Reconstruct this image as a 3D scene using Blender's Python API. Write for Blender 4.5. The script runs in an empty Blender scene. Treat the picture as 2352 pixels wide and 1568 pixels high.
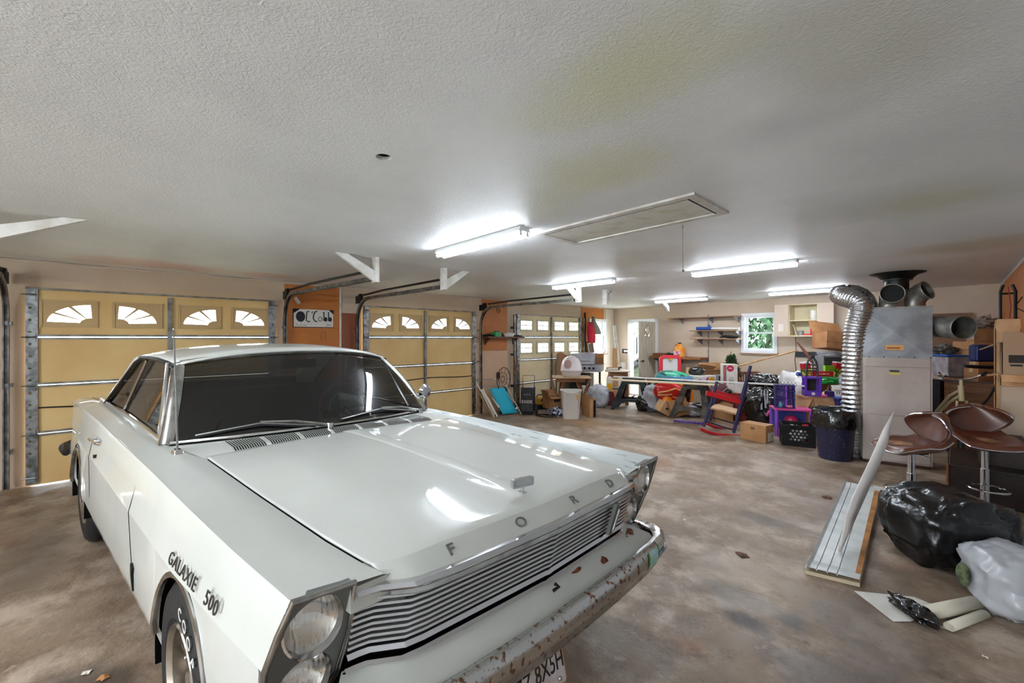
import bpy, math, random
from mathutils import Vector, Matrix, Euler, noise
D = bpy.data; SC = bpy.context.scene; COL = SC.collection
R = math.radians; PI = math.pi
# ---------------------------------------------------------------- camera
FP = 945.0; CXP = 1176.0; HYP = 775.0; CH = 1.6
YAW = math.atan((2190-CXP)/FP)
RX, RY = math.cos(YAW), math.sin(YAW)
FX, FY = -math.sin(YAW), math.cos(YAW)
cam = D.objects.new('camera', D.cameras.new('camera')); COL.objects.link(cam)
cam.location = (0, 0, CH); cam.rotation_euler = (PI/2, 0, YAW)
cam.data.sensor_width = 36; cam.data.lens = FP/2352*36
cam.data.shift_y = (HYP-784)/2352.0; cam.data.clip_start = .02; cam.data.clip_end = 200
SC.camera = cam
# ---------------------------------------------------------------- view, world
SC.view_settings.view_transform = 'Standard'; SC.view_settings.look = 'None'
SC.view_settings.gamma = 1; SC.view_settings.use_curve_mapping = False
SC.view_settings.exposure = 1.42
w = D.worlds.new('sky'); SC.world = w; w.use_nodes = True
nt = w.node_tree; bg = nt.nodes['Background']
bg.inputs[0].default_value = (.86, .93, 1, 1); bg.inputs[1].default_value = 7.0
LAMP = 25.0          # strength of every fluorescent tube
# ---------------------------------------------------------------- helpers
def lin(h):
    if not isinstance(h, str): return tuple(h)[:3]
    return tuple((c/12.92 if c <= .04045 else ((c+.055)/1.055)**2.4) for c in (int(h[i:i+2], 16)/255 for i in (0, 2, 4)))
def un(u, v, z=0.0):
    d = (CH-z)*FP/(v-HYP); a = (u-CXP)/FP
    return Vector((d*(a*RX+FX), d*(a*RY+FY), z))
def at(u, v, d):
    a = (u-CXP)/FP
    return Vector((d*(a*RX+FX), d*(a*RY+FY), CH-(v-HYP)*d/FP))
def onx(u, v, X):
    a = (u-CXP)/FP; return at(u, v, X/(a*RX+FX))
BM = (9.92-10.43)/7.17
def onback(u, v, off=0.0):
    a = (u-CXP)/FP; dx = a*RX+FX; dy = a*RY+FY
    return at(u, v, (10.43-off+BM*6.8)/(dy-BM*dx))
def backy(x): return 10.43+BM*(x+6.8)
BACKROT = math.atan(BM)
def depth(p): return p[0]*FX+p[1]*FY
MATS = {}
def mat(name, col='888888', rough=.55, metal=0.0, c2=None, sc=6.0, mix=.5, bump=0.0, bsc=60.0, coat=0.0, emi=None, es=1.0, spec=.5, stretch=None, trans=0.0, alpha=1.0, lo=.4, hi=.6, det=4):
    if name in MATS: return MATS[name]
    m = D.materials.new(name); m.use_nodes = True; n = m.node_tree.nodes; l = m.node_tree.links
    p = n['Principled BSDF']; MATS[name] = m
    c = lin(col); p.inputs['Base Color'].default_value = (*c, 1)
    p.inputs['Roughness'].default_value = rough; p.inputs['Metallic'].default_value = metal
    p.inputs['Coat Weight'].default_value = coat; p.inputs['Coat Roughness'].default_value = .06
    p.inputs['Specular IOR Level'].default_value = spec
    p.inputs['Transmission Weight'].default_value = trans; p.inputs['Alpha'].default_value = alpha
    if emi: p.inputs['Emission Color'].default_value = (*lin(emi), 1); p.inputs['Emission Strength'].default_value = es
    tc = None
    def coords(s=None):
        t = n.new('ShaderNodeTexCoord'); mp = n.new('ShaderNodeMapping'); l.new(t.outputs['Object'], mp.inputs[0])
        if s: mp.inputs['Scale'].default_value = s
        return mp.outputs[0]
    if c2:
        cc = coords(stretch); nz = n.new('ShaderNodeTexNoise'); nz.inputs['Scale'].default_value = sc; nz.inputs['Detail'].default_value = det
        l.new(cc, nz.inputs[0]); r = n.new('ShaderNodeMapRange'); r.inputs[1].default_value = lo; r.inputs[2].default_value = hi
        r.inputs[4].default_value = mix*2 if mix < .5 else 1
        l.new(nz.outputs[0], r.inputs[0]); mx = n.new('ShaderNodeMix'); mx.data_type = 'RGBA'
        mx.inputs[6].default_value = (*c, 1); mx.inputs[7].default_value = (*lin(c2), 1)
        l.new(r.outputs[0], mx.inputs[0]); l.new(mx.outputs[2], p.inputs['Base Color'])
    if bump:
        nb = n.new('ShaderNodeTexNoise'); nb.inputs['Scale'].default_value = bsc; nb.inputs['Detail'].default_value = 3
        l.new(coords(), nb.inputs[0]); b = n.new('ShaderNodeBump'); b.inputs['Strength'].default_value = bump; b.inputs['Distance'].default_value = .01
        l.new(nb.outputs[0], b.inputs['Height']); l.new(b.outputs[0], p.inputs['Normal'])
    return m
def lerp(a, b, t): return a+(b-a)*t
class MB:
    def __init__(s, tf=None): s.v = []; s.f = []; s.tf = tf
    def add(s, v, f, m=None):
        o = len(s.v)
        for p in v:
            p = Vector(p)
            if m is not None: p = m @ p
            s.v.append(p)
        s.f += [tuple(i+o for i in q) for q in f]; return s
    def box(s, c, d, rot=None, top=1.0, m=None):
        x, y, z = d[0]/2, d[1]/2, d[2]/2
        v = [(-x, -y, -z), (x, -y, -z), (x, y, -z), (-x, y, -z), (-x*top, -y*top, z), (x*top, -y*top, z), (x*top, y*top, z), (-x*top, y*top, z)]
        M = Matrix.Translation(Vector(c)) @ (Euler(rot).to_matrix().to_4x4() if rot else Matrix())
        if m is not None: M = m @ M
        return s.add(v, [(0, 3, 2, 1), (4, 5, 6, 7), (0, 1, 5, 4), (1, 2, 6, 5), (2, 3, 7, 6), (3, 0, 4, 7)], M)
    def bb(s, x0, x1, y0, y1, z0, z1, m=None): return s.box(((x0+x1)/2, (y0+y1)/2, (z0+z1)/2), (abs(x1-x0), abs(y1-y0), abs(z1-z0)), m=m)
    def bar(s, a, b, w, h=None, up=(0, 0, 1)):
        a = Vector(a); b = Vector(b); h = h or w; t = (b-a).normalized(); u = Vector(up)
        if abs(t.dot(u)) > .98: u = Vector((1, 0, 0))
        x = t.cross(u).normalized(); y = x.cross(t); v = []
        for p in (a, b):
            for i, j in ((-1, -1), (1, -1), (1, 1), (-1, 1)): v.append(p+x*(i*w/2)+y*(j*h/2))
        return s.add(v, [(0, 1, 2, 3), (7, 6, 5, 4), (0, 4, 5, 1), (1, 5, 6, 2), (2, 6, 7, 3), (3, 7, 4, 0)])
    def tube(s, pts, r, n=8, closed=False, caps=True):
        pts = [Vector(p) for p in pts]; N = len(pts); rs = r if isinstance(r, (list, tuple)) else [r]*N
        prev = None; v = []
        for i, p in enumerate(pts):
            if closed: t = pts[(i+1) % N]-pts[i-1]
            else: t = pts[min(i+1, N-1)]-pts[max(i-1, 0)]
            t = t.normalized() if t.length > 1e-9 else Vector((0, 0, 1))
            if prev is None:
                u = Vector((0, 0, 1)) if abs(t.z) < .9 else Vector((1, 0, 0))
                x = t.cross(u).normalized()
            else:
                x = (prev-t*prev.dot(t)); x = x.normalized() if x.length > 1e-6 else prev
            prev = x; y = t.cross(x)
            for k in range(n):
                a = 2*PI*k/n; v.append(p+(x*math.cos(a)+y*math.sin(a))*rs[i])
        f = []
        for i in range(N if closed else N-1):
            j = (i+1) % N
            for k in range(n): f.append((i*n+k, i*n+(k+1) % n, j*n+(k+1) % n, j*n+k))
        if caps and not closed: f += [tuple(range(n))[::-1], tuple((N-1)*n+k for k in range(n))]
        return s.add(v, f)
    def cyl(s, a, b, r, r2=None, n=16, caps=True): return s.tube([a, b], [r, r if r2 is None else r2], n, caps=caps)
    def lathe(s, prof, n=24, m=None, caps=True, a0=0, a1=2*PI):
        full = abs(a1-a0-2*PI) < 1e-6; K = n if full else n+1; v = []
        for r, z in prof:
            for k in range(K):
                a = a0+(a1-a0)*k/n; v.append((r*math.cos(a), r*math.sin(a), z))
        f = []
        for i in range(len(prof)-1):
            for k in range(n): k2 = (k+1) % K; f.append((i*K+k, i*K+k2, (i+1)*K+k2, (i+1)*K+k))
        if caps and full:
            if prof[0][0] > 1e-5: f.append(tuple(range(K))[::-1])
            if prof[-1][0] > 1e-5: f.append(tuple((len(prof)-1)*K+k for k in range(K)))
        return s.add(v, f, m)
    def grid(s, rows, closed=False, m=None):
        n = len(rows[0]); v = [p for r in rows for p in r]; f = []
        for i in range(len(rows)-1):
            for k in range(n if closed else n-1): f.append((i*n+k, i*n+(k+1) % n, (i+1)*n+(k+1) % n, (i+1)*n+k))
        return s.add(v, f, m)
    def poly(s, pts, th=0.0, axis=(0, 0, 1), m=None):
        n = len(pts); a = Vector(axis)
        if th == 0: return s.add(pts, [tuple(range(n))], m)
        v = [Vector(p) for p in pts]+[Vector(p)+a*th for p in pts]
        return s.add(v, [tuple(range(n))[::-1], tuple(range(n, 2*n))]+[(i, (i+1) % n, n+(i+1) % n, n+i) for i in range(n)], m)
    def sph(s, c, r, n=16, m=None, amp=0.0, fr=2.0, seed=0.0, pw=1.0, zmin=None):
        if not isinstance(r, (tuple, list)): r = (r, r, r)
        v = []; k = n//2+1
        for i in range(k):
            th = PI*i/(k-1)
            for j in range(n):
                ph = 2*PI*j/n; d = Vector((math.sin(th)*math.cos(ph), math.sin(th)*math.sin(ph), math.cos(th)))
                q = 1.0
                if amp: q = 1+amp*noise.noise(d*fr+Vector((seed, seed*1.7, 0)))+amp*.55*noise.noise(d*fr*2.7+Vector((0, seed, 3)))+amp*.35*abs(noise.noise(d*fr*6+Vector((seed, 0, 9))))
                e = Vector([math.copysign(abs(x)**pw, x) for x in d]) if pw != 1 else d
                p = Vector((e.x*r[0], e.y*r[1], e.z*r[2]))*q+Vector(c)
                if zmin is not None and p.z < zmin: p.z = zmin
                v.append(p)
        f = []
        for i in range(k-1):
            for j in range(n): f.append((i*n+j, (i+1)*n+j, (i+1)*n+(j+1) % n, i*n+(j+1) % n))
        return s.add(v, f, m)
    def build(s, name, m, parent=None, smooth=35, bevel=0.0, sub=0, solid=0.0, label=None, kind=None, bseg=2):
        me = D.meshes.new(name); vs = [s.tf(p) for p in s.v] if s.tf else s.v
        me.from_pydata([tuple(p) for p in vs], [], s.f)
        me.validate(); me.update()
        import bmesh
        b = bmesh.new(); b.from_mesh(me); bmesh.ops.remove_doubles(b, verts=b.verts, dist=1e-5)
        bmesh.ops.recalc_face_normals(b, faces=b.faces); b.to_mesh(me); b.free()
        if m: me.materials.append(m)
        if smooth:
            for p in me.polygons: p.use_smooth = True
            me.set_sharp_from_angle(angle=R(smooth))
        o = D.objects.new(name, me); COL.objects.link(o)
        if parent: o.parent = parent
        if bevel:
            x = o.modifiers.new('b', 'BEVEL'); x.width = bevel; x.segments = bseg; x.limit_method = 'ANGLE'; x.angle_limit = R(40)
        if solid:
            x = o.modifiers.new('s', 'SOLIDIFY'); x.thickness = solid; x.offset = 0
        if sub: x = o.modifiers.new('u', 'SUBSURF'); x.levels = sub; x.render_levels = sub
        if label: o['label'] = label
        if kind: o['kind'] = kind
        return o
def tag(o, label=None, cat=None, group=None, kind=None):
    if label: o['label'] = label
    if cat: o['category'] = cat
    if group: o['group'] = group
    if kind: o['kind'] = kind
    return o
def thing(name, label, cat, loc=(0, 0, 0), rz=0.0, group=None, rot=None, sc=1.0):
    o = D.objects.new(name, None); COL.objects.link(o); o.location = Vector(loc)
    o.rotation_euler = rot if rot else (0, 0, rz)
    if sc != 1.0: o.scale = (sc, sc, sc)
    o.empty_display_size = .1
    return tag(o, label, cat, group)
def solo(name, mb, m, label, cat, loc=(0, 0, 0), rz=0.0, group=None, rot=None, **k):
    o = mb.build(name, m, None, **k); o.location = Vector(loc); o.rotation_euler = rot if rot else (0, 0, rz)
    return tag(o, label, cat, group)
def struct(name, mb, m, parent=None, **k):
    o = mb.build(name, m, parent, **k); o['kind'] = 'structure'; return o
def dup(root, loc, rz=None, label=None):
    r = root.copy(); COL.objects.link(r); r.location = Vector(loc)
    if rz is not None: r.rotation_euler = (0, 0, rz)
    if label: r['label'] = label
    for ch in list(root.children):
        c = ch.copy(); COL.objects.link(c); c.parent = r
        for g in list(ch.children):
            d = g.copy(); COL.objects.link(d); d.parent = c
    return r
DG = bpy.context.evaluated_depsgraph_get
def curve_mesh(cu):
    o = D.objects.new('tmp', cu); COL.objects.link(o); dg = DG(); dg.update()
    me = D.meshes.new_from_object(o.evaluated_get(dg)); v = [p.co.copy() for p in me.vertices]; f = [tuple(p.vertices) for p in me.polygons]
    D.objects.remove(o); D.meshes.remove(me); D.curves.remove(cu); return v, f
def plate(outer, holes, th):
    """flat plate in XY with holes, centred thickness th"""
    cu = D.curves.new('p', 'CURVE'); cu.dimensions = '2D'; cu.fill_mode = 'BOTH'; cu.extrude = th/2
    for pts in [outer]+list(holes):
        sp = cu.splines.new('POLY'); sp.points.add(len(pts)-1); sp.use_cyclic_u = True
        for i, p in enumerate(pts): sp.points[i].co = (p[0], p[1], 0, 1)
    return curve_mesh(cu)
def text(s, size, th=.002, shear=0.0, space=1.0):
    cu = D.curves.new('t', 'FONT'); cu.body = s; cu.size = size; cu.extrude = th/2; cu.align_x = 'CENTER'; cu.align_y = 'CENTER'
    cu.shear = shear; cu.space_character = space; cu.resolution_u = 3
    return curve_mesh(cu)
def circ(cx, cy, r, n=24, r2=None): return [(cx+r*math.cos(2*PI*k/n), cy+(r2 or r)*math.sin(2*PI*k/n)) for k in range(n)]
def rect(x0, y0, x1, y1): return [(x0, y0), (x1, y0), (x1, y1), (x0, y1)]
def rrect(x0, y0, x1, y1, r, n=4):
    o = []
    for cx, cy, a in ((x1-r, y0+r, -90), (x1-r, y1-r, 0), (x0+r, y1-r, 90), (x0+r, y0+r, 180)):
        for k in range(n+1): t = R(a+90*k/n); o.append((cx+r*math.cos(t), cy+r*math.sin(t)))
    return o
def basis(o, x, y, z=None):
    x = Vector(x).normalized(); y = Vector(y).normalized(); z = Vector(z) if z else x.cross(y)
    m = Matrix((x, y, z)).transposed().to_4x4(); m.translation = Vector(o); return m
XZ = basis((0, 0, 0), (1, 0, 0), (0, 0, 1))       # plate XY -> XZ, thickness along -Y
YZ = basis((0, 0, 0), (0, 1, 0), (0, 0, 1))       # plate XY -> YZ, thickness along X
# ---------------------------------------------------------------- shared materials
M_white = mat('white_gloss_plastic', 'e8e4e2', .3)
M_whitep = mat('white_painted_wood', 'dedbd6', .5, c2='c9c4bb', sc=9)
M_black = mat('black_plastic', '0f0f10', .45, c2='1a1a1c', sc=12, spec=.3)
M_steel = mat('galvanised_steel', '9a9c9e', .38, 1, c2='6e7072', sc=14, bump=.05)
M_dark = mat('dark_metal', '3c3a3a', .45, .8, c2='2a2827', sc=9)
M_chrome = mat('chrome', 'd8d8da', .12, 1)
M_card = mat('cardboard', 'b98a5c', .8, c2='a87a4e', sc=5, bump=.06, bsc=30)
M_card2 = mat('dark_cardboard', '9a6b42', .8, c2='875a36', sc=5)
M_card3 = mat('pale_cardboard', 'd0a87e', .8, c2='bd9468', sc=5)
M_bagk = mat('black_bag_film', '0c0c0d', .16, spec=.9, bump=.8, bsc=14)
M_bagg = mat('grey_bag_film', 'a9abb4', .32, spec=.7, bump=.7, bsc=12, c2='c6c8d2', sc=4)
M_bagw = mat('white_bag_film', 'dad5d2', .35, bump=.6, bsc=12)
M_pine = mat('pine_wood', 'c59a6a', .6, c2='a87c4c', sc=3, stretch=(1, 12, 12))
M_oak = mat('orange_brown_wood', '96602f', .5, c2='77461f', sc=3, stretch=(1, 10, 10))
M_brown = mat('dark_brown_wood', '4c3020', .5, c2='3a2416', sc=3, stretch=(1, 8, 8))
M_print = mat('black_print', '241f1c', .7)
M_red = mat('red_plastic', 'c4202a', .35)
M_yellow = mat('yellow_plastic', 'e0a21c', .4)
M_blue = mat('blue_plastic', '2a4f9c', .35)
M_green = mat('green_plastic', '2c9a52', .4)
M_purple = mat('purple_plastic', '6438b4', .35)
M_pink = mat('pink_plastic', 'd84a94', .35)
M_grey = mat('grey_plastic', '8b8c90', .45)
M_rubber = mat('rubber', '1b1b1c', .7, bump=.2, bsc=40)
M_paper = mat('paper', 'e4e0d8', .7, c2='d2cdc2', sc=6)
M_tan = mat('tan_plastic', 'c8b79a', .5)
M_cream = mat('cream_paint', 'dccf9f', .5, c2='cfc08c', sc=4)

def thin_glass(name, tint, rough=.03, f0=.045):
    m = D.materials.new(name); m.use_nodes = True; n = m.node_tree.nodes; l = m.node_tree.links; n.clear()
    o = n.new('ShaderNodeOutputMaterial'); t = n.new('ShaderNodeBsdfTransparent'); g = n.new('ShaderNodeBsdfGlossy'); x = n.new('ShaderNodeMixShader'); w_ = n.new('ShaderNodeLayerWeight')
    p = n.new('ShaderNodeMath'); p.operation = 'POWER'; p.inputs[1].default_value = 5; q = n.new('ShaderNodeMath'); q.operation = 'MULTIPLY_ADD'; q.inputs[1].default_value = 1-f0; q.inputs[2].default_value = f0
    l.new(w_.outputs['Facing'], p.inputs[0]); l.new(p.outputs[0], q.inputs[0]); l.new(q.outputs[0], x.inputs[0]); t.inputs[0].default_value = (*tint, 1); g.inputs['Roughness'].default_value = rough
    l.new(t.outputs[0], x.inputs[1]); l.new(g.outputs[0], x.inputs[2]); l.new(x.outputs[0], o.inputs[0]); return m
# ================================================================ ROOM
XL, XR, Y0, H = -6.8, .50, -5.0, 2.44
def nodes(name):
    m = D.materials.new(name); m.use_nodes = True; MATS[name] = m
    return m, m.node_tree.nodes, m.node_tree.links, m.node_tree.nodes['Principled BSDF']
def N(n, t, **k):
    x = n.new(t)
    for a, b in k.items(): setattr(x, a, b)
    return x
def blot(n, l, geo, c, rad, soft=.5, wob=.6, sc=2.5):
    """soft mask with a ragged edge around a spot of the floor or ceiling"""
    nz = N(n, 'ShaderNodeTexNoise'); nz.inputs['Scale'].default_value = sc; nz.inputs['Detail'].default_value = 6; l.new(geo, nz.inputs[0])
    d = N(n, 'ShaderNodeVectorMath', operation='DISTANCE'); mp = N(n, 'ShaderNodeMapping'); mp.inputs['Scale'].default_value = (1/rad[0], 1/rad[1], 0)
    l.new(geo, mp.inputs[0]); l.new(mp.outputs[0], d.inputs[0]); d.inputs[1].default_value = (c[0]/rad[0], c[1]/rad[1], 0)
    a = N(n, 'ShaderNodeMath', operation='MULTIPLY_ADD'); l.new(nz.outputs[0], a.inputs[0]); a.inputs[1].default_value = wob*2; a.inputs[2].default_value = -wob
    s = N(n, 'ShaderNodeMath', operation='ADD'); l.new(d.outputs['Value'], s.inputs[0]); l.new(a.outputs[0], s.inputs[1])
    r = N(n, 'ShaderNodeMapRange', interpolation_type='SMOOTHSTEP'); r.inputs[1].default_value = 1; r.inputs[2].default_value = 1-soft; l.new(s.outputs[0], r.inputs[0])
    return r.outputs[0]
def mixc(n, l, a, b, f, amt=1.0):
    if amt != 1.0:
        m = N(n, 'ShaderNodeMath', operation='MULTIPLY'); l.new(f, m.inputs[0]); m.inputs[1].default_value = amt; f = m.outputs[0]
    x = N(n, 'ShaderNodeMix', data_type='RGBA')
    if isinstance(a, str): x.inputs[6].default_value = (*lin(a), 1)
    else: l.new(a, x.inputs[6])
    x.inputs[7].default_value = (*lin(b), 1); l.new(f, x.inputs[0]); return x.outputs[2]
def noisef(n, l, geo, sc, lo, hi, det=6, stretch=None):
    if stretch:
        mp = N(n, 'ShaderNodeMapping'); mp.inputs['Scale'].default_value = stretch; l.new(geo, mp.inputs[0]); geo = mp.outputs[0]
    z = N(n, 'ShaderNodeTexNoise'); z.inputs['Scale'].default_value = sc; z.inputs['Detail'].default_value = det; z.inputs['Roughness'].default_value = .65; l.new(geo, z.inputs[0])
    r = N(n, 'ShaderNodeMapRange'); r.inputs[1].default_value = lo; r.inputs[2].default_value = hi; l.new(z.outputs[0], r.inputs[0]); return r.outputs[0]
# concrete floor
m, n, l, p = nodes('stained_concrete'); g = N(n, 'ShaderNodeTexCoord').outputs['Object']
c = mixc(n, l, '98836f', '7b654f', noisef(n, l, g, 1.1, .38, .62))
c = mixc(n, l, c, 'b9a694', noisef(n, l, g, 2.3, .48, .62), .85)
c = mixc(n, l, c, '5f4a3c', noisef(n, l, g, 5.5, .52, .66), .7)
c = mixc(n, l, c, 'a8714a', noisef(n, l, g, 1.7, .60, .72), .5)
c = mixc(n, l, c, '3e332c', noisef(n, l, g, 16, .60, .70), .6); c = mixc(n, l, c, 'c9b8a6', noisef(n, l, g, 11, .58, .70, 8), .5); c = mixc(n, l, c, '5a3a26', noisef(n, l, g, 7, .62, .74, 8), .5)
for ctr, rad, col, amt, so, sc_ in (((-.95, 2.78), (.30, .20), '2c231e', .9, .9, 6), ((-.80, 2.55), (.20, .13), '2a211c', .85, .9, 8), ((-1.15, 3.0), (.2, .12), '33291f', .8, .9, 7), ((-1.15, 4.1), (.35, .2), '4a3a30', .7, .9, 6), ((-.62, 2.75), (.12, .16), '33291f', .8, .9, 8), ((-.3, 2.3), (.5, .5), '4a3d34', .7, .9, 3),
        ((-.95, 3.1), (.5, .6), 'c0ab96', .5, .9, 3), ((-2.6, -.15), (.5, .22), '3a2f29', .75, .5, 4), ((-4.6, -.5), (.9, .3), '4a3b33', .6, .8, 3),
        ((-3, 4.9), (1.4, .5), '8a5f3e', .45, .8, 3), ((-4.8, 6.3), (1.5, .5), '9a6c3c', .55, .8, 3), ((-.6, 4.9), (1.0, .7), '6b5140', .5, .9, 3),
        ((-.3, 3.0), (.5, .9), '4f4138', .55, .9, 3), ((-3.2, 6.2), (2.2, .5), 'b79c82', .4, .9, 2)):
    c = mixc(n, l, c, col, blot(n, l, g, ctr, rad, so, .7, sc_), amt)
l.new(c, p.inputs['Base Color'])
rr = N(n, 'ShaderNodeMapRange'); rr.inputs[3].default_value = .28; rr.inputs[4].default_value = .6; l.new(noisef(n, l, g, 3, .35, .65), rr.inputs[0]); l.new(rr.outputs[0], p.inputs['Roughness'])
bp = N(n, 'ShaderNodeBump'); bp.inputs['Strength'].default_value = .25; bp.inputs['Distance'].default_value = .01; l.new(noisef(n, l, g, 30, .3, .7), bp.inputs['Height']); l.new(bp.outputs[0], p.inputs['Normal'])
struct('floor', MB().bb(XL-.2, XR+.2, Y0-.2, 10.7, -.1, 0), m, smooth=0)
# ceiling: stippled plaster with pale water stains and painted pink reflected light
m, n, l, p = nodes('stippled_ceiling_plaster'); g = N(n, 'ShaderNodeTexCoord').outputs['Object']
c = mixc(n, l, 'ecedee', 'e4e5e7', noisef(n, l, g, .9, .4, .6))
for ctr, rad, col, amt, so in (((-.75, 1.15), (.55, .35), 'd8d9b6', .8, .9), ((-1.25, 1.75), (.6, .4), 'd9d8bb', .8, .8), ((-1.9, 2.0), (.55, .25), 'd6d5bf', .5, .9), ((-.2, 1.6), (.4, .5), 'c3c2b2', .6, .9),
        ((-.55, 3.4), (.55, .6), 'c9c8c4', .5, .9), ((-.1, 3.6), (.5, .7), 'c4c6a4', .6, .9), ((-.45, 1.9), (.35, .3), 'c8c8ca', .6, .9), ((-6.3, .3), (.5, 1.0), 'e0b8b0', .7, .7), ((-6.35, 1.4), (.35, .5), 'e0b0a8', .5, .7), ((-2.6, 4.0), (1.6, .7), 'c8c3b4', .5, .9), ((.1, 5.6), (.6, .6), 'bdb39a', .6, .9)):  # pink spots by the left wall are reflected light painted into the plaster
    c = mixc(n, l, c, col, blot(n, l, g, ctr, rad, so, .5, 2.0), amt)
l.new(c, p.inputs['Base Color']); p.inputs['Roughness'].default_value = .5
vz = N(n, 'ShaderNodeTexNoise'); vz.inputs['Scale'].default_value = 55; vz.inputs['Detail'].default_value = 3; vz.inputs['Distortion'].default_value = 1.2; l.new(g, vz.inputs[0])
bp = N(n, 'ShaderNodeBump'); bp.inputs['Strength'].default_value = .38; bp.inputs['Distance'].default_value = .012; l.new(vz.outputs[0], bp.inputs['Height']); l.new(bp.outputs[0], p.inputs['Normal'])
v, f = plate(rect(XL-.2, Y0-.2, XR+.2, 10.7), [circ(-1.81, .87, .036, 20)], .02)
b_ = MB(); b_.add(v, f, Matrix.Translation((0, 0, H+.01))); struct('ceiling', b_, m, smooth=0)
b_ = MB(); b_.lathe([(.036, 0), (.036, .12), (.0, .12)], 20, Matrix.Translation((-1.81, .87, H+.018)), caps=False)
solo('ceiling_hole_liner', b_, mat('shadowed_tin', '1a1917', .7), 'small round open hole cut in the ceiling above the car', 'ceiling hole')
# walls
M_wall = mat('beige_wall_paint', 'cbb8a4', .6, c2='c2ad96', sc=1.2, bump=.1, bsc=30)
M_wall2 = mat('pale_wall_paint', 'e4dccf', .6, c2='d8ccbc', sc=1.5, bump=.1, bsc=30)
def wallrun(a0, a1, holes, z1=H):
    """boxes (a0,a1,z0,z1) covering a wall run except for the holes"""
    out = []; cur = a0
    for h0, h1, hz0, hz1 in sorted(holes):
        out.append((cur, h0, 0, z1))
        if hz0 > 0: out.append((h0, h1, 0, hz0))
        out.append((h0, h1, hz1, z1)); cur = h1
    out.append((cur, a1, 0, z1)); return out
DOORS = [(-3.55, -1.22), (-.80, 1.56), (2.88, 5.24), (6.42, 8.78)]
b_ = MB()
for a, c_, z0, z1 in wallrun(Y0, 10.6, [(d0+.03, d1-.03, 0, 2.1) for d0, d1 in DOORS]+[(9.28, 9.98, 1.2, 2.07)]): b_.bb(XL-.16, XL, a, c_, z0, z1)
struct('wall_left', b_, M_wall, smooth=0)
BW = Matrix.Translation((-6.8, 10.43, 0)) @ Matrix.Rotation(BACKROT, 4, 'Z')
b_ = MB()
for a, c_, z0, z1 in wallrun(-.3, 7.6, [(.58, 1.36, 0, 2.03), (3.58, 4.2, 1.31, 2.09)]): b_.bb(a, c_, 0, .14, z0, z1)
wb_ = struct('wall_back', b_, M_wall, smooth=0); wb_.matrix_world = BW
M_blk = mat('white_painted_block', 'cfcfcf', .5, bump=.1)
m, n, l, p = nodes('white_painted_brick'); g = N(n, 'ShaderNodeTexCoord').outputs['Object']
mp = N(n, 'ShaderNodeMapping'); mp.inputs['Rotation'].default_value = (0, PI/2, 0); mp2 = N(n, 'ShaderNodeSeparateXYZ'); cb = N(n, 'ShaderNodeCombineXYZ'); l.new(g, mp2.inputs[0]); l.new(mp2.outputs[1], cb.inputs[0]); l.new(mp2.outputs[2], cb.inputs[1])
br = N(n, 'ShaderNodeTexBrick'); br.inputs['Scale'].default_value = 5; br.inputs['Mortar Size'].default_value = .02; br.inputs['Color1'].default_value = (*lin('cfcfd0'), 1); br.inputs['Color2'].default_value = (*lin('c2c3c5'), 1); br.inputs['Mortar'].default_value = (*lin('a9a9aa'), 1)
l.new(cb.outputs[0], br.inputs[0]); l.new(br.outputs[0], p.inputs['Base Color']); bp = N(n, 'ShaderNodeBump'); bp.inputs['Distance'].default_value = .01; bp.invert = True; l.new(br.outputs['Fac'], bp.inputs['Height']); l.new(bp.outputs[0], p.inputs['Normal'])
struct('wall_right', MB().bb(XR, XR+.15, Y0, 10.6, 0, H), m, smooth=0)
b_ = MB()
for a, c_, z0, z1 in wallrun(XL-.16, XR+.15, [(-2.4, -.1, 0, 2.15)]): b_.bb(a, c_, Y0-.15, Y0, z0, z1)  # opening added behind the camera to let in fill daylight
struct('wall_near', b_, M_wall, smooth=0)
def portal(loc, rot, sx, sy):
    L = D.lights.new('daylight_portal', 'AREA'); L.shape = 'RECTANGLE'; L.size = sx; L.size_y = sy; L.cycles.is_portal = True; o = D.objects.new('daylight_portal', L); COL.objects.link(o); o.location = loc; o.rotation_euler = rot
0 and portal((-4.7, Y0-.1, 1.07), (PI/2, 0, 0), 2.4, 2.15); 0 and portal((-1.4, Y0-.1, 1.07), (PI/2, 0, 0), 2.4, 2.15); 0 and portal((XL-.1, -2.4, 1.05), (PI/2, 0, -PI/2), 2.3, 2.1)
# pegboard
def pegboard(name, col, dark, sp=.0254):
    m, n, l, p = nodes(name); g = N(n, 'ShaderNodeTexCoord').outputs['Object']
    s = N(n, 'ShaderNodeSeparateXYZ'); l.new(g, s.inputs[0]); outs = []
    for i in (1, 2):
        a = N(n, 'ShaderNodeMath', operation='PINGPONG'); l.new(s.outputs[i], a.inputs[0]); a.inputs[1].default_value = sp/2
        outs.append(a.outputs[0])
    cb = N(n, 'ShaderNodeCombineXYZ'); l.new(outs[0], cb.inputs[0]); l.new(outs[1], cb.inputs[1])
    ln = N(n, 'ShaderNodeVectorMath', operation='LENGTH'); l.new(cb.outputs[0], ln.inputs[0])
    r = N(n, 'ShaderNodeMath', operation='LESS_THAN'); l.new(ln.outputs['Value'], r.inputs[0]); r.inputs[1].default_value = sp*.17
    c = mixc(n, l, col, dark, noisef(n, l, g, 3, .4, .6), .5); c = mixc(n, l, c, '4a2008', r.outputs[0]); l.new(c, p.inputs['Base Color']); p.inputs['Roughness'].default_value = .5; return m
M_peg = pegboard('orange_pegboard', 'c67830', 'b4621f')
def panelL(name, y0, y1, z0, z1, m, th=.012, x=XL): return struct(name, MB().bb(x, x+th, y0, y1, z0, z1), m, smooth=0)
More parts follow.
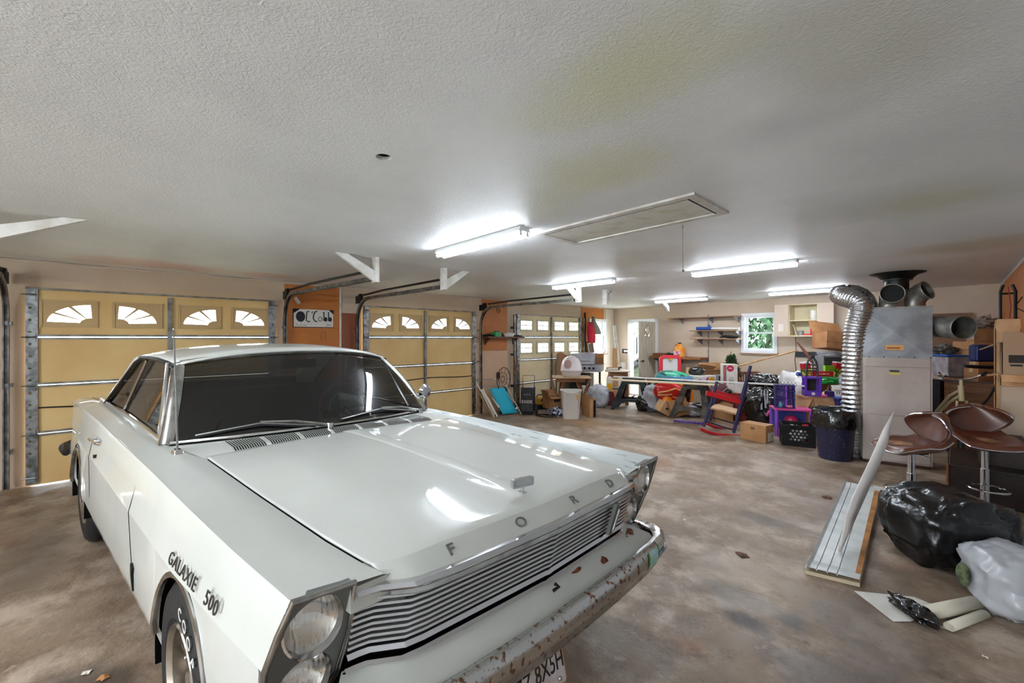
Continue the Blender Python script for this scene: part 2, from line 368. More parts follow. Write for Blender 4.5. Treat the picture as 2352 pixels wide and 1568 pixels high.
panelL('trim_1', 1.70, 2.50, .02, 2.40, M_peg); panelL('trim_2', 2.53, 2.80, .02, 2.0, mat('red_brown_board', '8c4a2c', .5))
panelL('trim_3', 5.46, 6.18, 1.32, 2.42, M_peg); panelL('trim_4', 8.87, 9.90, 2.10, 2.42, M_peg); panelL('trim_5', 8.87, 9.24, 1.2, 2.10, M_peg)
panelL('trim_6', 5.46, 6.18, .02, 1.31, mat('tan_wallboard', 'cfab8e', .6), .008); panelL('trim_7', 2.50, 2.53, 0, 2.42, M_whitep, .02)
struct('trim_8', MB().bb(XR-.012, XR, 5.6, 9.9, 1.0, 2.38), M_peg, smooth=0)
panelL('trim_9', 9.24, 10.4, 0, 1.12, M_wall2, .008); panelL('trim_10', 10.0, 10.4, 1.12, 2.42, M_wall2, .008)
# ragged cornice edge where plaster meets the left wall
b_ = MB(); random.seed(3); y = -1.2; pts = []
while y < 10.3: pts.append((XL+.012, y, H-.012+random.uniform(-.01, .006))); y += .16
b_.tube(pts, .012, 6); struct('trim_11', b_, mat('cracked_plaster', 'cfc0b4', .7), smooth=60)
# ---------------------------------------------------------------- garage doors
M_foam = mat('yellowed_door_panel', 'e8c88a', .55, c2='dab476', sc=1.6, bump=.06, bsc=8, lo=.35, hi=.7)
M_foam3 = mat('cream_door_panel', 'e9dab6', .5, c2='e0cba0', sc=1.6)
M_frame = mat('tan_window_frame', 'c4a674', .5)
M_framew = mat('weathered_window_frame', 'cfc6a4', .5)
M_strut = mat('zinc_strut', '9a9b98', .5, .55, c2='73726e', sc=8)
M_glass = thin_glass('window_glass', (.93, .96, .98), .05)
def wedge(cx, cz, s, a, b, t0, t1, r0):
    """one pane of a quarter fan; s = +1/-1 side the fan opens to"""
    o = [(cx+s*a*math.cos(lerp(t0, t1, k/8)), cz+b*math.sin(lerp(t0, t1, k/8))) for k in range(9)]
    i = [(cx+s*a*r0*math.cos(lerp(t0, t1, k/3)), cz+b*r0*math.sin(lerp(t0, t1, k/3))) for k in range(4)][::-1]
    return o+i
def garage_door(no, y0, y1, fan, wav=.0, holes=True):
    root = thing('door_%d' % no, None, None); root['kind'] = 'structure'
    del_ = [k for k in ('label', 'category') if k in root.keys()]
    for k in del_: del root[k]
    x = -6.765; ym = (y0+y1)/2; skin = M_foam if fan else M_foam3
    zs = [.006, .56, 1.085, 1.605, 2.13]; W = y1-y0
    half = [(y0+.06, ym-.05), (ym+.05, y1-.06)]; wins = []
    for h0, h1 in half:
        hw = h1-h0; wins += [(h0+.04*hw, h0+.44*hw, -1), (h0+.57*hw, h0+.97*hw, 1)]
    rows = [(1.725, 2.005)] if fan else [(1.75, 2.02), (1.22, 1.50)]
    for i in range(4):
        z0, z1 = zs[i]+.004, zs[i+1]-.004
        rw = [r for r in rows if r[0] > z0 and r[1] < z1]; mb = MB()
        if rw:
            v, f = plate(rect(y0, z0, y1, z1), [rect(a+.03, rw[0][0]+.03, b-.03, rw[0][1]-.03) for a, b, s in wins], .03)
            mb.add(v, f, Matrix.Translation((x, 0, 0)) @ YZ)
        else: mb.bb(x-.015, x+.015, y0, y1, z0, z1)
        mb.build('door_panel', skin, root, smooth=0)
    for r0, r1 in rows:
        for a, b, s in wins:
            mb = MB(); w_ = b-a; z = r0
            if fan:
                cx = b-.035 if s < 0 else a+.035; sgn = -1 if s < 0 else 1; aa = w_-.08; bb_ = r1-r0-.075
                hs = [wedge(cx, z+.04, sgn, aa, bb_, t0, t1, .28) for t0, t1 in ((.05, .50), (.60, 1.0), (1.1, 1.53))]
                v, f = plate(rect(a, r0, b, r1), hs, .008)
                mb.add(v, f, Matrix.Translation((x+.019, 0, 0)) @ YZ)
                v, f = plate(rect(a-.012, r0-.012, b+.012, r1+.012), [rect(a+.012, r0+.012, b-.012, r1-.012)], .018); mb.add(v, f, Matrix.Translation((x+.024, 0, 0)) @ YZ)
                for cy_, cz_ in ((a, r0), (b, r0), (a, r1), (b, r1)): mb.cyl((x+.02, cy_, cz_), (x+.042, cy_, cz_), .008, n=8)
                fo = mb.build('window_frame', M_frame, root)
            else:
                v, f = plate(rect(a-.01, r0-.01, b+.01, r1+.01), [rect(a+.035, r0+.035, b-.035, r1-.035)], .03); mb.add(v, f, Matrix.Translation((x+.015, 0, 0)) @ YZ)
                mb.bb(x+.01, x+.022, (a+b)/2-.006, (a+b)/2+.006, r0, r1); mb.bb(x+.01, x+.022, a, b, (r0+r1)/2-.008, (r0+r1)/2+.008)
                fo = mb.build('window_frame', M_framew, root)
            MB().poly([(x-.004, a+.01, r0+.01), (x-.004, b-.01, r0+.01), (x-.004, b-.01, r1-.01), (x-.004, a+.01, r1-.01)]).build('glass_pane', M_glass, fo, smooth=0)
    st = MB()
    for z in zs[1:4]:
        st.bb(x+.015, x+.045, y0+.07, y1-.07, z+.006, z+.026); st.bb(x+.015, x+.035, y0+.07, y1-.07, z-.024, z-.004)
    st.bb(x+.015, x+.05, y0, y1, 2.12, 2.14); st.build('horizontal_strut', M_strut, root, smooth=0)
    if fan: MB().tube([(x+.03, lerp(y0+.05, y1-.05, t), .83+.015*math.sin(t*9+no)) for t in [k/20 for k in range(21)]], .008, 6).build('lock_rod', M_dark, root)
    cs = MB(); cs.bb(x+.015, x+.05, ym-.022, ym+.022, .03, 2.10)
    for k in range(24): cs.cyl((x+.048, ym, .08+k*.085), (x+.053, ym, .08+k*.085), .006, n=6)
    cs.build('centre_stile', M_strut, root, smooth=0)
    for s, yy in ((1, y0), (-1, y1)):
        v, f = plate(rect(0, .03, .085, 2.13), [circ(.03 if s > 0 else .055, .1+k*.13, .013, 8) for k in range(16)], .006)
        mb = MB(); mb.add(v, f, Matrix.Translation((x+.04, yy-(0 if s > 0 else .085), 0)) @ YZ); mb.bb(x+.015, x+.04, yy-.002, yy+.004, .03, 2.13); 
        eo = mb.build('end_stile', M_steel, root, smooth=0)
        hg = MB()
        for z in zs[1:4]+[.1, 2.06]:
            yc = yy+s*.04; hg.bb(x+.044, x+.056, yc-.03, yc+.03, z-.05, z+.05); hg.cyl((x+.065, yc-.035, z), (x+.065, yc+.035, z), .01, n=8); hg.cyl((x+.065, yy-s*.03, z), (x+.065, yc, z), .006, n=8)
        hg.build('hinge', M_steel, root)
    return root
M_track = mat('weathered_track_steel', '8c8a88', .42, .8, c2='5e5c5a', sc=9)
def track(root, y, yend, xend=-4.25, z=2.22):
    """curved roller track rising beside the door and running back under the ceiling"""
    x = -6.70; pts = [(x, y, .02), (x, y, 1.0), (x, y, 1.83)]
    for k in range(1, 9):
        a = PI/2*k/8; pts.append((x+.38*(1-math.cos(a)), y, 1.84+.38*math.sin(a)))
    for t in (.25, .6, 1): pts.append((lerp(x+.38, xend, t), lerp(y, yend, t), z))
    mb = MB(); sec = [(-.022, -.022), (.022, -.022), (.022, .022), (.012, .022), (.012, -.012), (-.012, -.012), (-.012, .022), (-.022, .022)]
    rows = []
    for i, p in enumerate(pts):
        a = Vector(pts[max(i-1, 0)]); b = Vector(pts[min(i+1, len(pts)-1)]); t = (b-a).normalized(); yv = Vector((0, 1, 0)); nn = yv.cross(t)
        rows.append([Vector(p)+yv*q[0]+nn*q[1] for q in sec])
    mb.grid(rows, closed=True); mb.build('roller_track', M_track, root, smooth=30)
    sp = MB(); sp.tube([(x+.25, y, z+.06), (x+.9, lerp(y, yend, .3), z+.085), (xend-.05, yend, z+.09)], .016, 8); sp.build('extension_spring', mat('black_spring_steel', '1e1c1c', .5, .4), root)
    pu = MB(); pu.cyl((x+.12, y-.02, z+.03), (x+.12, y+.02, z+.03), .06, n=16); pu.box((x+.03, y, z), (.14, .03, .12)); pu.tube([(x+.12, y, z+.09), (x+.4, y, z+.07)], .004, 6)
    pu.build('pulley', mat('black_iron', '151414', .45, .5), root)
    jb = MB()
    for zz in (.4, 1.1, 1.75): jb.box((x-.05, y+.01, zz), (.1, .05, .04))
    jb.build('jamb_bracket', M_steel, root, smooth=0)
garage_door(1, -3.55, -1.22, True); d1 = garage_door(2, -.80, 1.56, True); d2 = garage_door(3, 2.88, 5.24, True); d3 = garage_door(4, 6.42, 8.78, False)
track(d1, -.93, -.85); track(d1, 1.68, 1.88, -4.2); track(d2, 2.76, 2.80, -4.28); track(d2, 5.36, 5.36, -4.25)
for y_ in (6.34, 8.87):
    b_ = MB(); b_.bb(-6.74, -6.70, y_-.022, y_+.022, .02, 2.12); b_.build('roller_track', M_track, d3, smooth=0); b_ = MB()
    for z_ in (.5, 1.2, 1.8): b_.bb(-6.8, -6.72, y_-.05, y_+.05, z_, z_+.04)
    b_.build('jamb_bracket', M_dark, d3, smooth=0)
# gap glow under the first door is open daylight: a chip of the bottom seal is missing
def hanger(loc, dirs, post=True, lab='', ln=.32, rz=0.0):
    t = thing('track_hanger', lab, 'ceiling bracket', loc, rz)
    if post: MB().bb(-.045, .045, -.02, .02, -.26, 0).build('post', M_whitep, t, smooth=0)
    m_ = MB(); m_.poly([(-.02, 0, -.25), (-.02, dirs*.03, -.25), (-.02, dirs*(ln+.1), -.002), (-.02, dirs*(ln-.02), -.002), (-.02, 0, -.15)], .04, (1, 0, 0)); m_.build('diagonal_brace', M_whitep, t, smooth=0)
hanger((-4.14, 1.90, 2.44), -1, True, 'white painted wooden ceiling bracket right of the wide fanlight garage door by the car')
hanger((-4.22, 2.80, 2.44), 1, True, 'white painted wooden ceiling bracket nearest the lit tube fixture above the hood', .28)
hanger((-4.19, 5.40, 2.44), -1, True, 'white painted wooden ceiling bracket in front of the second row tube light', .26)
hanger((-4.17, 6.12, 2.44), 1, True, 'short white ceiling post just beyond the second row tube light', .22)
hanger((-4.36, 8.86, 2.44), -1, False, 'thin grey ceiling bracket crossing the far left tube light', .22)
hanger((-4.35, -.80, 2.44), 1, True, 'chipped white ceiling bracket cut by the left edge of the photo', .50, R(-12))
# ---------------------------------------------------------------- lamps
M_tube = mat('lit_fluorescent_tube', 'ffffff', .4, emi='eaf4ff', es=LAMP)
M_enam = mat('white_enamel', 'e6e7e6', .35)
def fixture(x, y, lab, ln=1.16, rz=0.0, gap=0.0):
    t = thing('tube_light', lab, 'ceiling light', (x, y, H), rz, 'fluorescent tube lights under the ceiling')
    b = MB(); b.poly([(-ln/2, -.045, 0), (-ln/2, .045, 0), (-ln/2, .060, -.034), (-ln/2, -.060, -.034)], ln, (1, 0, 0)); b.build('housing', M_enam, t, smooth=0)
    for s in (-1, 1):
        for q in (-.035, .035): MB().box((s*(ln/2-.012), q, -.050), (.014, .022, .036)).build('lamp_socket', M_enam, t, smooth=0)
    for q in (-.035, .035): MB().cyl((-ln/2+.015, q, -.056), (ln/2-.015, q, -.056), .016, n=12).build('tube', M_tube, t)
    return t
fixture(-2.80, 2.20, 'lit white double tube ceiling light above the car hood, nearest the attic hatch')
fixture(-1.70, 5.25, 'lit double tube ceiling light right of the attic pull cord', 1.12)
fixture(-3.80, 4.98, 'lit double tube ceiling light behind the white track brackets', 1.12)
fixture(-3.98, 8.62, 'far lit tube ceiling light crossed by a thin grey bracket, near the back door', 1.12)
fixture(-1.75, 8.60, 'far lit tube ceiling light above the open wall cabinet', 1.12)
fixture(-2.9, -1.35, 'tube ceiling light out of the picture to the left of the car')
fixture(-2.9, -3.9, 'added unseen tube light for fill, far behind the viewer')  # added lamp, fills the room evenly from behind the camera
fixture(-1.0, -1.15, 'added unseen tube light for fill, just behind the viewer')  # extra lamp put in out of view to brighten the right-hand ceiling
# ---------------------------------------------------------------- attic hatch
t = thing('attic_hatch', 'long narrow attic access hatch in the ceiling with white trim and pull cord', 'attic hatch', (-1.66, 2.66, H))
b_ = MB(); v, f = plate(rect(-.64, -.27, .64, .27), [rect(-.585, -.215, .585, .215)], .014); b_.add(v, f, Matrix.Translation((0, 0, -.007))); b_.build('trim_frame', M_whitep, t, smooth=0)
b_ = MB(); b_.box((-.01, .005, -.004), (1.15, .42, .008), rot=(R(.8), 0, 0)); b_.build('hatch_panel', mat('stained_hatch_board', 'e0ded6', .6, c2='c9bda4', sc=8, bump=.4, bsc=55, lo=.5, hi=.75), t, smooth=0)
b_ = MB(); b_.bb(-.583, .583, -.214, -.207, -.014, -.001); b_.bb(.575, .583, -.21, .21, -.014, -.001); b_.build('shadow_gap_strip', mat('gap_black', '100c0a', .9), t, smooth=0)
b_ = MB(); q = un(1568, 515, 2.43)-Vector((-1.66, 2.66, H)); b_.tube([q, q+Vector((0, .0, -.12)), q+Vector((.003, 0, -.33))], .0025, 6); b_.sph(q+Vector((.003, 0, -.34)), .011, 8); b_.sph(q+Vector((0, 0, -.02)), .008, 8); b_.build('pull_cord', mat('old_cord', '8d8676', .7), t)
# ---------------------------------------------------------------- windows and back door
M_sash = mat('white_vinyl', 'e6e8ea', .35)
M_obs = mat('frosted_pane', 'eef6f2', .25, trans=1.0, alpha=1.0, bump=.3, bsc=30); 
def window(no, mtx, w_, z0, z1, deep, pane):
    r = thing('window_%d' % no, None, None); r['kind'] = 'structure'
    for k in ('label', 'category'):
        if k in r.keys(): del r[k]
    r.matrix_world = mtx
    def fr(x0, x1, a, b, th, y, t_):
        v, f = plate(rect(x0, a, x1, b), [rect(x0+th, a+th, x1-th, b-th)], t_); q = MB(); q.add(v, f, Matrix.Translation((0, y, 0)) @ XZ); return q
    fr(-.05, w_+.05, z0-.05, z1+.05, .055, -.01, .03).build('window_casing', M_sash, r, smooth=0)
    fr(0, w_, z0, z1, .02, deep/2, deep).build('window_jamb', M_sash, r, smooth=0)
    zm = (z0+z1)/2
    s1 = fr(.02, w_-.02, zm-.015, z1-.02, .035, deep*.7, .03).build('upper_sash', M_sash, r, smooth=0); s2 = fr(.02, w_-.02, z0+.02, zm+.02, .035, deep*.4, .03).build('lower_sash', M_sash, r, smooth=0)
    MB().poly([(.05, deep*.7, zm), (w_-.05, deep*.7, zm), (w_-.05, deep*.7, z1-.05), (.05, deep*.7, z1-.05)]).build('glass_pane', pane, s1, smooth=0); MB().poly([(.05, deep*.4, z0+.05), (w_-.05, deep*.4, z0+.05), (w_-.05, deep*.4, zm), (.05, deep*.4, zm)]).build('glass_pane', pane, s2, smooth=0)
    q = MB().bb(-.07, w_+.07, -.06, .0, z0-.075, z0-.05); q.build('window_sill', mat('brown_sill', 'a98a70', .6), r, smooth=0)
window(1, basis((XL, 9.28, 0), (0, 1, 0), (-1, 0, 0)), .70, 1.2, 2.07, .14, M_glass)
window(2, BW @ Matrix.Translation((3.58, 0, 0)), .62, 1.31, 2.09, .12, M_glass)
r_ = thing("door_5", None, None); r_["kind"] = "structure"
r_.matrix_world = BW
M_dpaint = mat('aged_door_paint', 'd3cdbd', .5, c2='c2b9a4', sc=3, stretch=(6, 6, 1))
b_ = MB(); b_.bb(.50, .58, -.03, .14, 0, 2.11); b_.bb(1.36, 1.44, -.03, .14, 0, 2.11); b_.bb(.50, 1.44, -.03, .14, 2.03, 2.11); b_.build('door_frame', M_sash, r_, smooth=0)
LM = Matrix.Translation((1.35, -.02, 0)) @ Matrix.Rotation(R(92), 4, 'Z')      # leaf swung into the room; local -x runs from the hinge
b_ = MB(); arch = [(-.56, 1.62)]+[(-.40+.16*math.cos(a), 1.66+.26*math.sin(a)) for a in [PI-PI*k/12 for k in range(13)]]+[(-.24, 1.62)]
hs = [[(-.54, 1.63), (-.52, 1.76), (-.44, 1.66), (-.45, 1.63)], [(-.50, 1.80), (-.43, 1.89), (-.41, 1.90), (-.41, 1.72)], [(-.39, 1.72), (-.39, 1.90), (-.37, 1.89), (-.30, 1.80)], [(-.35, 1.63), (-.36, 1.66), (-.28, 1.76), (-.26, 1.63)]]
v, f = plate(rect(-.76, .01, 0, 2.02), hs, .04); b_.add(v, f, LM @ XZ); lf = b_.build('door_leaf', M_dpaint, r_, smooth=0)
b_ = MB(); pts = [(x, .0, z) for x, z in arch]; b_.tube([LM @ Vector((x, -.024, z)) for x, z in arch], .009, 6, closed=True); b_.tube([LM @ Vector((x, .024, z)) for x, z in arch], .009, 6, closed=True)
for k in range(7): x = -.1-k*.095; b_.box(LM @ Vector((x, .022, .8)), (.006, .006, 1.4))
b_.build('door_moulding', mat('tan_moulding', 'b4a184', .5), lf)
b_ = MB(); b_.tube([LM @ Vector((-.70, -.09, 1.0)), LM @ Vector((-.70, .09, 1.0))], .012, 8)
for s in (-1, 1): b_.sph(LM @ Vector((-.70, s*.08, 1.0)), .028, 10)
b_.build('door_knob', M_dark, lf)
b_ = MB().bb(.50, 1.44, -.06, .14, 0, .02); b_.build('threshold', mat('worn_sill', '8a8077', .5), r_, smooth=0)
# outside: deck stairs with a white railing, sided house wall, shrubs
M_sid = mat('pale_green_siding', '6d7a66', .8); M_sidw = mat('blue_grey_siding', '8a98a8', .8)
def siding(name, mtx, w_, h_, m_, lab):
    b = MB()
    for k in range(int(h_/.13)): b.poly([(0, 0, k*.13), (0, -.03, k*.13), (0, -.008, k*.13+.13), (0, 0, k*.13+.13)], w_, (1, 0, 0))
    o = b.build(name, m_, None, smooth=0, label=lab); o.matrix_world = mtx; o['category'] = 'house wall'; return o
siding('sided_wall', Matrix.Translation((-9.5, 14.3, .0)), 3.2, 3.2, M_sid, 'pale green horizontal siding of the house seen through the open back door')
siding('sided_wall', basis((-12.5, 5.0, 0), (0, 1, 0), (-1, 0, 0), (0, 0, 1)), 16.0, 2.6, M_sidw, 'pale blue grey sided wall seen through the small panes of the far garage door')
b_ = MB(); b_.poly([(-8.6, 13.6, 1.75), (-5.6, 13.6, 1.75), (-8.4, 13.6, .35), (-8.4, 13.6, -.12), (-8.6, 13.6, -.12)], .5, (0, 1, 0)); solo('stair_stringer', b_, mat('dark_stair_board', '1c2024', .6), 'dark sloping underside of the outdoor stairs behind the white railing', 'stairs', smooth=0)
t = thing('stair_railing', 'white balustrade sloping down outside the open back door', 'railing', (-8.2, 13.0, 0))
A, B_ = Vector((-.7, 0, .75)), Vector((1.6, 0, 2.35)); MB().bar(A, B_, .09, .09).build('handrail', M_white, t, smooth=0)
MB().bar(A-Vector((0, 0, .75)), B_-Vector((0, 0, .75)), .09, .12).build('bottom_rail', M_white, t, smooth=0)
for k in range(17):
    p_ = A.lerp(B_, (k+.5)/17); MB().bar(p_-Vector((0, 0, .75)), p_, .035).build('baluster', M_white, t, smooth=0)
struct('ground', MB().bb(-30, 20, -15, 35, -.25, -.12), mat('pale_outdoor_ground', 'a9a79c', .9, c2='98a084', sc=.5), smooth=0)
M_leaf = mat('green_leaves', '2c4a2e', .8, c2='4a6a4c', sc=4)
b_ = MB(); random.seed(5)
for k in range(5200):
    a = random.uniform(0, 2*PI); rr_ = random.random()**.5; z = random.random(); p_ = Vector((rr_*3.0*math.cos(a), rr_*1.0*math.sin(a), .2+z*3.6)); s = random.uniform(.10, .22)
    q = Euler((random.uniform(-1, 1), random.uniform(-1, 1), a)).to_matrix(); b_.add([p_+q @ Vector(c)*s for c in ((-1, 0, 0), (0, -.4, .1), (1.2, 0, 0), (0, .4, .1))], [(0, 1, 2, 3)])
t = thing('leafy_shrub', 'green leafy shrub outside the small back window', 'shrub', (-4.2, 15.4, -.12))
b_.build('foliage', M_leaf, t, smooth=0); MB().tube([(0, 0, 0), (.05, 0, 1.2), (0, .1, 2.6)], [.07, .05, .02]).build('trunk', M_brown, t)
# ================================================================ CAR
CO = Vector((-1.84, 1.08, 0))
def K(p): return Vector((.935*p[0]+.005*p[1], .140*p[0]+.97*p[1], 1.09*p[2]))
M_car = mat('white_car_paint', 'cbccc5', .5, c2='c4c5be', sc=1.5, coat=.8, spec=.2)
M_carold = mat('weathered_fender_paint', 'c6ccca', .45, c2='5d6063', sc=5, stretch=(1.5, 5, 5), lo=.62, hi=.72, coat=.2)
M_bez = mat('grey_bezel_metal', '767876', .4, .5)
M_trim = mat('bright_trim', 'c9cac9', .2, 1, c2='9f9f9c', sc=10)
M_rust = mat('rust_pitted_chrome', 'cfcfcd', .2, 1, c2='8a6248', sc=42, lo=.56, hi=.64, bump=.12, bsc=160, det=10)
M_blackin = mat('car_black_interior', '161413', .6)
M_under = mat('black_underbody', '0b0b0b', .95, spec=.05)
M_wind = thin_glass('tinted_glass', (.24, .24, .235), .03, .07)
car = thing('car', 'white vintage hardtop sedan with rusty chrome bumper and dark windscreen', 'car', CO)
def C(): return MB(tf=K)
def itp(tab, x):
    tab = sorted(tab)
    if x <= tab[0][0]: return tab[0][1]
    for (a, u), (b, v) in zip(tab, tab[1:]):
        if x <= b:
            t = (x-a)/(b-a); return lerp(u, v, t)
    return tab[-1][1]
seamY = lambda x: itp([(.84, .635), (.80, .66), (.70, .69), (.5, .705), (.0, .72), (-.7, .735), (-.95, .78), (-1.1, .80), (-3.3, .80), (-3.6, .78), (-4.45, .76)], x)
seamZ = lambda x: itp([(.84, .825), (.80, .845), (.70, .858), (.5, .868), (0, .895), (-.7, .935), (-1.1, .945), (-2.2, .975), (-3.2, .975), (-3.6, .955), (-4.45, .91)], x)
ridY = lambda x: itp([(.79, .925), (.4, .935), (0, .94), (-1, .945), (-3, .94), (-4.2, .90), (-4.45, .87)], x)
ridZ = lambda x: itp([(.79, .872), (.4, .882), (0, .895), (-.7, .92), (-2.2, .95), (-3.5, .95), (-4.2, .925), (-4.45, .90)], x)
crY = lambda x: itp([(.78, .965), (.5, .985), (0, 1.0), (-2.5, .985), (-4.2, .93), (-4.45, .885)], x)
crZ = lambda x: itp([(.78, .70), (.5, .715), (0, .72), (-2.5, .735), (-4.45, .73)], x)
FW, RW, AR, WZ = 0.0, -3.0, .375, .325
def lowZ(x):
    z = itp([(.78, .40), (.45, .24), (-3.4, .22), (-4.45, .36)], x)
    for c_ in (FW, RW):
        if abs(x-c_) < AR: z = max(z, WZ+math.sqrt(AR*AR-(x-c_)**2)*(.93 if c_ == RW else .98))
    return z
xs = set([.79, .74, .68, .6, .5])
for c_ in (FW, RW):
    for k in range(17): xs.add(round(c_+AR*math.cos(PI*k/16)*.9999, 4))
xs |= {-.5, -.65, -.8, -.95, -1.1, -1.3, -1.6, -1.9, -2.2, -2.5, -3.5, -3.65, -3.85, -4.1, -4.3, -4.4, -4.45}
xs = sorted(xs, reverse=True)
def side(sg):
    rows = []
    for x in xs:
        lz = lowZ(x); cz_ = crZ(x); cy_ = crY(x); q = []
        q.append((x, seamY(x)-.02, seamZ(x)-.05)); q.append((x, seamY(x), seamZ(x)-.004)); q.append((x, seamY(x)+.012, seamZ(x)))
        ic = lerp(seamY(x), ridY(x), .45); q.append((x, ic, lerp(seamZ(x), ridZ(x), .3)+ .003)); q.append((x, lerp(ic, ridY(x), .9), ridZ(x)-.001)); q.append((x, ridY(x), ridZ(x)))
        q.append((x, ridY(x)+.010, ridZ(x)-.012))
        q.append((x, lerp(ridY(x), cy_, .55), lerp(ridZ(x), cz_, .5))); q.append((x, cy_-.006, cz_+.02)); q.append((x, cy_, cz_)); q.append((x, cy_-.014, cz_-.012))
        for t in (.3, .65, .95, 1.0):
            z = lerp(cz_-.012, lz, t); bul = itp([(.15, .90), (.25, .935), (.40, .985), (.55, .985), (.72, .975)], z)*itp([(-4.45, .90), (-3.9, .97), (-3, 1), (.4, 1), (.78, .97)], x)
            q.append((x, bul if t < 1 else bul-.012, z))
        z = q[-1]; q.append((x, z[1]-.004, z[2]+.004 if z[2] > .5 else z[2]))
        ln = max(0, min(1, (x-.45)/.34))
        rows.append([(a-.42*max(0, .872-c)*ln, sg*b, c) for a, b, c in q])
    return rows
for sg in (-1, 1):
    b = C(); rows = side(sg); b.grid(rows)
    fi = 0
    o = b.build('side_body', M_car if sg < 0 else M_carold, car, smooth=28)
    # wheel arch lips
    for c_ in (FW, RW):
        pts = [(c_+AR*math.cos(a), sg*(itp([(.15, .90), (.25, .935), (.40, .985), (.72, .975)], WZ+AR*math.sin(a))+.003), WZ+AR*math.sin(a)*(.93 if c_ == RW else .98)) for a in [R(8+164*k/20) for k in range(21)]]
        C().tube(pts, .011, 6).build('wheel_arch_trim', M_trim, o)
        w_ = C(); w_.lathe([(AR+.004, 0), (AR+.004, .379)], 24, basis((c_, sg*.979, WZ), (1, 0, 0), (0, 0, 1)) if sg > 0 else basis((c_, sg*.60, WZ), (1, 0, 0), (0, 0, 1)), caps=False, a0=R(-10), a1=R(190)); w_.build('wheel_well', M_under, o)
    # door seams, handle, key lock
    g_ = C()
    for xx in (-.82, -2.28):
        g_.tube([(xx, sg*(ridY(xx)+.004), ridZ(xx)-.006), (xx, sg*(crY(xx)+.001), crZ(xx)), (xx, sg*.9845, .48), (xx, sg*.93, .26)], .0014, 4)
    g_.build('door_seam', M_under, o)
    h_ = C(); hx = -2.02; hy = sg*.972; h_.tube([(hx+.09, hy, .873), (hx+.09, hy+sg*.02, .872), (hx-.07, hy+sg*.032, .868), (hx-.09, hy, .865)], .008, 6); h_.tube([(hx+.10, hy-sg*.004, .856), (hx+.0, hy+sg*.012, .852), (hx-.10, hy-sg*.004, .85)], .009, 6); h_.cyl((hx-.10, hy-sg*.01, .862), (hx-.10, hy+sg*.03, .862), .012, n=10)
    h_.build('door_handle', M_chrome, o); C().cyl((hx+.01, hy-sg*.01, .775), (hx+.01, hy+sg*.022, .775), .010, n=10).build('door_lock', M_dark, o)
# hood -------------------------------------------------------------
ys = [0, .008, .02, .034, .045, .1, .2, .3, .4, .48, .52, .55, .57, .60, .64, .67, .68, .69]
hx = [-.70, -.67, -.6, -.45, -.25, 0, .2, .4, .52, .62, .70, .75, .775, .79, .82, .85, .863, .868]
plat = lambda x: itp([(-.70, .936), (-.6, .945), (-.25, .940), (0, .928), (.4, .902), (.62, .887), (.75, .876), (.775, .872), (.79, .866), (.82, .843), (.85, .818), (.863, .806), (.868, .797)], x)
lipx = lambda a: itp([(0, .868), (.45, .852), (.60, .838), (.635, .825), (.69, .785), (.73, .775)], a)
rows = []
for x in hx:
    r = []
    for y in [-a for a in ys[:0:-1]]+ys:
        a = abs(y); t = a/.69
        u = itp([(-.70, 0), (.2, 0), (.868, 1)], x)
        xx = x-u*(.868-lipx(a)); xe = x-u*.083; ex = seamY(xe)-.005; yy = t*ex*(1 if y >= 0 else -1)
        if x <= -.67: xx += .02*t*t
        edge = seamZ(xe)-.001
        side_ = itp([(0, 0), (.48, 0), (.57, .45), (.69, 1)], a)
        z = lerp(plat(x)+.010*(1-(a/.52)**2 if a < .52 else 0)*itp([(.3, 1), (.78, .0)], x), min(edge, plat(x)), side_)
        z += itp([(0, .007), (.008, .007), (.034, .005), (.045, 0)], a)*itp([(-.6, 1), (.45, 1), (.60, .3), (.85, 0)], x)
        r.append((xx, yy, z))
    rows.append(r)
hood_rows = rows
hood = C().grid(rows).build('hood', M_car, car, smooth=16, solid=.008)
lip = C(); fr_ = rows[-1]; lip.grid([[(p[0]-.004, p[1], p[2]+.006) for p in fr_], [(p[0]+.006, p[1], p[2]+.004) for p in fr_], [(p[0]+.009, p[1], p[2]-.006) for p in fr_], [(p[0]+.002, p[1], p[2]-.014) for p in fr_], [(p[0]-.01, p[1], p[2]-.014) for p in fr_]]); lip.build('hood_lip_trim', M_trim, hood)
# letters on the hood lip
def surf(y, k=14):
    r0, r1 = hood_rows[k-1], hood_rows[k+1]
    def f_(r):
        for a, b in zip(r, r[1:]):
            if a[1] <= y <= b[1]: t = (y-a[1])/(b[1]-a[1]); return Vector(a).lerp(Vector(b), t)
        return Vector(r[0])
    a, b = f_(r0), f_(r1); return (a+b)/2, (a-b).normalized()
for ch, y in (('F', -.455), ('O', -.15), ('R', .165), ('D', .45)):
    p_, up = surf(y); v, f = text(ch, .052, .012); v = [Vector((q_.x*1.3, q_.y, q_.z)) for q_ in v]; mm = basis(p_+Vector((0, 0, .004)), (0, 1, 0), up); b = C(); b.add(v, f, mm); b.build('badge_letter', mat('worn_chrome', 'a9a9aa', .25, 1), hood, smooth=0)
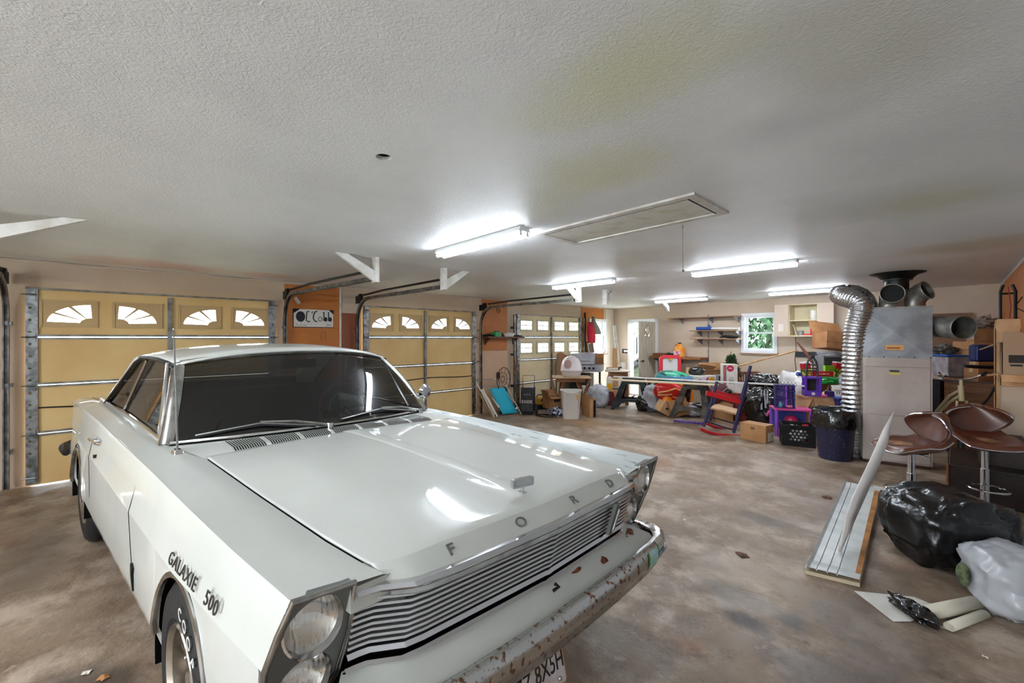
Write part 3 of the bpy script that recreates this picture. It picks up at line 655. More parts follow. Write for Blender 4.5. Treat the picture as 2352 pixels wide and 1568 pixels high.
# hood ornament: small framed bar emblem on a stem
p_, up = surf(.0, 10); b = C(); q = Matrix.Translation(p_+Vector((0, 0, .042))) @ Matrix.Rotation(R(-12), 4, 'Z')
v, f = plate(rrect(-.052, -.017, .052, .017, .008), [rrect(-.043, -.010, .043, .010, .004)], .016); b.add(v, f, q @ YZ); b.cyl(p_+Vector((0, 0, -.005)), p_+Vector((0, 0, .026)), .008, n=10); b.box(p_+Vector((0, 0, .004)), (.03, .02, .008))
oo = b.build('hood_ornament', M_chrome, hood); b = C(); v, f = plate(rrect(-.044, -.011, .044, .011, .004), [], .006); b.add(v, f, q @ YZ); b.build('ornament_insert', mat('grey_insert', 'a8aaa8', .3), oo)
b = C()
for k in range(6):
    pass
b.tube([surf(.0, k)[0]+Vector((0, 0, .002)) for k in (11, 12, 13, 14, 15)], .0022, 5); b.build('hood_centre_crease', M_trim, hood)
# cowl with vent slots ------------------------------------------------
wsb = lambda y: Vector((-.855-.22*(y/.80)**2, y, .966-.018*(y/.8)**2))        # windscreen base
wst = lambda y: Vector((-1.36-.13*(y/.66)**2, y, 1.375-.050*(y/.66)**2))       # windscreen top
ny = 24; r0 = []; r1 = []; r2 = []
for k in range(ny+1):
    y = lerp(-1, 1, k/ny)
    r0.append((-.68+.02*y*y, y*.735, .930-.004*y*y)); r1.append((-.76, y*.76, .951-.012*y*y)); p_ = wsb(y*.80); r2.append(p_+Vector((.02, 0, -.008)))
cowl = C().grid([r0, r1, r2]).build('cowl_panel', M_car, car, smooth=40)
b = C()
for grp in range(7):
    for k in range(13):
        y = -.60+grp*.175+k*.0118
        if y < .60:
            def cw(x_, y_):
                q_ = y_/.75; a0 = Vector((-.68+.02*q_*q_, y_, .930-.004*q_*q_)); a1 = Vector((-.76, y_, .951-.012*q_*q_)); a2 = wsb(y_)+Vector((.02, 0, -.008)); return (a0.lerp(a1, x_/.5) if x_ < .5 else a1.lerp(a2, (x_-.5)/.5))+Vector((0, 0, .0025))
            b.grid([[cw(t_, y+dy_+.02*t_) for dy_ in (-.0027, .0027)] for t_ in (.22, .5, .93)])
b.build('vent_slots', M_under, cowl, smooth=0)
# windscreen -------------------------------------------------------
rows = []
for i in range(9):
    t = i/8; rows.append([wsb(y*.80).lerp(wst(y*.66), t)+Vector((.035*math.sin(PI*t), 0, .012*math.sin(PI*t))) for y in [lerp(-1, 1, k/24) for k in range(25)]])
ws = C().grid(rows).build('windscreen', M_wind, car, smooth=180)
b = C(); edge = rows[0]+[r[-1] for r in rows[1:]]+rows[-1][::-1][1:]+[r[0] for r in rows[::-1][1:-1]]
C().tube([p+Vector((.006, 0, .004)) for p in rows[0]], .009, 6).build('screen_base_trim', M_chrome, ws); C().tube([p+Vector((.004, 0, .004)) for p in rows[-1]], .013, 6).build('screen_header_trim', M_trim, ws)
for s in (0, -1):
    pts = [r[s] for r in rows]; sg = -1 if s == 0 else 1
    b = C(); b.grid([[p+Vector((.012, -sg*.022, .006)) for p in pts], [p+Vector((.02, sg*.006, .008)) for p in pts], [p+Vector((-.01, sg*.038, .0)) for p in pts], [p+Vector((-.06, sg*.035, -.01)) for p in pts]])
    b.build('windscreen_pillar', M_trim, car, smooth=60)
# roof ------------------------------------------------------------
rail = [(-1.46, .685, 1.315), (-1.60, .695, 1.335), (-1.85, .70, 1.348), (-2.1, .70, 1.35), (-2.35, .70, 1.345), (-2.6, .695, 1.325), (-2.78, .69, 1.29)]
rows = []
for i, (x, y, z) in enumerate(rail):
    r = []; cz_ = itp([(-1.46, 1.385), (-1.6, 1.402), (-1.85, 1.418), (-2.1, 1.42), (-2.35, 1.412), (-2.6, 1.39), (-2.78, 1.35)], x)
    for k in range(-12, 13):
        t = k/12; a = abs(t); zz = z+(cz_-z)*(1-a**2.6); xx = x+(1-a*a)*(.115 if i == 0 else (.08 if i == 1 else (.0 if i < 5 else -.05)))
        if a > .9: zz -= .0
        r.append((xx, t*y, zz))
    rows.append(r)
roof = C().grid(rows).build('roof', M_car, car, smooth=60, solid=.012)
for sg in (-1, 1):
    A_ = [(-2.35, .70, 1.345), (-2.6, .695, 1.325), (-2.78, .69, 1.29), (-3.05, .70, 1.19), (-3.35, .725, 1.06), (-3.6, .745, .955)]
    B_ = [(-2.30, .712, 1.325), (-2.42, .722, 1.30), (-2.52, .735, 1.25), (-2.72, .755, 1.16), (-2.95, .785, 1.05), (-3.15, .805, .965)]
    rr = []
    for t in (0, .33, .66, 1):
        rr.append([(lerp(a[0], b[0], t), sg*(lerp(a[1], b[1], t)+.012*math.sin(PI*t)), lerp(a[2], b[2], t)) for a, b in zip(A_, B_)])
    C().grid(rr).build('rear_pillar', M_car, roof, smooth=60, solid=.01)
    tr = C(); tr.tube([(x, sg*(y+.012), z-.012) for x, y, z in rail[:5]]+[(x, sg*(y+.006), z) for x, y, z in B_], .011, 6); tr.build('drip_rail_trim', M_dark, roof)
    # side glass: quarter vent, door glass, rear quarter glass
    def sp(x, z): return (x, sg*lerp(.80, .705, (z-.95)/.39), z)
    gz = lambda x: itp([(-2.95, 1.05), (-2.72, 1.16), (-2.5, 1.26), (-2.38, 1.31), (-2.2, 1.325), (-1.6, 1.325), (-1.45, 1.28), (-1.15, 1.0)], x)
    def quad(a, b_, c_, d_): return [sp(*a), sp(*b_), sp(*c_), sp(*d_)]
    g1 = C(); n_ = 10; top = [(lerp(-1.62, -2.22, k/n_)) for k in range(n_+1)]
    g1.grid([[sp(lerp(-1.30, -2.38, k/n_), .955+.02*k/n_) for k in range(n_+1)], [sp(lerp(-1.56, -2.10, k/n_), 1.322) for k in range(n_+1)]]); gl = g1.build('door_glass', M_wind, car, smooth=0)
    g2 = C(); g2.poly(quad((-1.12, .95), (-1.27, .955), (-1.53, 1.322), (-1.47, 1.29))); g2.build('vent_glass', M_wind, car, smooth=0)
    g3 = C(); g3.poly([sp(-2.42, .975), sp(-2.14, 1.322), sp(-2.36, 1.312), sp(-2.50, 1.26), sp(-2.72, 1.16), sp(-2.95, 1.05), sp(-3.10, .975)]); g3.build('quarter_glass', M_wind, car, smooth=0)
    C().tube([sp(-1.285, .955), sp(-1.545, 1.322)], .010, 6).build('vent_divider', M_chrome, car); C().tube([sp(-2.40, .97), sp(-2.12, 1.325)], .012, 6).build('window_divider', M_chrome, car)
    b = C(); b.tube([(x, sg*(seamY(x)+.004), seamZ(x)+.008) for x in (-1.08, -1.4, -1.8, -2.2, -2.6, -3.0, -3.2, -3.6)], .010, 6); b.build('belt_trim', M_chrome, car)
# rear glass and deck
A_ = [[lerp(-.68, .68, k/12) for k in range(13)], [lerp(-.74, .74, k/12) for k in range(13)]]
C().grid([[(-2.80-.04*(1-(y/.68)**2), y, 1.30+.045*(1-(y/.68)**2)) for y in A_[0]], [(-3.6-.05*(1-(y/.74)**2), y, .955) for y in A_[1]]]).build('rear_window', M_wind, car)
C().grid([[(x, lerp(-1, 1, k/8)*seamY(x), seamZ(x)+.01*(1-(k/4-1)**2)) for k in range(9)] for x in (-3.6, -3.8, -4.1, -4.4, -4.45)]).build('trunk_lid', M_car, car, smooth=40)
b = C(); rw = side(1)[-1]; b.poly([(p[0], p[1], p[2]) for p in rw[1:-1]]+[(p[0], -p[1], p[2]) for p in rw[1:-1][::-1]]); b.build('rear_panel', M_car, car, smooth=0)
b = C(); b.tube([(-4.1, -.965, .48), (-4.35, -.95, .48), (-4.50, -.86, .48), (-4.53, 0, .48), (-4.50, .86, .48), (-4.35, .95, .48), (-4.1, .965, .48)], [.03, .05, .06, .06, .06, .05, .03], 10); b.build('rear_bumper', M_dark, car)
for sg in (-1, 1): C().lathe([(.085, 0), (.085, .05), (.06, .07), (0, .075)], 20, basis((-4.45, sg*.74, .72), (0, 1, 0), (0, 0, -1), (-1, 0, 0))).build('tail_lamp', mat('red_lens', '7a1014', .2), car)
M_lens = D.materials.new('ribbed_lamp_glass'); M_lens.use_nodes = True
_n = M_lens.node_tree.nodes; _l = M_lens.node_tree.links; _n.clear()
_o = _n.new('ShaderNodeOutputMaterial'); _a = _n.new('ShaderNodeBsdfTransparent'); _b = _n.new('ShaderNodeBsdfGlossy'); _m = _n.new('ShaderNodeMixShader'); _z = _n.new('ShaderNodeTexWave'); _z.inputs['Scale'].default_value = 22; _z.bands_direction = 'Y'; _p = _n.new('ShaderNodeBump'); _p.inputs['Distance'].default_value = .0015; _t = _n.new('ShaderNodeTexCoord')
_l.new(_t.outputs['Object'], _z.inputs[0]); _l.new(_z.outputs['Fac'], _p.inputs['Height']); _l.new(_p.outputs[0], _b.inputs['Normal']); _b.inputs['Roughness'].default_value = .08; _m.inputs[0].default_value = .38; _l.new(_a.outputs[0], _m.inputs[1]); _l.new(_b.outputs[0], _m.inputs[2]); _l.new(_m.outputs[0], _o.inputs[0])
# ---- front end: bezels, lamps, grille, valance, bumper --------------
for sg in (-1, 1):
    C().bb(.66, .772, sg*.60, sg*.768, .775, .838).build('nose_filler', M_car, car, smooth=0)
    # leaning plate (u = outward, v = up) on the fender tip
    def FP_(y, z): return Vector((.79-.42*(.872-z)-.05*max(0, .80-y)/.2*0, sg*y, z))
    out = [(.765, .858), (.925, .872), (.945, .79), (.962, .70), (.952, .60), (.935, .525), (.80, .515), (.755, .58), (.745, .72)]
    l1, l2 = (.852, .775), (.848, .608)
    rad = .082
    b = C(); v, f = plate(out, [circ(l1[0], l1[1], rad*.94, 28, .078), circ(l2[0], l2[1], rad*.9, 28, .072)], .03)
    b.add([FP_(p.x, p.y)+Vector((p.z-.018, 0, 0)) for p in v], f); bz = b.build('headlamp_bezel', M_bez, car, smooth=0)
    b = C(); b.tube([FP_(*p)+Vector((.002, 0, 0)) for p in out], .0085, 10, closed=True); b.build('bezel_trim', M_trim, bz)
    b = C(); b.grid([[FP_(*p)+Vector((0, 0, 0)) for p in out], [FP_(p[0]*.985+.005, p[1])+Vector((-.10, 0, 0)) for p in out]], closed=True); b.build('bezel_housing', M_bez, bz, smooth=20)
    for ly, lz in (l1, l2):
        o_ = FP_(ly, lz); mm = basis(o_+Vector((-.05, 0, 0)), (0, 1, 0), (0, 0, 1), (1, 0, 0)); r_ = .079 if lz > .7 else .074
        b = C(); b.lathe([(r_, .0), (r_*1.03, .045), (r_*.96, .05), (r_*.90, .030)], 28, mm, caps=False); lr = b.build('lamp_ring', M_chrome, bz)
        b = C(); b.lathe([(0, -.03), (r_*.4, -.022), (r_*.7, 0), (r_*.93, .026)], 28, mm, caps=False); b.build('lamp_reflector', mat('lamp_silver', 'ebe6dc', .12, 1), bz)
        b = C(); b.lathe([(r_*.93, .028), (r_*.75, .040), (r_*.4, .048), (0, .051)], 28, mm, caps=False); b.build('lamp_lens', M_lens, bz)
gx = lambda y: itp([(0, .866), (.02, .862), (.30, .850), (.55, .838), (.61, .828), (.69, .772), (.72, .765), (.775, .758)], abs(y))
gys = [-.750, -.72, -.69, -.61, -.55, -.3, -.02, 0, .02, .3, .55, .61, .69, .72, .750]
def gline(z, dx=0.0): return [(gx(y)-.30*(.80-z)+dx, y, z-.012*(1-abs(y)/.8)*0) for y in gys]
M_gbar = mat('bright_grille_metal', 'd9d9da', .25, .8)
gb = C(); gb.grid([gline(.825, -.07), gline(.58, -.09)]); grille = gb.build('grille', M_under, car, smooth=0)
for k in range(8):
    z = .783-k*.0185; b = C(); b.grid([gline(z+.0048, -.03), gline(z+.0048, .0), gline(z, .006), gline(z-.0045, 0), gline(z-.0045, -.03)]); b.build('grille_bar', M_gbar, grille, smooth=20)
for z, h_, n_ in ((.812, .011, 'grille_top_bar'), (.628, .012, 'grille_bottom_bar'), (.590, .008, 'grille_lower_trim')):
    b = C(); b.grid([gline(z+h_, -.05), gline(z+h_, .002), gline(z, .014), gline(z-h_, .002), gline(z-h_, -.05)]); b.build(n_, M_chrome, grille, smooth=20)
b = C(); y = .42; b.poly([(gx(y)+.008, y-.014, .785), (gx(y)+.008, y+.014, .785), (gx(y)-.036, y+.014, .645), (gx(y)-.036, y-.014, .645)], .02, (1, 0, 0)); b.build('grille_emblem', M_bez, grille, smooth=0, bevel=.003)
b = C(); b.poly([(gx(y)+.029, y-.005, .765), (gx(y)+.029, y+.005, .765), (gx(y)-.006, y+.005, .665), (gx(y)-.006, y-.005, .665)], .006, (1, 0, 0)); b.build('emblem_strip', M_chrome, grille, smooth=0)
b = C(); b.tube([(.85, .0, .60), (.862, .01, .59), (.855, -.015, .582)], .007, 6); b.build('hood_latch', M_dark, grille)
rows = [[(gx(y)-.075, y, .585) for y in gys], [(gx(y)-.06, y*1.02, .57) for y in gys], [(itp([(0, .845), (.5, .83), (.8, .79)], abs(y)), y*1.12, .525) for y in gys], [(itp([(0, .86), (.5, .845), (.8, .80)], abs(y)), y*1.14, .50) for y in gys]]
val = C().grid(rows).build('front_valance', M_car, car, smooth=40)
M_ruststain = mat('red_brown_rust', '5c2417', .8, c2='8a4a2a', sc=30)
def stain(pts, par, name='rust_patch'):
    b = C(); b.poly(pts, .0015, (0, 0, 1)); b.build(name, M_ruststain, par, smooth=0)
random.seed(8)
def vpt(y, t):
    a = Vector((gx(y)-.06, y*1.02, .572)); c_ = Vector((itp([(0, .845), (.5, .83), (.8, .79)], abs(y)), y*1.12, .527)); return a.lerp(c_, t)
stain([vpt(.36+.03*math.cos(a)*random.uniform(.5, 1.3), .62+.30*math.sin(a)*random.uniform(.4, 1.2))+Vector((0, 0, .001)) for a in [2*PI*k/11 for k in range(11)]], val)
stain([vpt(.20+.035*math.cos(a)*random.uniform(.6, 1.3), .2+.16*math.sin(a)*random.uniform(.4, 1)) for a in [2*PI*k/9 for k in range(9)]], val)
stain([vpt(.66+.05*math.cos(a)*random.uniform(.6, 1.3), .35+.22*math.sin(a)*random.uniform(.4, 1.2)) for a in [2*PI*k/9 for k in range(9)]], val)
bx = lambda y: itp([(0, .908), (.25, .903), (.5, .893), (.75, .875), (.88, .853), (.94, .82), (.98, .77), (1.0, .62)], abs(y))
bys = [0, .15, .3, .45, .6, .75, .84, .88, .91, .94, .96, .98, .99, 1.0]
path = [(bx(y), y) for y in bys]+[(.56, 1.01)]
path = [(x, -y) for x, y in path[:0:-1]]+path
sec = [(-.055, .505), (-.035, .522), (-.015, .524), (.004, .512), (.012, .49), (.012, .46), (.004, .437), (-.018, .42), (-.03, .405), (-.035, .375), (-.05, .36), (-.07, .36)]
rows = []
for i, (x, y) in enumerate(path):
    a = Vector(path[max(i-1, 0)]); b_ = Vector(path[min(i+1, len(path)-1)]); t = (b_-a).normalized(); nn = Vector((t.y, -t.x))
    rows.append([(x+nn.x*s[0], y+nn.y*s[0], s[1]+(.0)) for s in sec])
bump_ = C().grid(rows).build('front_bumper', M_rust, car, smooth=40)
for sg in (-1, 1): C().sph((bx(.86)+.012, sg*.86, .475), (.012, .016, .016), 10).build('bumper_bolt', M_chrome, bump_)
def bpt(y, s):
    i = 0; q = [(bx(yy), yy) for yy in bys]; x = bx(y); a = Vector((bx(y-.01), y-.01)); b_ = Vector((bx(y+.01), y+.01)); t = (b_-a).normalized(); nn = Vector((t.y, -t.x)); o = itp([(0, 0), (1, 1)], 0)
    prof = [(0.0, -.012, .5255), (.5, .0065, .513), (1, .0145, .49), (1.5, .0145, .462), (2, .007, .437)]
    d_ = itp([(p[0], p[1]) for p in prof], s); z = itp([(p[0], p[2]) for p in prof], s); return Vector((x+nn.x*d_, y+nn.y*d_, z))
for nm, y0_, y1_, s0, s1, mm in (('green_sticker', .66, .755, .5, 2, mat('teal_sticker', '8fc8bd', .5, c2='b7d4d2', sc=30)), ('pale_sticker', .765, .85, .0, 1.0, mat('faded_sticker', 'b3b09c', .5)), ('blue_sticker', .765, .86, 1.2, 1.7, mat('blue_sticker_print', '4a6d93', .5, c2='9db4c6', sc=25)), ('lime_sticker_edge', .645, .66, .6, 2, mat('lime_sticker_print', '6f9a1c', .6))):
    b = C(); b.grid([[bpt(lerp(y0_, y1_, i/4), lerp(s0, s1, j/6)) for j in range(7)] for i in range(5)]); b.build(nm, mm, bump_, smooth=0)
# licence plate below the bumper
b = C(); pm = basis((.85, -.11, .322), (0, 1, 0), (-.22, 0, 1)); v, f = plate(rrect(-.16, -.08, .16, .08, .012), [], .004); b.add(v, f, pm); lp = b.build('licence_plate', mat('worn_plate_white', 'd6cfd2', .5, c2='b7a79a', sc=14), bump_, smooth=0)
b = C(); v, f = text('HZZ 8X5H', .085, .003); b.add([(p.x*.78, p.y, p.z+.003) for p in v], f, pm); b.build('plate_lettering', M_print, lp, smooth=0)
b = C(); b.tube([pm @ Vector((x, y, 0)) for x, y in rrect(-.16, -.08, .16, .08, .012)], .004, 5, closed=True); b.build('plate_border', mat('orange_rust_edge', 'b0754a', .6), lp)
b = C(); b.sph(pm @ Vector((.12, -.055, .006)), .008, 8); b.build('plate_bolt', M_chrome, lp)
C().box((.50, 0, .38), (.40, 1.2, .20)).build('front_pan', M_under, car, smooth=0); C().box((-1.9, 0, .42), (4.4, 1.30, .36)).build('floor_pan', M_under, car, smooth=0)
C().bb(-.55, .62, -.62, .62, .30, .80).build('engine_bay', M_under, car, smooth=0)
# script badge and small shield on the right fender
n_ = Vector((0, -.95, .3)).normalized(); up = Vector((0, .3, .95)).normalized()
for s_, x_ in (('GALAXIE', .10), ('500', .395)):
    b = C(); v, f = text(s_, .047, .003, shear=.0, space=1.1); mm = basis((x_, -.993+.018*(x_-.19), .757), (1, .018, .0), up)
    b.add([(p.x*1.5, p.y*1.15, p.z) for p in v], f, mm); b.build('script_badge', mat('dark_chrome_letters', '77777a', .25, 1), car, smooth=0)
b = C(); b.poly([(-.79, -.984, .515), (-.76, -.984, .50), (-.77, -.984, .47), (-.76, -.98, .405), (-.785, -.98, .40), (-.785, -.984, .46), (-.80, -.984, .49)], .010, (0, -1, 0)); b.build('fender_badge', M_dark, car, smooth=0)
# antenna, wipers, mirror
b = C(); b.tube([(-.86, -.805, .935), (-.855, -.81, 1.2), (-.72-.12, -.825, 1.50)], [.0055, .0045, .003], 6); an = b.build('antenna', mat('antenna_steel', '8e8e90', .35, .8), car)
C().sph((-.84, -.825, 1.505), .005, 8).build('antenna_tip', M_chrome, an); b = C(); b.box((-.86, -.805, .944), (.085, .05, .026), top=.6); b.build('antenna_base', M_chrome, an, bevel=.004)
for y0_, y1_ in ((-.06, -.70), (.70, .02)):
    b = C(); P = wsb(y0_)+Vector((.035, 0, .012)); Q = wsb(lerp(y0_, y1_, .55)).lerp(wst(lerp(y0_, y1_, .55)), .09)+Vector((.035, 0, .03)); T_ = wsb(y1_).lerp(wst(y1_*.85), .05)+Vector((.03, 0, .012))
    b.cyl(P-Vector((0, 0, .03)), P+Vector((0, 0, .012)), .02, n=12); b.tube([P, lerp(P, Q, .5)+Vector((0, 0, .012)), Q], [.008, .007, .005], 6); wp = b.build('wiper_arm', M_trim, car)
    b = C(); b.tube([wsb(lerp(y0_, y1_, .12)).lerp(wst(lerp(y0_, y1_, .12)), .02)+Vector((.03, 0, .01)), Q+Vector((-.004, 0, -.008)), T_], .004, 6); b.build('wiper_blade', mat('wiper_chrome', '9b9b9b', .3, 1), wp)
    b = C(); b.tube([wsb(lerp(y0_, y1_, .12)).lerp(wst(lerp(y0_, y1_, .12)), .02)+Vector((.026, 0, .002)), Q+Vector((-.010, 0, -.018)), T_-Vector((.004, 0, .008))], .005, 6); b.build('wiper_rubber', M_rubber, wp)
b = C(); b.lathe([(0, .03), (.04, .024), (.058, .0), (.05, -.014), (0, -.016)], 20, basis((-1.25, .93, 1.055), (0, 0, 1), (0, 1, 0), (1, 0, 0))); b.tube([(-1.26, .93, 1.02), (-1.24, .91, .97), (-1.22, .87, .955)], .008, 6); b.build('wing_mirror', M_chrome, car)
# interior
b = C(); b.grid([[(wsb(y).x-.02, y, .94) for y in [lerp(-.74, .74, k/10) for k in range(11)]], [(-1.18, y, .955) for y in [lerp(-.74, .74, k/10) for k in range(11)]], [(-1.22, y, .90) for y in [lerp(-.74, .74, k/10) for k in range(11)]], [(-1.15, y, .70) for y in [lerp(-.74, .74, k/10) for k in range(11)]]]); b.build('dashboard', M_blackin, car)
C().bb(-3.6, -1.1, -.79, .79, .56, .60).build('cabin_floor', M_blackin, car, smooth=0)
for x in (-2.05, -2.95):
    b = C(); b.box((x+.1, 0, .66), (.5, 1.36, .16)); b.box((x-.19, 0, .90), (.14, 1.36, .40), rot=(0, R(-14), 0)); b.build('bench_seat', M_blackin, car, bevel=.03)
b = C(); sc_ = basis((-1.44, .36, .955), (0, 1, 0), (-.38, 0, 1)); b.tube([sc_ @ Vector((.20*math.cos(a), .20*math.sin(a), 0)) for a in [2*PI*k/36 for k in range(36)]], .011, 8, closed=True); sw = b.build('steering_wheel', mat('oxblood_wheel', '6b2a1c', .35), car)
b = C(); b.tube([sc_ @ Vector((.135*math.cos(a), .135*math.sin(a), .012)) for a in [PI*k/18 for k in range(19)]], .004, 6); b.box(sc_ @ Vector((0, 0, 0)), (.02, .34, .03)); b.tube([sc_ @ Vector((0, 0, 0)), (-1.15, .36, .84)], .02, 8); b.build('horn_ring', M_trim, sw)
b = C(); b.box((-1.40, 0, 1.30), (.02, .22, .055)); b.build('rear_view_mirror', M_blackin, car)
# wheels (true circles, built in world units)
M_tyre = mat('tyre_rubber', '131315', .6, bump=.15, bsc=50)
M_rim = mat('cast_alloy', 'a89f92', .28, .9, c2='8a8178', sc=8)
def wheel(x, sg, steer=0.0, lab=None):
    c_ = K((x, sg*(.985 if (x == FW and sg < 0) else .955), 0))+CO; t = D.objects.new('wheel', None); COL.objects.link(t); t.parent = car; t.location = Vector((c_.x, c_.y, .365))-CO; t.rotation_euler = (0, 0, R(8.5)+steer+(0 if sg < 0 else PI))
    # local: axle along Y, outer face at -Y
    ax = basis((0, 0, 0), (1, 0, 0), (0, 0, 1), (0, -1, 0)); RT = .365; Wd = .225
    prof = [(.215, -Wd), (.27, -Wd-.0), (.33, -Wd+.01), (.355, -Wd+.03), (RT, -Wd+.055)]
    for k in range(1, 5): z_ = -Wd+.055+k*(Wd-.11)/5; prof += [(RT, z_-.005), (RT-.008, z_-.004), (RT-.008, z_+.004), (RT, z_+.005)]
    prof += [(RT, -.055), (.355, -.03), (.33, -.01), (.27, 0), (.235, -.004), (.215, -.02)]
    # merge into the wheel empty's parts
    b = MB(); b.lathe(prof, 48, ax, caps=False); b.build('tyre', M_tyre, t, smooth=30)
    b = MB(); b.lathe([(.215, -.19), (.20, -.18), (.19, -.06), (.195, -.02), (.212, -.004), (.217, -.014)], 40, ax, caps=False)
    b.lathe([(0, -.03), (.045, -.03), (.05, -.05), (.05, -.10)], 20, ax, caps=False)
    for k in range(5):
        a = R(90+72*k); d_ = Vector((math.cos(a), 0, math.sin(a))); s_ = Vector((-math.sin(a), 0, math.cos(a)))
        r0 = []; 
        for rr_, w_, dz in ((.03, .028, .045), (.10, .024, .055), (.195, .034, .045)): r0.append([d_*rr_+s_*w_+Vector((0, dz+.03, 0)), d_*rr_+s_*w_*.6+Vector((0, dz, 0)), d_*rr_-s_*w_*.6+Vector((0, dz, 0)), d_*rr_-s_*w_+Vector((0, dz+.03, 0))])
        b.grid(r0)
    b.build('rim', M_rim, t, smooth=35); MB().lathe([(0, -.11), (.19, -.11)], 24, ax, caps=False).build('brake_drum', M_under, t)
    MB().tube([(.10, .035, .165), (.105, .0, .172)], .004, 6).build('valve_stem', M_white, t)
    b = MB()
    for word, a_ in (('COOPER', 82),):
        for i, ch in enumerate(word):
            a = R(a_-i*12.5); v, f = text(ch, .060, .002); d_ = Vector((math.cos(a), 0, math.sin(a))); tt = Vector((math.sin(a), 0, -math.cos(a)))
            b.add(v, f, basis(d_*.290+Vector((0, -.0015, 0)), tt, d_, (0, -1, 0)))
    b.build('tyre_lettering', M_white, t, smooth=0)
wheel(FW, -1, R(-2)); wheel(FW, 1, 0); wheel(RW, -1); wheel(RW, 1)
# ================================================================ THINGS IN THE GARAGE
def carton(lab, loc, size, rz=0.0, m=None, flaps=None, group=None, rot=None, name='cardboard_box', tape=True, cat='box', mark=None, sc=1.0):
    """box of size (w, d, h) standing on loc; flaps = {side: (angle, length)} opens the top"""
    w_, d_, h_ = size; m = m or M_card; t = thing(name, lab, cat, loc, rz, group, rot)
    th = .006; b = MB()
    if flaps is None:
        b.bb(-w_/2, w_/2, -d_/2, d_/2, 0, h_); b.build('carton_body', m, t, smooth=0, bevel=.003)
        if tape: MB().bb(-w_/2-.001, w_/2+.001, -.025, .025, h_-.05, h_+.001).build('packing_tape', mat('packing_tape', 'c9a77a', .25), t, smooth=0)
    else:
        b.bb(-w_/2, w_/2, -d_/2, d_/2, 0, th); b.bb(-w_/2, w_/2, -d_/2, -d_/2+th, th, h_); b.bb(-w_/2, w_/2, d_/2-th, d_/2, th, h_); b.bb(-w_/2, -w_/2+th, -d_/2, d_/2, th, h_); b.bb(w_/2-th, w_/2, -d_/2, d_/2, th, h_)
        b.build('carton_body', m, t, smooth=0)
        for s, (an, ln) in flaps.items():
            a = R(an); q = MB()      # angle: 90 = upright, 0 = flat outward, negative = hanging
            if s in 'fb':
                sg = -1 if s == 'f' else 1; y0 = sg*d_/2; q.poly([(-w_/2, y0, h_), (w_/2, y0, h_), (w_/2-.01, y0+sg*ln*math.cos(a), h_+ln*math.sin(a)), (-w_/2+.01, y0+sg*ln*math.cos(a), h_+ln*math.sin(a))], .005, (0, -math.sin(a)*sg, math.cos(a)))
            else:
                sg = -1 if s == 'l' else 1; x0 = sg*w_/2; q.poly([(x0, -d_/2, h_), (x0, d_/2, h_), (x0+sg*ln*math.cos(a), d_/2-.01, h_+ln*math.sin(a)), (x0+sg*ln*math.cos(a), -d_/2+.01, h_+ln*math.sin(a))], .005, (-math.sin(a)*sg, 0, math.cos(a)))
            q.build('flap', m, t, smooth=0)
    if mark:
        for (x0, z0, x1, z1, mm) in mark: MB().bb(x0, x1, -d_/2-.0015, -d_/2, z0, z1).build('printed_mark', mm, t, smooth=0)
    return t
def bag(lab, loc, r, m, seed, rz=0.0, tie=None, name='trash_bag', rot=None, amp=.17, n=56, group=None, cat='bag', pw=.85):
    t = thing(name, lab, cat, loc, rz, group, rot)
    MB().sph((0, 0, r[2]*.92), r, n, amp=amp, fr=1.5, seed=seed, pw=pw, zmin=0).build('bag_body', m, t, smooth=60)
    if tie:
        b = MB(); x, y, z = tie; random.seed(seed*7)
        b.lathe([(.06, -.06), (.018, 0), (.018, .01), (.03, .03), (.036, .045)], 12, Matrix.Translation((x, y, z)), caps=False)
        b.build('tied_neck', m, t, smooth=80)
    return t
def flatfan(b, c, r, n, z0=0, seed=1, th=.0):
    random.seed(seed); b.poly([(c[0]+r*math.cos(2*PI*k/n)*random.uniform(.6, 1.2), c[1]+r*math.sin(2*PI*k/n)*random.uniform(.6, 1.2), z0) for k in range(n)], .006)
FACE = YAW            # rz that turns a thing's -y side square to the camera axis
# ---------------------------------------------------------------- left wall: pegboard sign and shelf
t = thing('painted_sign', 'hand painted white sign with black bubble lettering on the orange pegboard', 'sign', (XL+.02, 2.11, 1.90))
SG = basis((0, 0, 0), (0, 1, 0), (0, 0, 1))
v, f = plate([(-.29, -.135), (.29, -.135), (.29, .07), (.22, .135), (-.20, .135), (-.29, .07)], [], .012); b = MB(); b.add(v, f, SG); b.build('sign_board', mat('white_sign_paint', 'd9d6cf', .5), t, smooth=0)
v, f = plate(rect(-.30, -.145, .30, .14), [], .006); b = MB(); b.add(v, f, Matrix.Translation((-.010, 0, 0)) @ SG); b.build('backing_board', M_black, t, smooth=0)
INK = mat('black_ink', '15131a', .6)
def ink(mb): mb.build('lettering', INK, t, smooth=0)
b = MB(); v, f = plate(circ(-.195, .02, .065, 24, .080), [], .003); b.add(v, f, Matrix.Translation((.007, 0, 0)) @ SG); ink(b)
def stroke(pts, w_=.008): b = MB(); b.tube([(.008, p[0], p[1]) for p in pts], w_, 6); ink(b)
stroke([(-.07, .105), (-.105, .10), (-.112, .02), (-.115, -.04), (-.08, -.055), (-.06, -.05)]); stroke([(-.025, .105), (-.033, .075)], .006)
stroke([(.045, .11), (.015, .10), (-.01, .05), (-.012, -.01), (.01, -.045), (.045, -.05)], .009)
stroke([(.09+.026*math.cos(2*PI*k/16), -.01+.034*math.sin(2*PI*k/16)) for k in range(17)], .004)
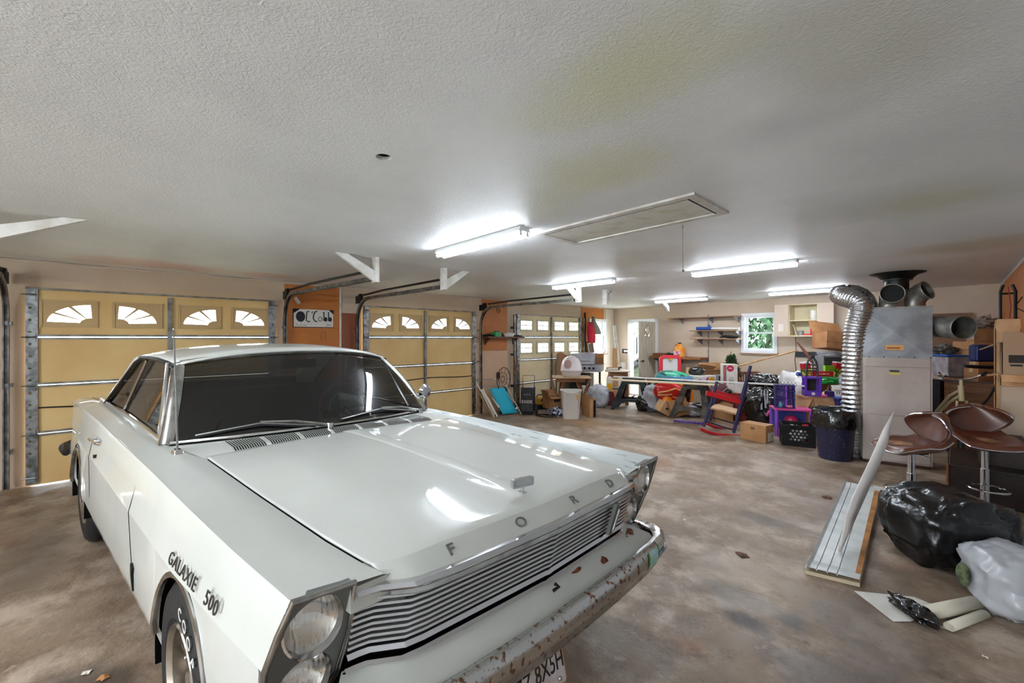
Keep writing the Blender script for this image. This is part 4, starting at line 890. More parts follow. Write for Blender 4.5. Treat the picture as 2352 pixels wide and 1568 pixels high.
for x in (.145, .215):
    stroke([(x-.01, .10), (x, .10), (x, -.04)], .008); b = MB(); v, f = plate(circ(x+.026, -.012, .026, 16, .036), [], .003); b.add(v, f, Matrix.Translation((.007, 0, 0)) @ SG); ink(b)
b = MB(); v, f = text('1971', .042, .002); b.add(v, f, Matrix.Translation((.007, .215, -.11)) @ SG); ink(b)
b = MB(); v, f = text('Connie Kay', .034, .001, shear=.4); b.add(v, f, Matrix.Translation((.007, -.19, -.11)) @ SG); b.build('signature', mat('grey_ink', '5f6366', .6), t, smooth=0)
b = MB(); random.seed(2)
for k in range(70):
    y, z = random.uniform(-.27, .27), random.uniform(-.10, .11)
    if (-.27 < y < -.05 and z > -.06) or (.13 < y < .26 and -.05 < z < .03) or (y > .15 and z < -.08) or (abs(y) > .2 and z > .05): continue
    b.cyl((.006, y, z), (.0075, y, z), random.uniform(.003, .005), n=6)
b.build('painted_dots', INK, t, smooth=0); t.children[-1]['kind'] = 'stuff'
t = thing('peg_hook', 'small tan peg hook low on the pegboard below the painted sign', 'hook', (XL+.012, 2.24, 1.62)); b = MB(); b.tube([(0, 0, .06), (.03, 0, .06), (.035, 0, 0), (.03, 0, -.07)], .008, 6); b.tube([(.02, -.03, .065), (.02, .03, .07)], .006, 6); b.build('hook', M_pine, t)
t = solo('paper_tag', MB().box((0, 0, 0), (.004, .05, .11), rot=(R(35), 0, 0)), M_paper, 'small cream paper tag hanging beside the track in the pegboard corner', 'tag', (XL+.05, 1.86, 2.16), smooth=0)
t = thing('wall_shelf', 'narrow dark brown shelf holding small tools between the two garage doors', 'shelf', (XL+.015, 5.93, 1.62)); MB().bb(0, .24, -.50, .56, -.03, 0).build('shelf_board', mat('red_brown_shelf', '6b3b24', .5), t, smooth=0)
for y in (-.4, .4): b = MB(); b.poly([(0, y, -.03), (.18, y, -.03), (0, y, -.18)], .015, (0, 1, 0)); b.build('shelf_bracket', M_brown, t, smooth=0)
SH = Vector((XL+.13, 5.93, 1.62))
t = thing('green_battery_tin', 'small green box near the left end of the dark brown wall shelf', 'box', SH+Vector((0, -.16, 0))); MB().box((0, 0, .05), (.12, .17, .10)).build('tin_body', M_green, t, bevel=.008); MB().box((0, 0, .105), (.06, .1, .02)).build('tin_lid', M_black, t)
solo('oval_dish', MB().lathe([(.0, 0), (.10, .0), (.13, .05), (.13, .075), (.10, .085), (0, .09)], 20), M_white, 'white oval plastic dish on the dark brown wall shelf', 'dish', SH+Vector((0, .19, 0)))
solo('hand_tool', MB().tube([(-.02, -.14, .02), (0, 0, .035), (.02, .13, .02)], [.02, .028, .014], 8), M_black, 'dark hand tool at the left end of the brown wall shelf', 'tool', SH+Vector((-.02, -.36, 0)))
solo('hand_tool', MB().tube([(0, -.12, .015), (0, .02, .02), (.03, .16, .015)], [.012, .018, .010], 8), M_dark, 'dark pliers like tool at the right end of the brown wall shelf', 'tool', SH+Vector((0, .42, 0)))
t = thing('wall_outlet', 'brown electrical outlet with cord on the tan wall below the brown shelf', 'outlet', (XL+.01, 5.95, 0)); p = onx(1144, 862, XL+.012)
t.location = p; MB().box((.008, 0, 0), (.016, .09, .14)).build('outlet_plate', mat('brown_bakelite', '4e3326', .4), t, bevel=.004); MB().tube([(.02, 0, -.03), (.07, -.03, -.12), (.06, -.03, -.4), (.08, .02, -.6)], .006, 6).build('power_cord', M_black, t)
t = solo('hanging_cord', MB().tube([(0, 0, .12), (.02, .03, .05), (.03, .06, -.04), (.02, 0, -.06), (.02, -.03, .02), (.0, .01, .10)], .006, 6, closed=False), M_black, 'small bundle of black cord hung high on the middle pegboard', 'cord', onx(1142, 712, XL+.03))
# ---------------------------------------------------------------- folding chair, fan, broom, charger
p = un(1140, 952)
t = thing('folding_lawn_chair', 'folded white framed lawn chair with turquoise fabric leaning on the wall', 'chair', (-6.42, 5.62, 0), R(-14))
# local: x out of wall, y along wall, leaning back (-x) as it rises
def lc(y, s, o=0.0): return Vector((.16-.33*s/.72+o, y+.0, s*.98))     # s = height along chair
Y_ = .34
def skew(y, s, o=0): q = lc(y, s, o); q.y -= .36*s-.14; return q
M_al = mat('brushed_aluminium', 'c3c0bb', .3, .9)
MB().grid([[skew(y, s, .02) for y in (-.13, -.05, .03, .12, .22)] for s in (.04, .2, .35, .5, .56)]).build('turquoise_sling', mat('turquoise_fabric', '22b4d0', .7), t, solid=.006, label='turquoise stretched fabric sling')
MB().tube([skew(-.27, .0), skew(-.27, .55), skew(-.25, .60), skew(.25, .60), skew(.29, .55), skew(.30, .0)], .013, 8).build('seat_frame', M_al, t)
MB().tube([skew(-.34, .0, .03), skew(-.33, .70, -.02), skew(-.30, .75, -.03), skew(.05, .75, -.03), skew(.12, .70, -.02), skew(.30, .2, .0)], .013, 8).build('back_frame', M_al, t)
MB().tube([skew(-.30, .05, .05), skew(-.30, .35, .05), skew(-.33, .55, .03)], [.03, .035, .02], 8).build('armrest', mat('white_armrest', 'ddd3c6', .4), t)
MB().tube([skew(-.14, .18, .045), skew(-.18, .38, .045)], [.022, .010], 8).build('side_strut', mat('white_armrest2', 'd8cfc2', .4), t)
MB().tube([skew(-.36, .0, .0), skew(-.36, .30, -.06), skew(-.36, .55, -.08)], .018, 8).build('rear_leg', M_pine, t)
p = onx(1157, 873, -6.5)
t = thing('pedestal_fan', 'old round wire caged pedestal fan standing against the tan wall', 'fan', (p.x, p.y, 0), R(20))
b = MB(); q = basis((0, 0, p.z+.02), (.25, 1, 0), (0, 0, 1))
b.tube([q @ Vector((.21*math.cos(a), .25*math.sin(a), 0)) for a in [2*PI*k/28 for k in range(28)]], .008, 6, closed=True)
for rr in (.13, .06): b.tube([q @ Vector((rr*math.cos(a), rr*1.15*math.sin(a), -.03)) for a in [2*PI*k/20 for k in range(20)]], .004, 5, closed=True)
for k in range(10): a = 2*PI*k/10; b.tube([q @ Vector((.2*math.cos(a), .24*math.sin(a), 0)), q @ Vector((.03*math.cos(a), .03*math.sin(a), -.035))], .003, 4)
b.build('wire_cage', M_dark, t)
b = MB(); b.sph((0, .02, p.z-.22), (.07, .07, .08), 12); b.build('fan_motor', M_dark, t); MB().tube([(0, .0, p.z-.25), (.02, .03, .25), (.03, .06, .03)], .018, 8).build('fan_pole', M_whitep, t); MB().lathe([(0, 0), (.17, 0), (.16, .02), (.03, .05), (0, .05)], 20, Matrix.Translation((.03, .06, 0))).build('fan_base', M_dark, t)
a_, b2 = onx(1181, 822, -6.58), un(1196, 930, 0); t = thing('broom', 'orange brown broom handle leaning on the cream garage door', 'broom', (b2.x, b2.y, 0))
MB().tube([Vector((a_.x, a_.y, a_.z))-Vector((b2.x, b2.y, 0)), (0, 0, .22)], .013, 8).build('broom_handle', mat('orange_varnished_wood', 'ad6836', .45), t); b = MB(); b.poly([(-.05, 0, .22), (.05, 0, .22), (.11, 0, 0), (-.11, 0, 0)], .04, (0, 1, 0)); b.build('broom_bristles', M_tan, t)
p = un(1213, 950); t = thing('battery_charger', 'tall black wheeled battery charger with a wire handle and white lettering', 'battery charger', p, FACE-R(12))
MB().box((0, 0, .31), (.27, .26, .50)).build('charger_cabinet', mat('black_enamel', '1d1c1d', .45, c2='2c2a29', sc=10), t, bevel=.012)
MB().tube([(-.12, .0, .55), (-.12, .05, .80), (.13, .05, .80), (.13, .0, .55)], .006, 6).build('wire_handle', M_dark, t)
for s in (-1, 1): MB().cyl((s*.15, .06, .10), (s*.19, .06, .10), .10, n=20).build('wheel', M_rubber, t)
MB().box((0, -.02, .03), (.20, .22, .06)).build('charger_foot', M_black, t, bevel=.01); MB().box((.03, -.02, .572), (.20, .2, .016)).build('top_tray', mat('dusty_cover', 'b9b5ae', .6), t)
v, f = text('EXIDE', .085, .003); b = MB(); b.add(v, f, Matrix.Translation((0, -.132, .27)) @ XZ); b.build('charger_lettering', M_white, t, smooth=0)
b = MB(); random.seed(4)
for k in range(3): b.cyl((-.05+k*.05, -.135, .42), (-.05+k*.05, -.128, .42), .014, n=10)
b.build('gauge', M_grey, t)
p = un(1243, 938); t = thing('portable_generator', 'yellow and black small engine machine with a blue cap beside the black charger', 'generator', p, FACE+R(10))
MB().box((0, 0, .18), (.22, .24, .17)).build('yellow_shroud', mat('safety_yellow', 'dca321', .4), t, bevel=.03); MB().box((0, 0, .05), (.24, .26, .09)).build('engine_base', M_black, t, bevel=.01)
MB().sph((.02, -.12, .21), (.055, .04, .05), 12).build('fuel_cap', mat('navy_cap', '1f2f66', .4), t); MB().tube([(-.11, 0, .26), (-.08, 0, .31), (.08, 0, .31), (.11, 0, .26)], .012, 8).build('carry_handle', M_black, t)
for s in (-1, 1): MB().cyl((s*.12, -.05, .05), (s*.15, -.05, .05), .05, n=14).build('wheel', M_rubber, t)
p = un(1270, 936, .12); carton('open brown cardboard box sagging on a black tray by the cream garage door', (p.x, p.y, .12), (.34, .30, .24), FACE+R(25), M_card2, {'f': (-10, .10), 'b': (60, .14), 'l': (75, .14), 'r': (20, .13)}, mark=[(-.06, .14, .08, .19, M_print)])
p = un(1275, 935); t = thing('mower_deck', 'black low machine deck underneath the sagging cardboard box', 'mower', (p.x, p.y, 0), FACE); MB().box((0, 0, .065), (.42, .34, .07), top=.85).build('deck_shell', M_black, t, bevel=.015)
for s in (-1, 1): MB().cyl((s*.21, -.12, .045), (s*.24, -.12, .045), .045, n=14).build('wheel', M_rubber, t)
p = un(1279, 953); solo('plaid_cloth', MB().sph((0, 0, .06), (.17, .14, .10), 28, amp=.6, fr=2.2, seed=4, zmin=0), mat('blue_white_plaid', 'c9ccd6', .8, c2='2f3650', sc=16, lo=.48, hi=.52), 'crumpled blue and white patterned cloth on the floor beside the wastebasket', 'cloth', p)
b = MB(); 
for k in range(3): b.tube([(.16*math.cos(a)*(1+.12*k)+.08*k, (.10+.02*k)*math.sin(a), .012+.008*k) for a in [2*PI*i/24 for i in range(24)]], .008, 6, closed=True)
solo('cable_coil', b, M_black, 'loops of black cable on the floor in front of the black charger', 'cable', un(1245, 955, 0))
# ---------------------------------------------------------------- wastebasket, box, cloth, folding table
p = un(1311, 960); t = thing('wastebasket', 'tall off white plastic wastebasket with a curved rim and a small yellow label', 'wastebasket', p, FACE-R(6))
rows = []
for z, sx, sy in ((0, .155, .115), (.02, .16, .12), (.54, .205, .155), (.55, .215, .165), (.565, .215, .165), (.565, .195, .145), (.03, .15, .11)):
    r_ = []
    for k in range(32):
        a = 2*PI*k/32; x = math.copysign(abs(math.cos(a))**.5, math.cos(a))*sx; y = math.copysign(abs(math.sin(a))**.5, math.sin(a))*sy
        dz = -.05*max(0, 1-(x/(sx*.72))**2)*(1 if z > .5 and y < 0 else 0); r_.append((x, y, z+dz))
    rows.append(r_)
b = MB(); b.grid(rows, closed=True); b.f.append(tuple(range(32))[::-1]); b.f.append(tuple(range(6*32, 7*32))); b.build('basket_shell', mat('off_white_plastic', 'd3cec7', .45), t, smooth=50)
MB().box((.115, -.152, .44), (.025, .003, .09), rot=(R(-4), 0, 0)).build('basket_label', M_yellow, t, smooth=0)
p = un(1345, 955); carton('narrow carton with a white side wedged behind the off white wastebasket', (p.x+.02, p.y+.08, 0), (.14, .34, .36), FACE+R(18), M_card, {'l': (95, .08)}, mark=[(.01, .0, .065, .34, M_black)])
p = un(1341, 925); carton('small white box standing beside the grey trash bag', (p.x, p.y, 0), (.10, .2, .42), FACE, M_paper, None, tape=False)
b = MB(); flatfan(b, (0, 0), .075, 9, .001, 4); solo('lime_cloth', b, mat('lime_green_cloth', '9bd63c', .8), 'small lime green sheet lying flat on the concrete behind the wastebasket', 'cloth', un(1356, 948, 0), smooth=0)
p = un(1312, 941); t = thing('folding_table', 'small folding wooden table with crossed legs carrying a litter dome', 'table', (p.x, p.y, 0), FACE-R(4)); TT = .74
MB().bb(-.42, .42, -.30, .30, TT-.022, TT).build('table_top', mat('worn_pine_top', 'c4a27c', .55, c2='a5805a', sc=4, stretch=(1, 9, 1)), t, bevel=.004); MB().bb(-.34, .28, -.24, -.21, TT-.10, TT-.022).build('apron', M_oak, t)
for x in (-.30, .24):
    for s in (-1, 1): MB().bar((x+.09*s-.02, -.16, .0), (x-.15*s, -.18+(.04 if s > 0 else 0), TT-.03), .05, .025, up=(0, 1, 0)).build('leg', M_oak, t, smooth=0)
for s in (-1, 1): MB().bar((s*.3, .20, 0), (s*.2, .22, TT-.03), .05, .025, up=(0, 1, 0)).build('leg', M_oak, t, smooth=0)
q = Vector((p.x, p.y, TT)); t = thing('cat_litter_dome', 'white and pink dome shaped cat litter box with a round opening on the folding table', 'litter box', q+Vector((.0, -.0, 0)), FACE-R(14))
M_lit = mat('glossy_pinkish_white', 'e6dcdb', .22)
MB().lathe([(0, 0), (.17, 0), (.20, .03), (.225, .11), (.235, .13), (.235, .15)], 32).build('litter_base', M_lit, t); MB().lathe([(.238, .125), (.242, .15), (.232, .17), (.225, .24), (.20, .33), (.15, .40), (.08, .445), (0, .455)], 32).build('dome_lid', M_lit, t)
b = MB(); q2 = basis((-.05, -.205, .285), (1, -.12, 0), (0, .33, 1)); b.sph((0, 0, 0), (1, 1, .25), 20, m=q2 @ Matrix.Diagonal((.085, .10, .05, 1))); b.build('entry_flap', mat('dusty_pink_plastic', 'b99691', .3), t)
MB().box((-.05, -.125, .405), (.035, .02, .012)).build('lid_catch', M_print, t); MB().tube([(.237*math.cos(a), .237*math.sin(a), .123) for a in [2*PI*k/32 for k in range(32)]], .005, 5, closed=True).build('seam_band', mat('warm_grey', '98898a', .5), t)
# brown board with green edge, grill, side table things
p = onx(1292, 838, -6.60); t = thing('leaning_board', 'brown hardboard panel with a green edge leaning behind the litter dome', 'board', (p.x, p.y, 0), R(0)); b = MB(); b.poly([(0, -.24, .7), (0, .42, .6), (0, .42, 1.05), (0, -.10, 1.26), (0, -.22, 1.2)], .012, (1, 0, 0)); b.build('hardboard', mat('hardboard_brown', 'a4744e', .6), t, smooth=0); MB().tube([(.01, -.24, .0), (.01, -.25, .95), (.01, -.18, 1.22)], .02, 6).build('green_edge', mat('dull_green', '5d6a55', .6), t)
G0 = at(1350, 905, 10.35); t = thing('gas_grill', 'silver gas barbecue grill with a raised hood over a black cabinet', 'grill', (G0.x, G0.y, 0), FACE-R(22))
M_ss = mat('stainless_sheet', 'c2c2cb', .35, .5, c2='a9a9b4', sc=3); M_gb = mat('grill_black', '202127', .45)
MB().bb(-.42, .10, -.22, .26, .06, .70).build('cabinet', M_gb, t, bevel=.01)
for x in (-.29, -.03): MB().bb(x-.125, x+.125, -.235, -.222, .09, .68).build('cabinet_door', M_gb, t, bevel=.004)
MB().bb(-.43, .36, -.27, .26, .76, .92).build('control_panel', M_ss, t, bevel=.008)
for x in (-.02, .10, .20): MB().cyl((x, -.27, .85), (x, -.30, .85), .028, n=14).build('knob', M_black, t)
b = MB(); rows = []
for x in (-.42, .20): rows.append([(x, .22, .93), (x, .24, 1.06), (x, .18, 1.17), (x, .02, 1.23), (x, -.12, 1.20), (x, -.16, 1.10), (x, -.17, .99), (x, -.2, .94)])
b.grid(rows); b.poly(rows[0]); b.poly(rows[1]); b.build('hood', M_ss, t, smooth=40); MB().tube([(-.32, -.22, 1.02), (.10, -.22, 1.02)], .012, 8).build('hood_handle', M_chrome, t)
MB().bb(.14, .40, -.2, .22, .925, .94).build('side_shelf', M_ss, t, bevel=.006); MB().tube([(.30, .0, .9), (.30, .0, .02)], .025, 8).build('frame_leg', M_gb, t)
for x in (-.38, .06): MB().cyl((x, -.18, .05), (x+.03, -.18, .05), .05, n=14).build('wheel', M_rubber, t)
carton('brown open carton standing on the right side shelf of the silver grill', (G0.x+.20, G0.y+.20, .941), (.22, .2, .25), FACE-R(10), M_card2, {'f': (-60, .1), 'r': (60, .1)})
carton('green rimmed white carton standing on the floor behind the folding table legs', tuple(un(1300, 912, 0)+Vector((-.3, .45, 0))), (.3, .25, .3), FACE, M_paper, None, tape=False)
p = un(1374, 934); bag('lumpy silver grey trash bag on the floor between the grill and the round table', p, (.25, .23, .27), M_bagg, 3, tie=(.06, 0, .50))
p = un(1400, 925); t = solo('red_gas_can', MB().box((0, 0, .13), (.16, .24, .26), top=.35), mat('dull_red_plastic', 'a92f2a', .5), 'dull red wedge shaped container behind the grey trash bag', 'container', (p.x-.1, p.y+.25, 0), FACE, bevel=.02)
p = at(1396, 900, 9.75); t = thing('detergent_bag', 'white and yellow bag standing under the round wooden table', 'bag', (p.x+.04, p.y+.0, .0), FACE); MB().box((0, 0, .50), (.13, .10, .36), top=.8).build('bag_body', M_bagw, t, bevel=.02); MB().box((.0, -.052, .44), (.11, .012, .17)).build('yellow_label', M_yellow, t, bevel=.004); MB().box((0, 0, .16), (.14, .12, .32)).build('base_box', mat('maroon_box', '6a2432', .6), t)
T0 = at(1419, 880, 10.0); t = thing('drop_leaf_table', 'round topped orange brown wooden table with square legs near the corner', 'table', (T0.x, T0.y, 0), FACE-R(8))
b = MB(); b.lathe([(.29, .775), (.305, .785), (.305, .80), (.29, .81)], 40); b.build('round_top', mat('bleached_table_top', 'd8c8b0', .5), t); MB().bb(-.21, .21, -.21, .21, .66, .775).build('apron', M_oak, t)
for x, y in ((-.19, -.19), (.19, -.19), (-.19, .19), (.19, .19)): MB().bb(x-.035, x+.035, y-.035, y+.035, 0, .66).build('leg', M_oak, t, bevel=.004)
MB().bb(-.22, .20, -.17, .17, .36, .385).build('lower_shelf', M_brown, t)
t = thing('bench_grinder', 'pale flat tray of scraps with a dark clamp on the round wooden table', 'tray', Vector((T0.x-.10, T0.y-.02, .81)), FACE); MB().box((0, 0, .03), (.34, .2, .015)).build('tray_plate', M_paper, t); MB().tube([(.1, -.1, .01), (.1, -.1, .06), (.16, -.1, .07)], .02, 8).build('clamp', M_dark, t); MB().tube([(-.18, 0, .05), (.2, .03, .06)], .012, 8).build('stick', M_pine, t)
for x_ in (0,): t.name = 'scrap_tray'
# clothes and frame on the wall hook rail
P0 = onx(1352, 748, XL+.10); t = thing('red_jacket', 'bright red jacket hanging from the orange pegboard beside the wall window', 'jacket', P0)
b = MB(); rows = []
for z, w_, o in ((.10, .02, .0), (.04, .05, .01), (-.05, .11, .02), (-.2, .12, .04), (-.38, .13, .05), (-.46, .12, .05)):
    rows.append([(.05+o+.045*math.sin(5*a+z*9)*.4+.06*math.sin(a), w_*math.cos(a)*(1+.12*math.sin(4*a+z*7)), z) for a in [2*PI*k/20 for k in range(20)]])
b.grid(rows, closed=True); b.build('jacket_body', mat('red_cloth', 'c8203a', .75, c2='e8e2e2', sc=7, lo=.66, hi=.69), t, smooth=70); MB().tube([(0, 0, .10), (.03, 0, .14), (.0, 0, .2)], .006, 6).build('hanger_hook', M_dark, t)
P0 = onx(1366, 742, XL+.16); t = thing('grey_tote', 'grey draped cloth bag hanging in front of the wall window corner', 'bag', P0); b = MB(); rows = []
for z, w_, o in ((.18, .015, .10), (.05, .06, .08), (-.1, .14, .0), (-.25, .20, -.05), (-.30, .20, -.05)): rows.append([(.02+.05*math.sin(a), o*-1+w_*math.cos(a)*(1+.15*math.sin(5*a+z*9)), z) for a in [2*PI*k/20 for k in range(20)]])
b.grid(rows, closed=True); b.build('bag_cloth', mat('grey_green_cloth', '7e7c70', .85), t, smooth=70)
P0 = onx(1357, 802, XL+.09); t = thing('picture_frame', 'small empty wooden frame leaning below the red jacket', 'frame', P0); v, f = plate(rect(-.12, -.2, .14, .2), [rect(-.09, -.16, .11, .16)], .02); b = MB(); b.add(v, f, Matrix.Rotation(R(14), 4, 'X') @ YZ); b.build('frame_moulding', M_tan, t, smooth=0); MB().bb(-.012, -.008, -.12, .14, -.2, .2).build('frame_backing', M_brown, t, smooth=0)
b = MB(); b.bb(-.02, .02, -.0, .03, -.35, .85); solo('door_post', b, M_dark, 'dark steel upright beside the far garage door under the pegboard', 'post', onx(1343, 790, XL+.03), smooth=0)
# lumber in the corner
for i, (u0, v0, u1, v1, w_, m_, lb) in enumerate(((1411, 747, 1428, 895, .09, M_whitep, 'tall white painted board leaning in the room corner, leftmost of the lumber'), (1413, 780, 1436, 893, .05, M_whitep, 'thin white painted batten leaning in the corner next to the tall board'), (1412, 800, 1414, 893, .13, M_pine, 'wide bare pine plank leaning in the corner behind the round table'), (1431, 832, 1440, 893, .12, M_paper, 'short white board leaning in the corner left of the light switch'))):
    a_ = at(u0, v0, 11.35-.1*i); c_ = at(u1, v1, 10.9-.12*i); c_.z = 0.0; solo('leaning_plank', MB().bar((0, 0, 0), a_-c_, w_, .022, up=(FX, FY, 0)), m_, lb, 'plank', c_, smooth=0)
# ---------------------------------------------------------------- back wall
def bthing(name, lab, cat, u, v, off=.0): return thing(name, lab, cat, onback(u, v, off), BACKROT)
t = bthing('light_switch', 'dark light switch plate with white toggles left of the back door', 'light switch', 1437, 806, .004); MB().box((0, -.006, 0), (.22, .012, .12)).build('switch_plate', M_black, t, bevel=.003)
for x in (-.02, .05): MB().box((x, -.016, .0), (.06, .012, .05), rot=(0, R(35), 0)).build('toggle', M_white, t)
def wshelf(lab, u0, u1, v, dep, name='wall_shelf', th=.022, m_=M_pine, br=(.15, .6, .95), cat='shelf'):
    a = onback(u0, v); c_ = onback(u1, v); L_ = (c_-a).length; z = a.z; t = thing(name, lab, cat, (a.x, a.y-.004, z), BACKROT); MB().bb(0, L_, -dep, -.002, -th, 0).build('shelf_board', m_, t, bevel=.003)
    for q in br:
        b = MB(); b.bb(L_*q-.012, L_*q+.012, -dep*.85, -.002, -th-.02, -th); b.poly([(L_*q-.006, -dep*.8, -th-.02), (L_*q-.006, -.002, -th-.02), (L_*q-.006, -.002, -th-.13)], .012, (1, 0, 0)); b.build('shelf_bracket', M_grey, t, smooth=0)
    return t, a, c_
M_shw = mat('shelf_wood', '9c7350', .55, c2='7f5a3c', sc=3, stretch=(1, 8, 1))
wshelf('long empty top wooden shelf on the back wall', 1548, 1706, 731, .30, m_=M_shw); _, s2a, s2b = wshelf('middle wooden shelf on the back wall carrying a long white tube', 1597, 1706, 759, .30, m_=M_shw); _, s3a, s3b = wshelf('lowest short wooden shelf on the back wall with dark scraps', 1598, 1706, 777, .30, m_=M_shw)
_, wba, wbb = wshelf('low workbench shelf on the back wall behind the red easel', 1512, 1628, 816, .42, 'bench_shelf', .05, M_oak, (.05, .5, .97))
for u in (1627, 1702):
    a = onback(u, 722, .008); c_ = onback(u, 835 if u < 1650 else 790, .008); solo('shelf_upright', MB().bb(-.012, .012, -.008, .008, c_.z-a.z, 0), M_strut, 'slotted steel shelf upright %s' % ('running down the wall left of the small tree' if u < 1650 else 'close beside the small back window'), 'shelf upright', a, BACKROT, smooth=0)
t = thing('water_blaster', 'blue and white long plastic tube lying on the middle back wall shelf', 'toy', (s2a.x+.1, s2a.y-.16, s2a.z+.001), BACKROT); MB().tube([(0, 0, .045), (.36, 0, .045)], .04, 10).build('blue_grip', M_blue, t); MB().tube([(.36, 0, .045), (.98, 0, .03)], .025, 10).build('white_barrel', M_white, t); MB().box((.30, 0, .07), (.04, .05, .12)).build('trigger_guard', M_blue, t)
t = solo('scrap_iron', MB().tube([(0, 0, .02), (.12, .02, .05), (.28, 0, .03), (.40, .03, .03)], [.01, .03, .035, .015], 8), M_black, 'dark lumpy tool lying on the lowest back wall shelf', 'tool', (s3a.x+.62, s3a.y-.17, s3a.z+.001), BACKROT)
t = thing('detergent_jug', 'orange detergent jug with a black cap on the low bench shelf', 'jug', (onback(1561, 812, .2).x, onback(1561, 812, .2).y, wba.z), BACKROT); MB().lathe([(0, 0), (.13, 0), (.14, .04), (.14, .16), (.11, .24), (.06, .29), (.05, .32)], 20).build('jug_body', mat('orange_jug', 'f08a1c', .35, c2='f2b05a', sc=9), t); MB().cyl((0, 0, .315), (0, 0, .35), .04, n=12).build('jug_cap', M_print, t); MB().box((0, -.135, .09), (.17, .02, .10)).build('jug_label', mat('jug_label_print', 'e8d8d8', .5, c2='c03a8a', sc=14), t, bevel=.01); MB().tube([(-.10, 0, .24), (-.10, 0, .30), (-.04, 0, .31)], .014, 8).build('jug_handle', mat('orange_jug2', 'e07a14', .35), t)
carton('flat brown wooden box at the left end of the low bench shelf', (wba.x+.18, wba.y-.2, wba.z), (.34, .22, .07), BACKROT, M_oak, None, name='wooden_box', tape=False); solo('metal_scraps', MB().sph((0, 0, .03), (.13, .07, .045), 18, amp=.9, fr=4, seed=3, zmin=0), M_dark, 'tangle of grey metal scraps beside the orange jug', 'scraps', (onback(1538, 812, .2).x, onback(1538, 812, .2).y, wba.z))
solo('bench_post', MB().bb(-.02, .02, -.02, .02, -.9, 0), M_white, 'bright white narrow post under the left end of the low bench shelf', 'post', (wba.x+.02, wba.y-.1, wba.z-.052), BACKROT, smooth=0)
# open wall cabinet
a = onback(1823, 702); t = thing('wall_cabinet', 'cream wall cabinet with both doors swung open beside the small window', 'cabinet', (a.x, a.y-.003, 0), BACKROT); CW, C0, C1 = .50, 1.62, 2.27; M_cab = mat('cream_cabinet', 'd8cba8', .5, c2='cbbd93', sc=3)
b = MB(); b.bb(0, .02, -.30, 0, C0, C1); b.bb(CW-.02, CW, -.30, 0, C0, C1); b.bb(0, CW, -.30, 0, C1-.02, C1); b.bb(0, CW, -.30, 0, C0, C0+.025); b.bb(0, CW, -.012, 0, C0, C1); b.build('cabinet_case', M_cab, t, smooth=0); MB().bb(.02, CW-.02, -.29, -.012, 1.93, 1.95).build('cabinet_shelf', M_cab, t, smooth=0)
for s, x in ((-1, 0), (1, CW)):
    d_ = MB(); d_.box((s*.12, 0, 0), (.24, .018, C1-C0), m=Matrix.Translation((x, -.31, (C0+C1)/2)) @ Matrix.Rotation(R(-s*-12 if s > 0 else 14), 4, 'Z')); dd = d_.build('cabinet_door', mat('beige_cabinet_door', 'c9b4a0', .5), t, smooth=0, bevel=.003)
MB().box((-.12, -.355, 1.80), (.09, .003, .15), rot=(0, 0, R(14))).build('paper_list', mat('list_paper', 'ddd0c6', .7), t, smooth=0)
def incab(x, z): return Vector((a.x+x*math.cos(BACKROT), a.y-.16+x*math.sin(BACKROT), z))
t = thing('paper_towel_roll', 'white paper wrapped roll on the upper shelf of the open wall cabinet', 'roll', incab(.38, 1.951)); MB().lathe([(.02, 0), (.065, 0), (.065, .19), (.02, .19)], 16).build('roll_body', M_paper, t)
t = thing('spray_bottle', 'small red bottle on the bottom shelf of the open wall cabinet', 'bottle', incab(.35, 1.646)); MB().lathe([(0, 0), (.03, 0), (.03, .13), (.015, .16), (.015, .18)], 12).build('bottle_body', M_red, t); MB().cyl((0, 0, .175), (0, 0, .205), .016, n=10).build('bottle_cap', M_black, t); MB().box((-.08, -.03, .015), (.12, .05, .03)).build('red_nozzle', M_red, t)
solo('oil_bottle', MB().tube([(0, 0, .03), (.05, 0, .08), (.09, 0, .12)], [.03, .035, .02], 8), mat('amber_plastic', 'c98b24', .35), 'tilted amber bottle right of the red bottle in the wall cabinet', 'bottle', incab(.39, 1.646)); solo('grey_canister', MB().lathe([(0, 0), (.05, 0), (.055, .09), (0, .10)], 14), M_grey, 'round grey canister in the wall cabinet left of the red bottle', 'canister', incab(.16, 1.646)); solo('clipboard', MB().box((0, 0, .11), (.012, .12, .22), rot=(0, R(-18), 0)), M_tan, 'tan board leaning inside the left wall of the cabinet', 'board', incab(.07, 1.648)); solo('yellow_tag', MB().box((0, 0, .05), (.03, .02, .10)), mat('bright_yellow', 'e8d21c', .5), 'small bright yellow packet at the right edge of the wall cabinet', 'packet', incab(.455, 1.646))
solo('wall_cable', MB().tube([(0, 0, 0), (.01, 0, -.2), (-.01, 0, -.45), (.02, 0, -.8)], .006, 6), M_brown, 'thin brown cable running down the back wall below the cabinet', 'cable', onback(1827, 775, .02))
solo('wall_hatch', MB().bb(-.22, .26, -.02, 0, -.01, .10), mat('black_panel', '23272a', .5), 'flat black panel on the back wall right of the leaning stick', 'panel', onback(1857, 819, .01), BACKROT, smooth=0)
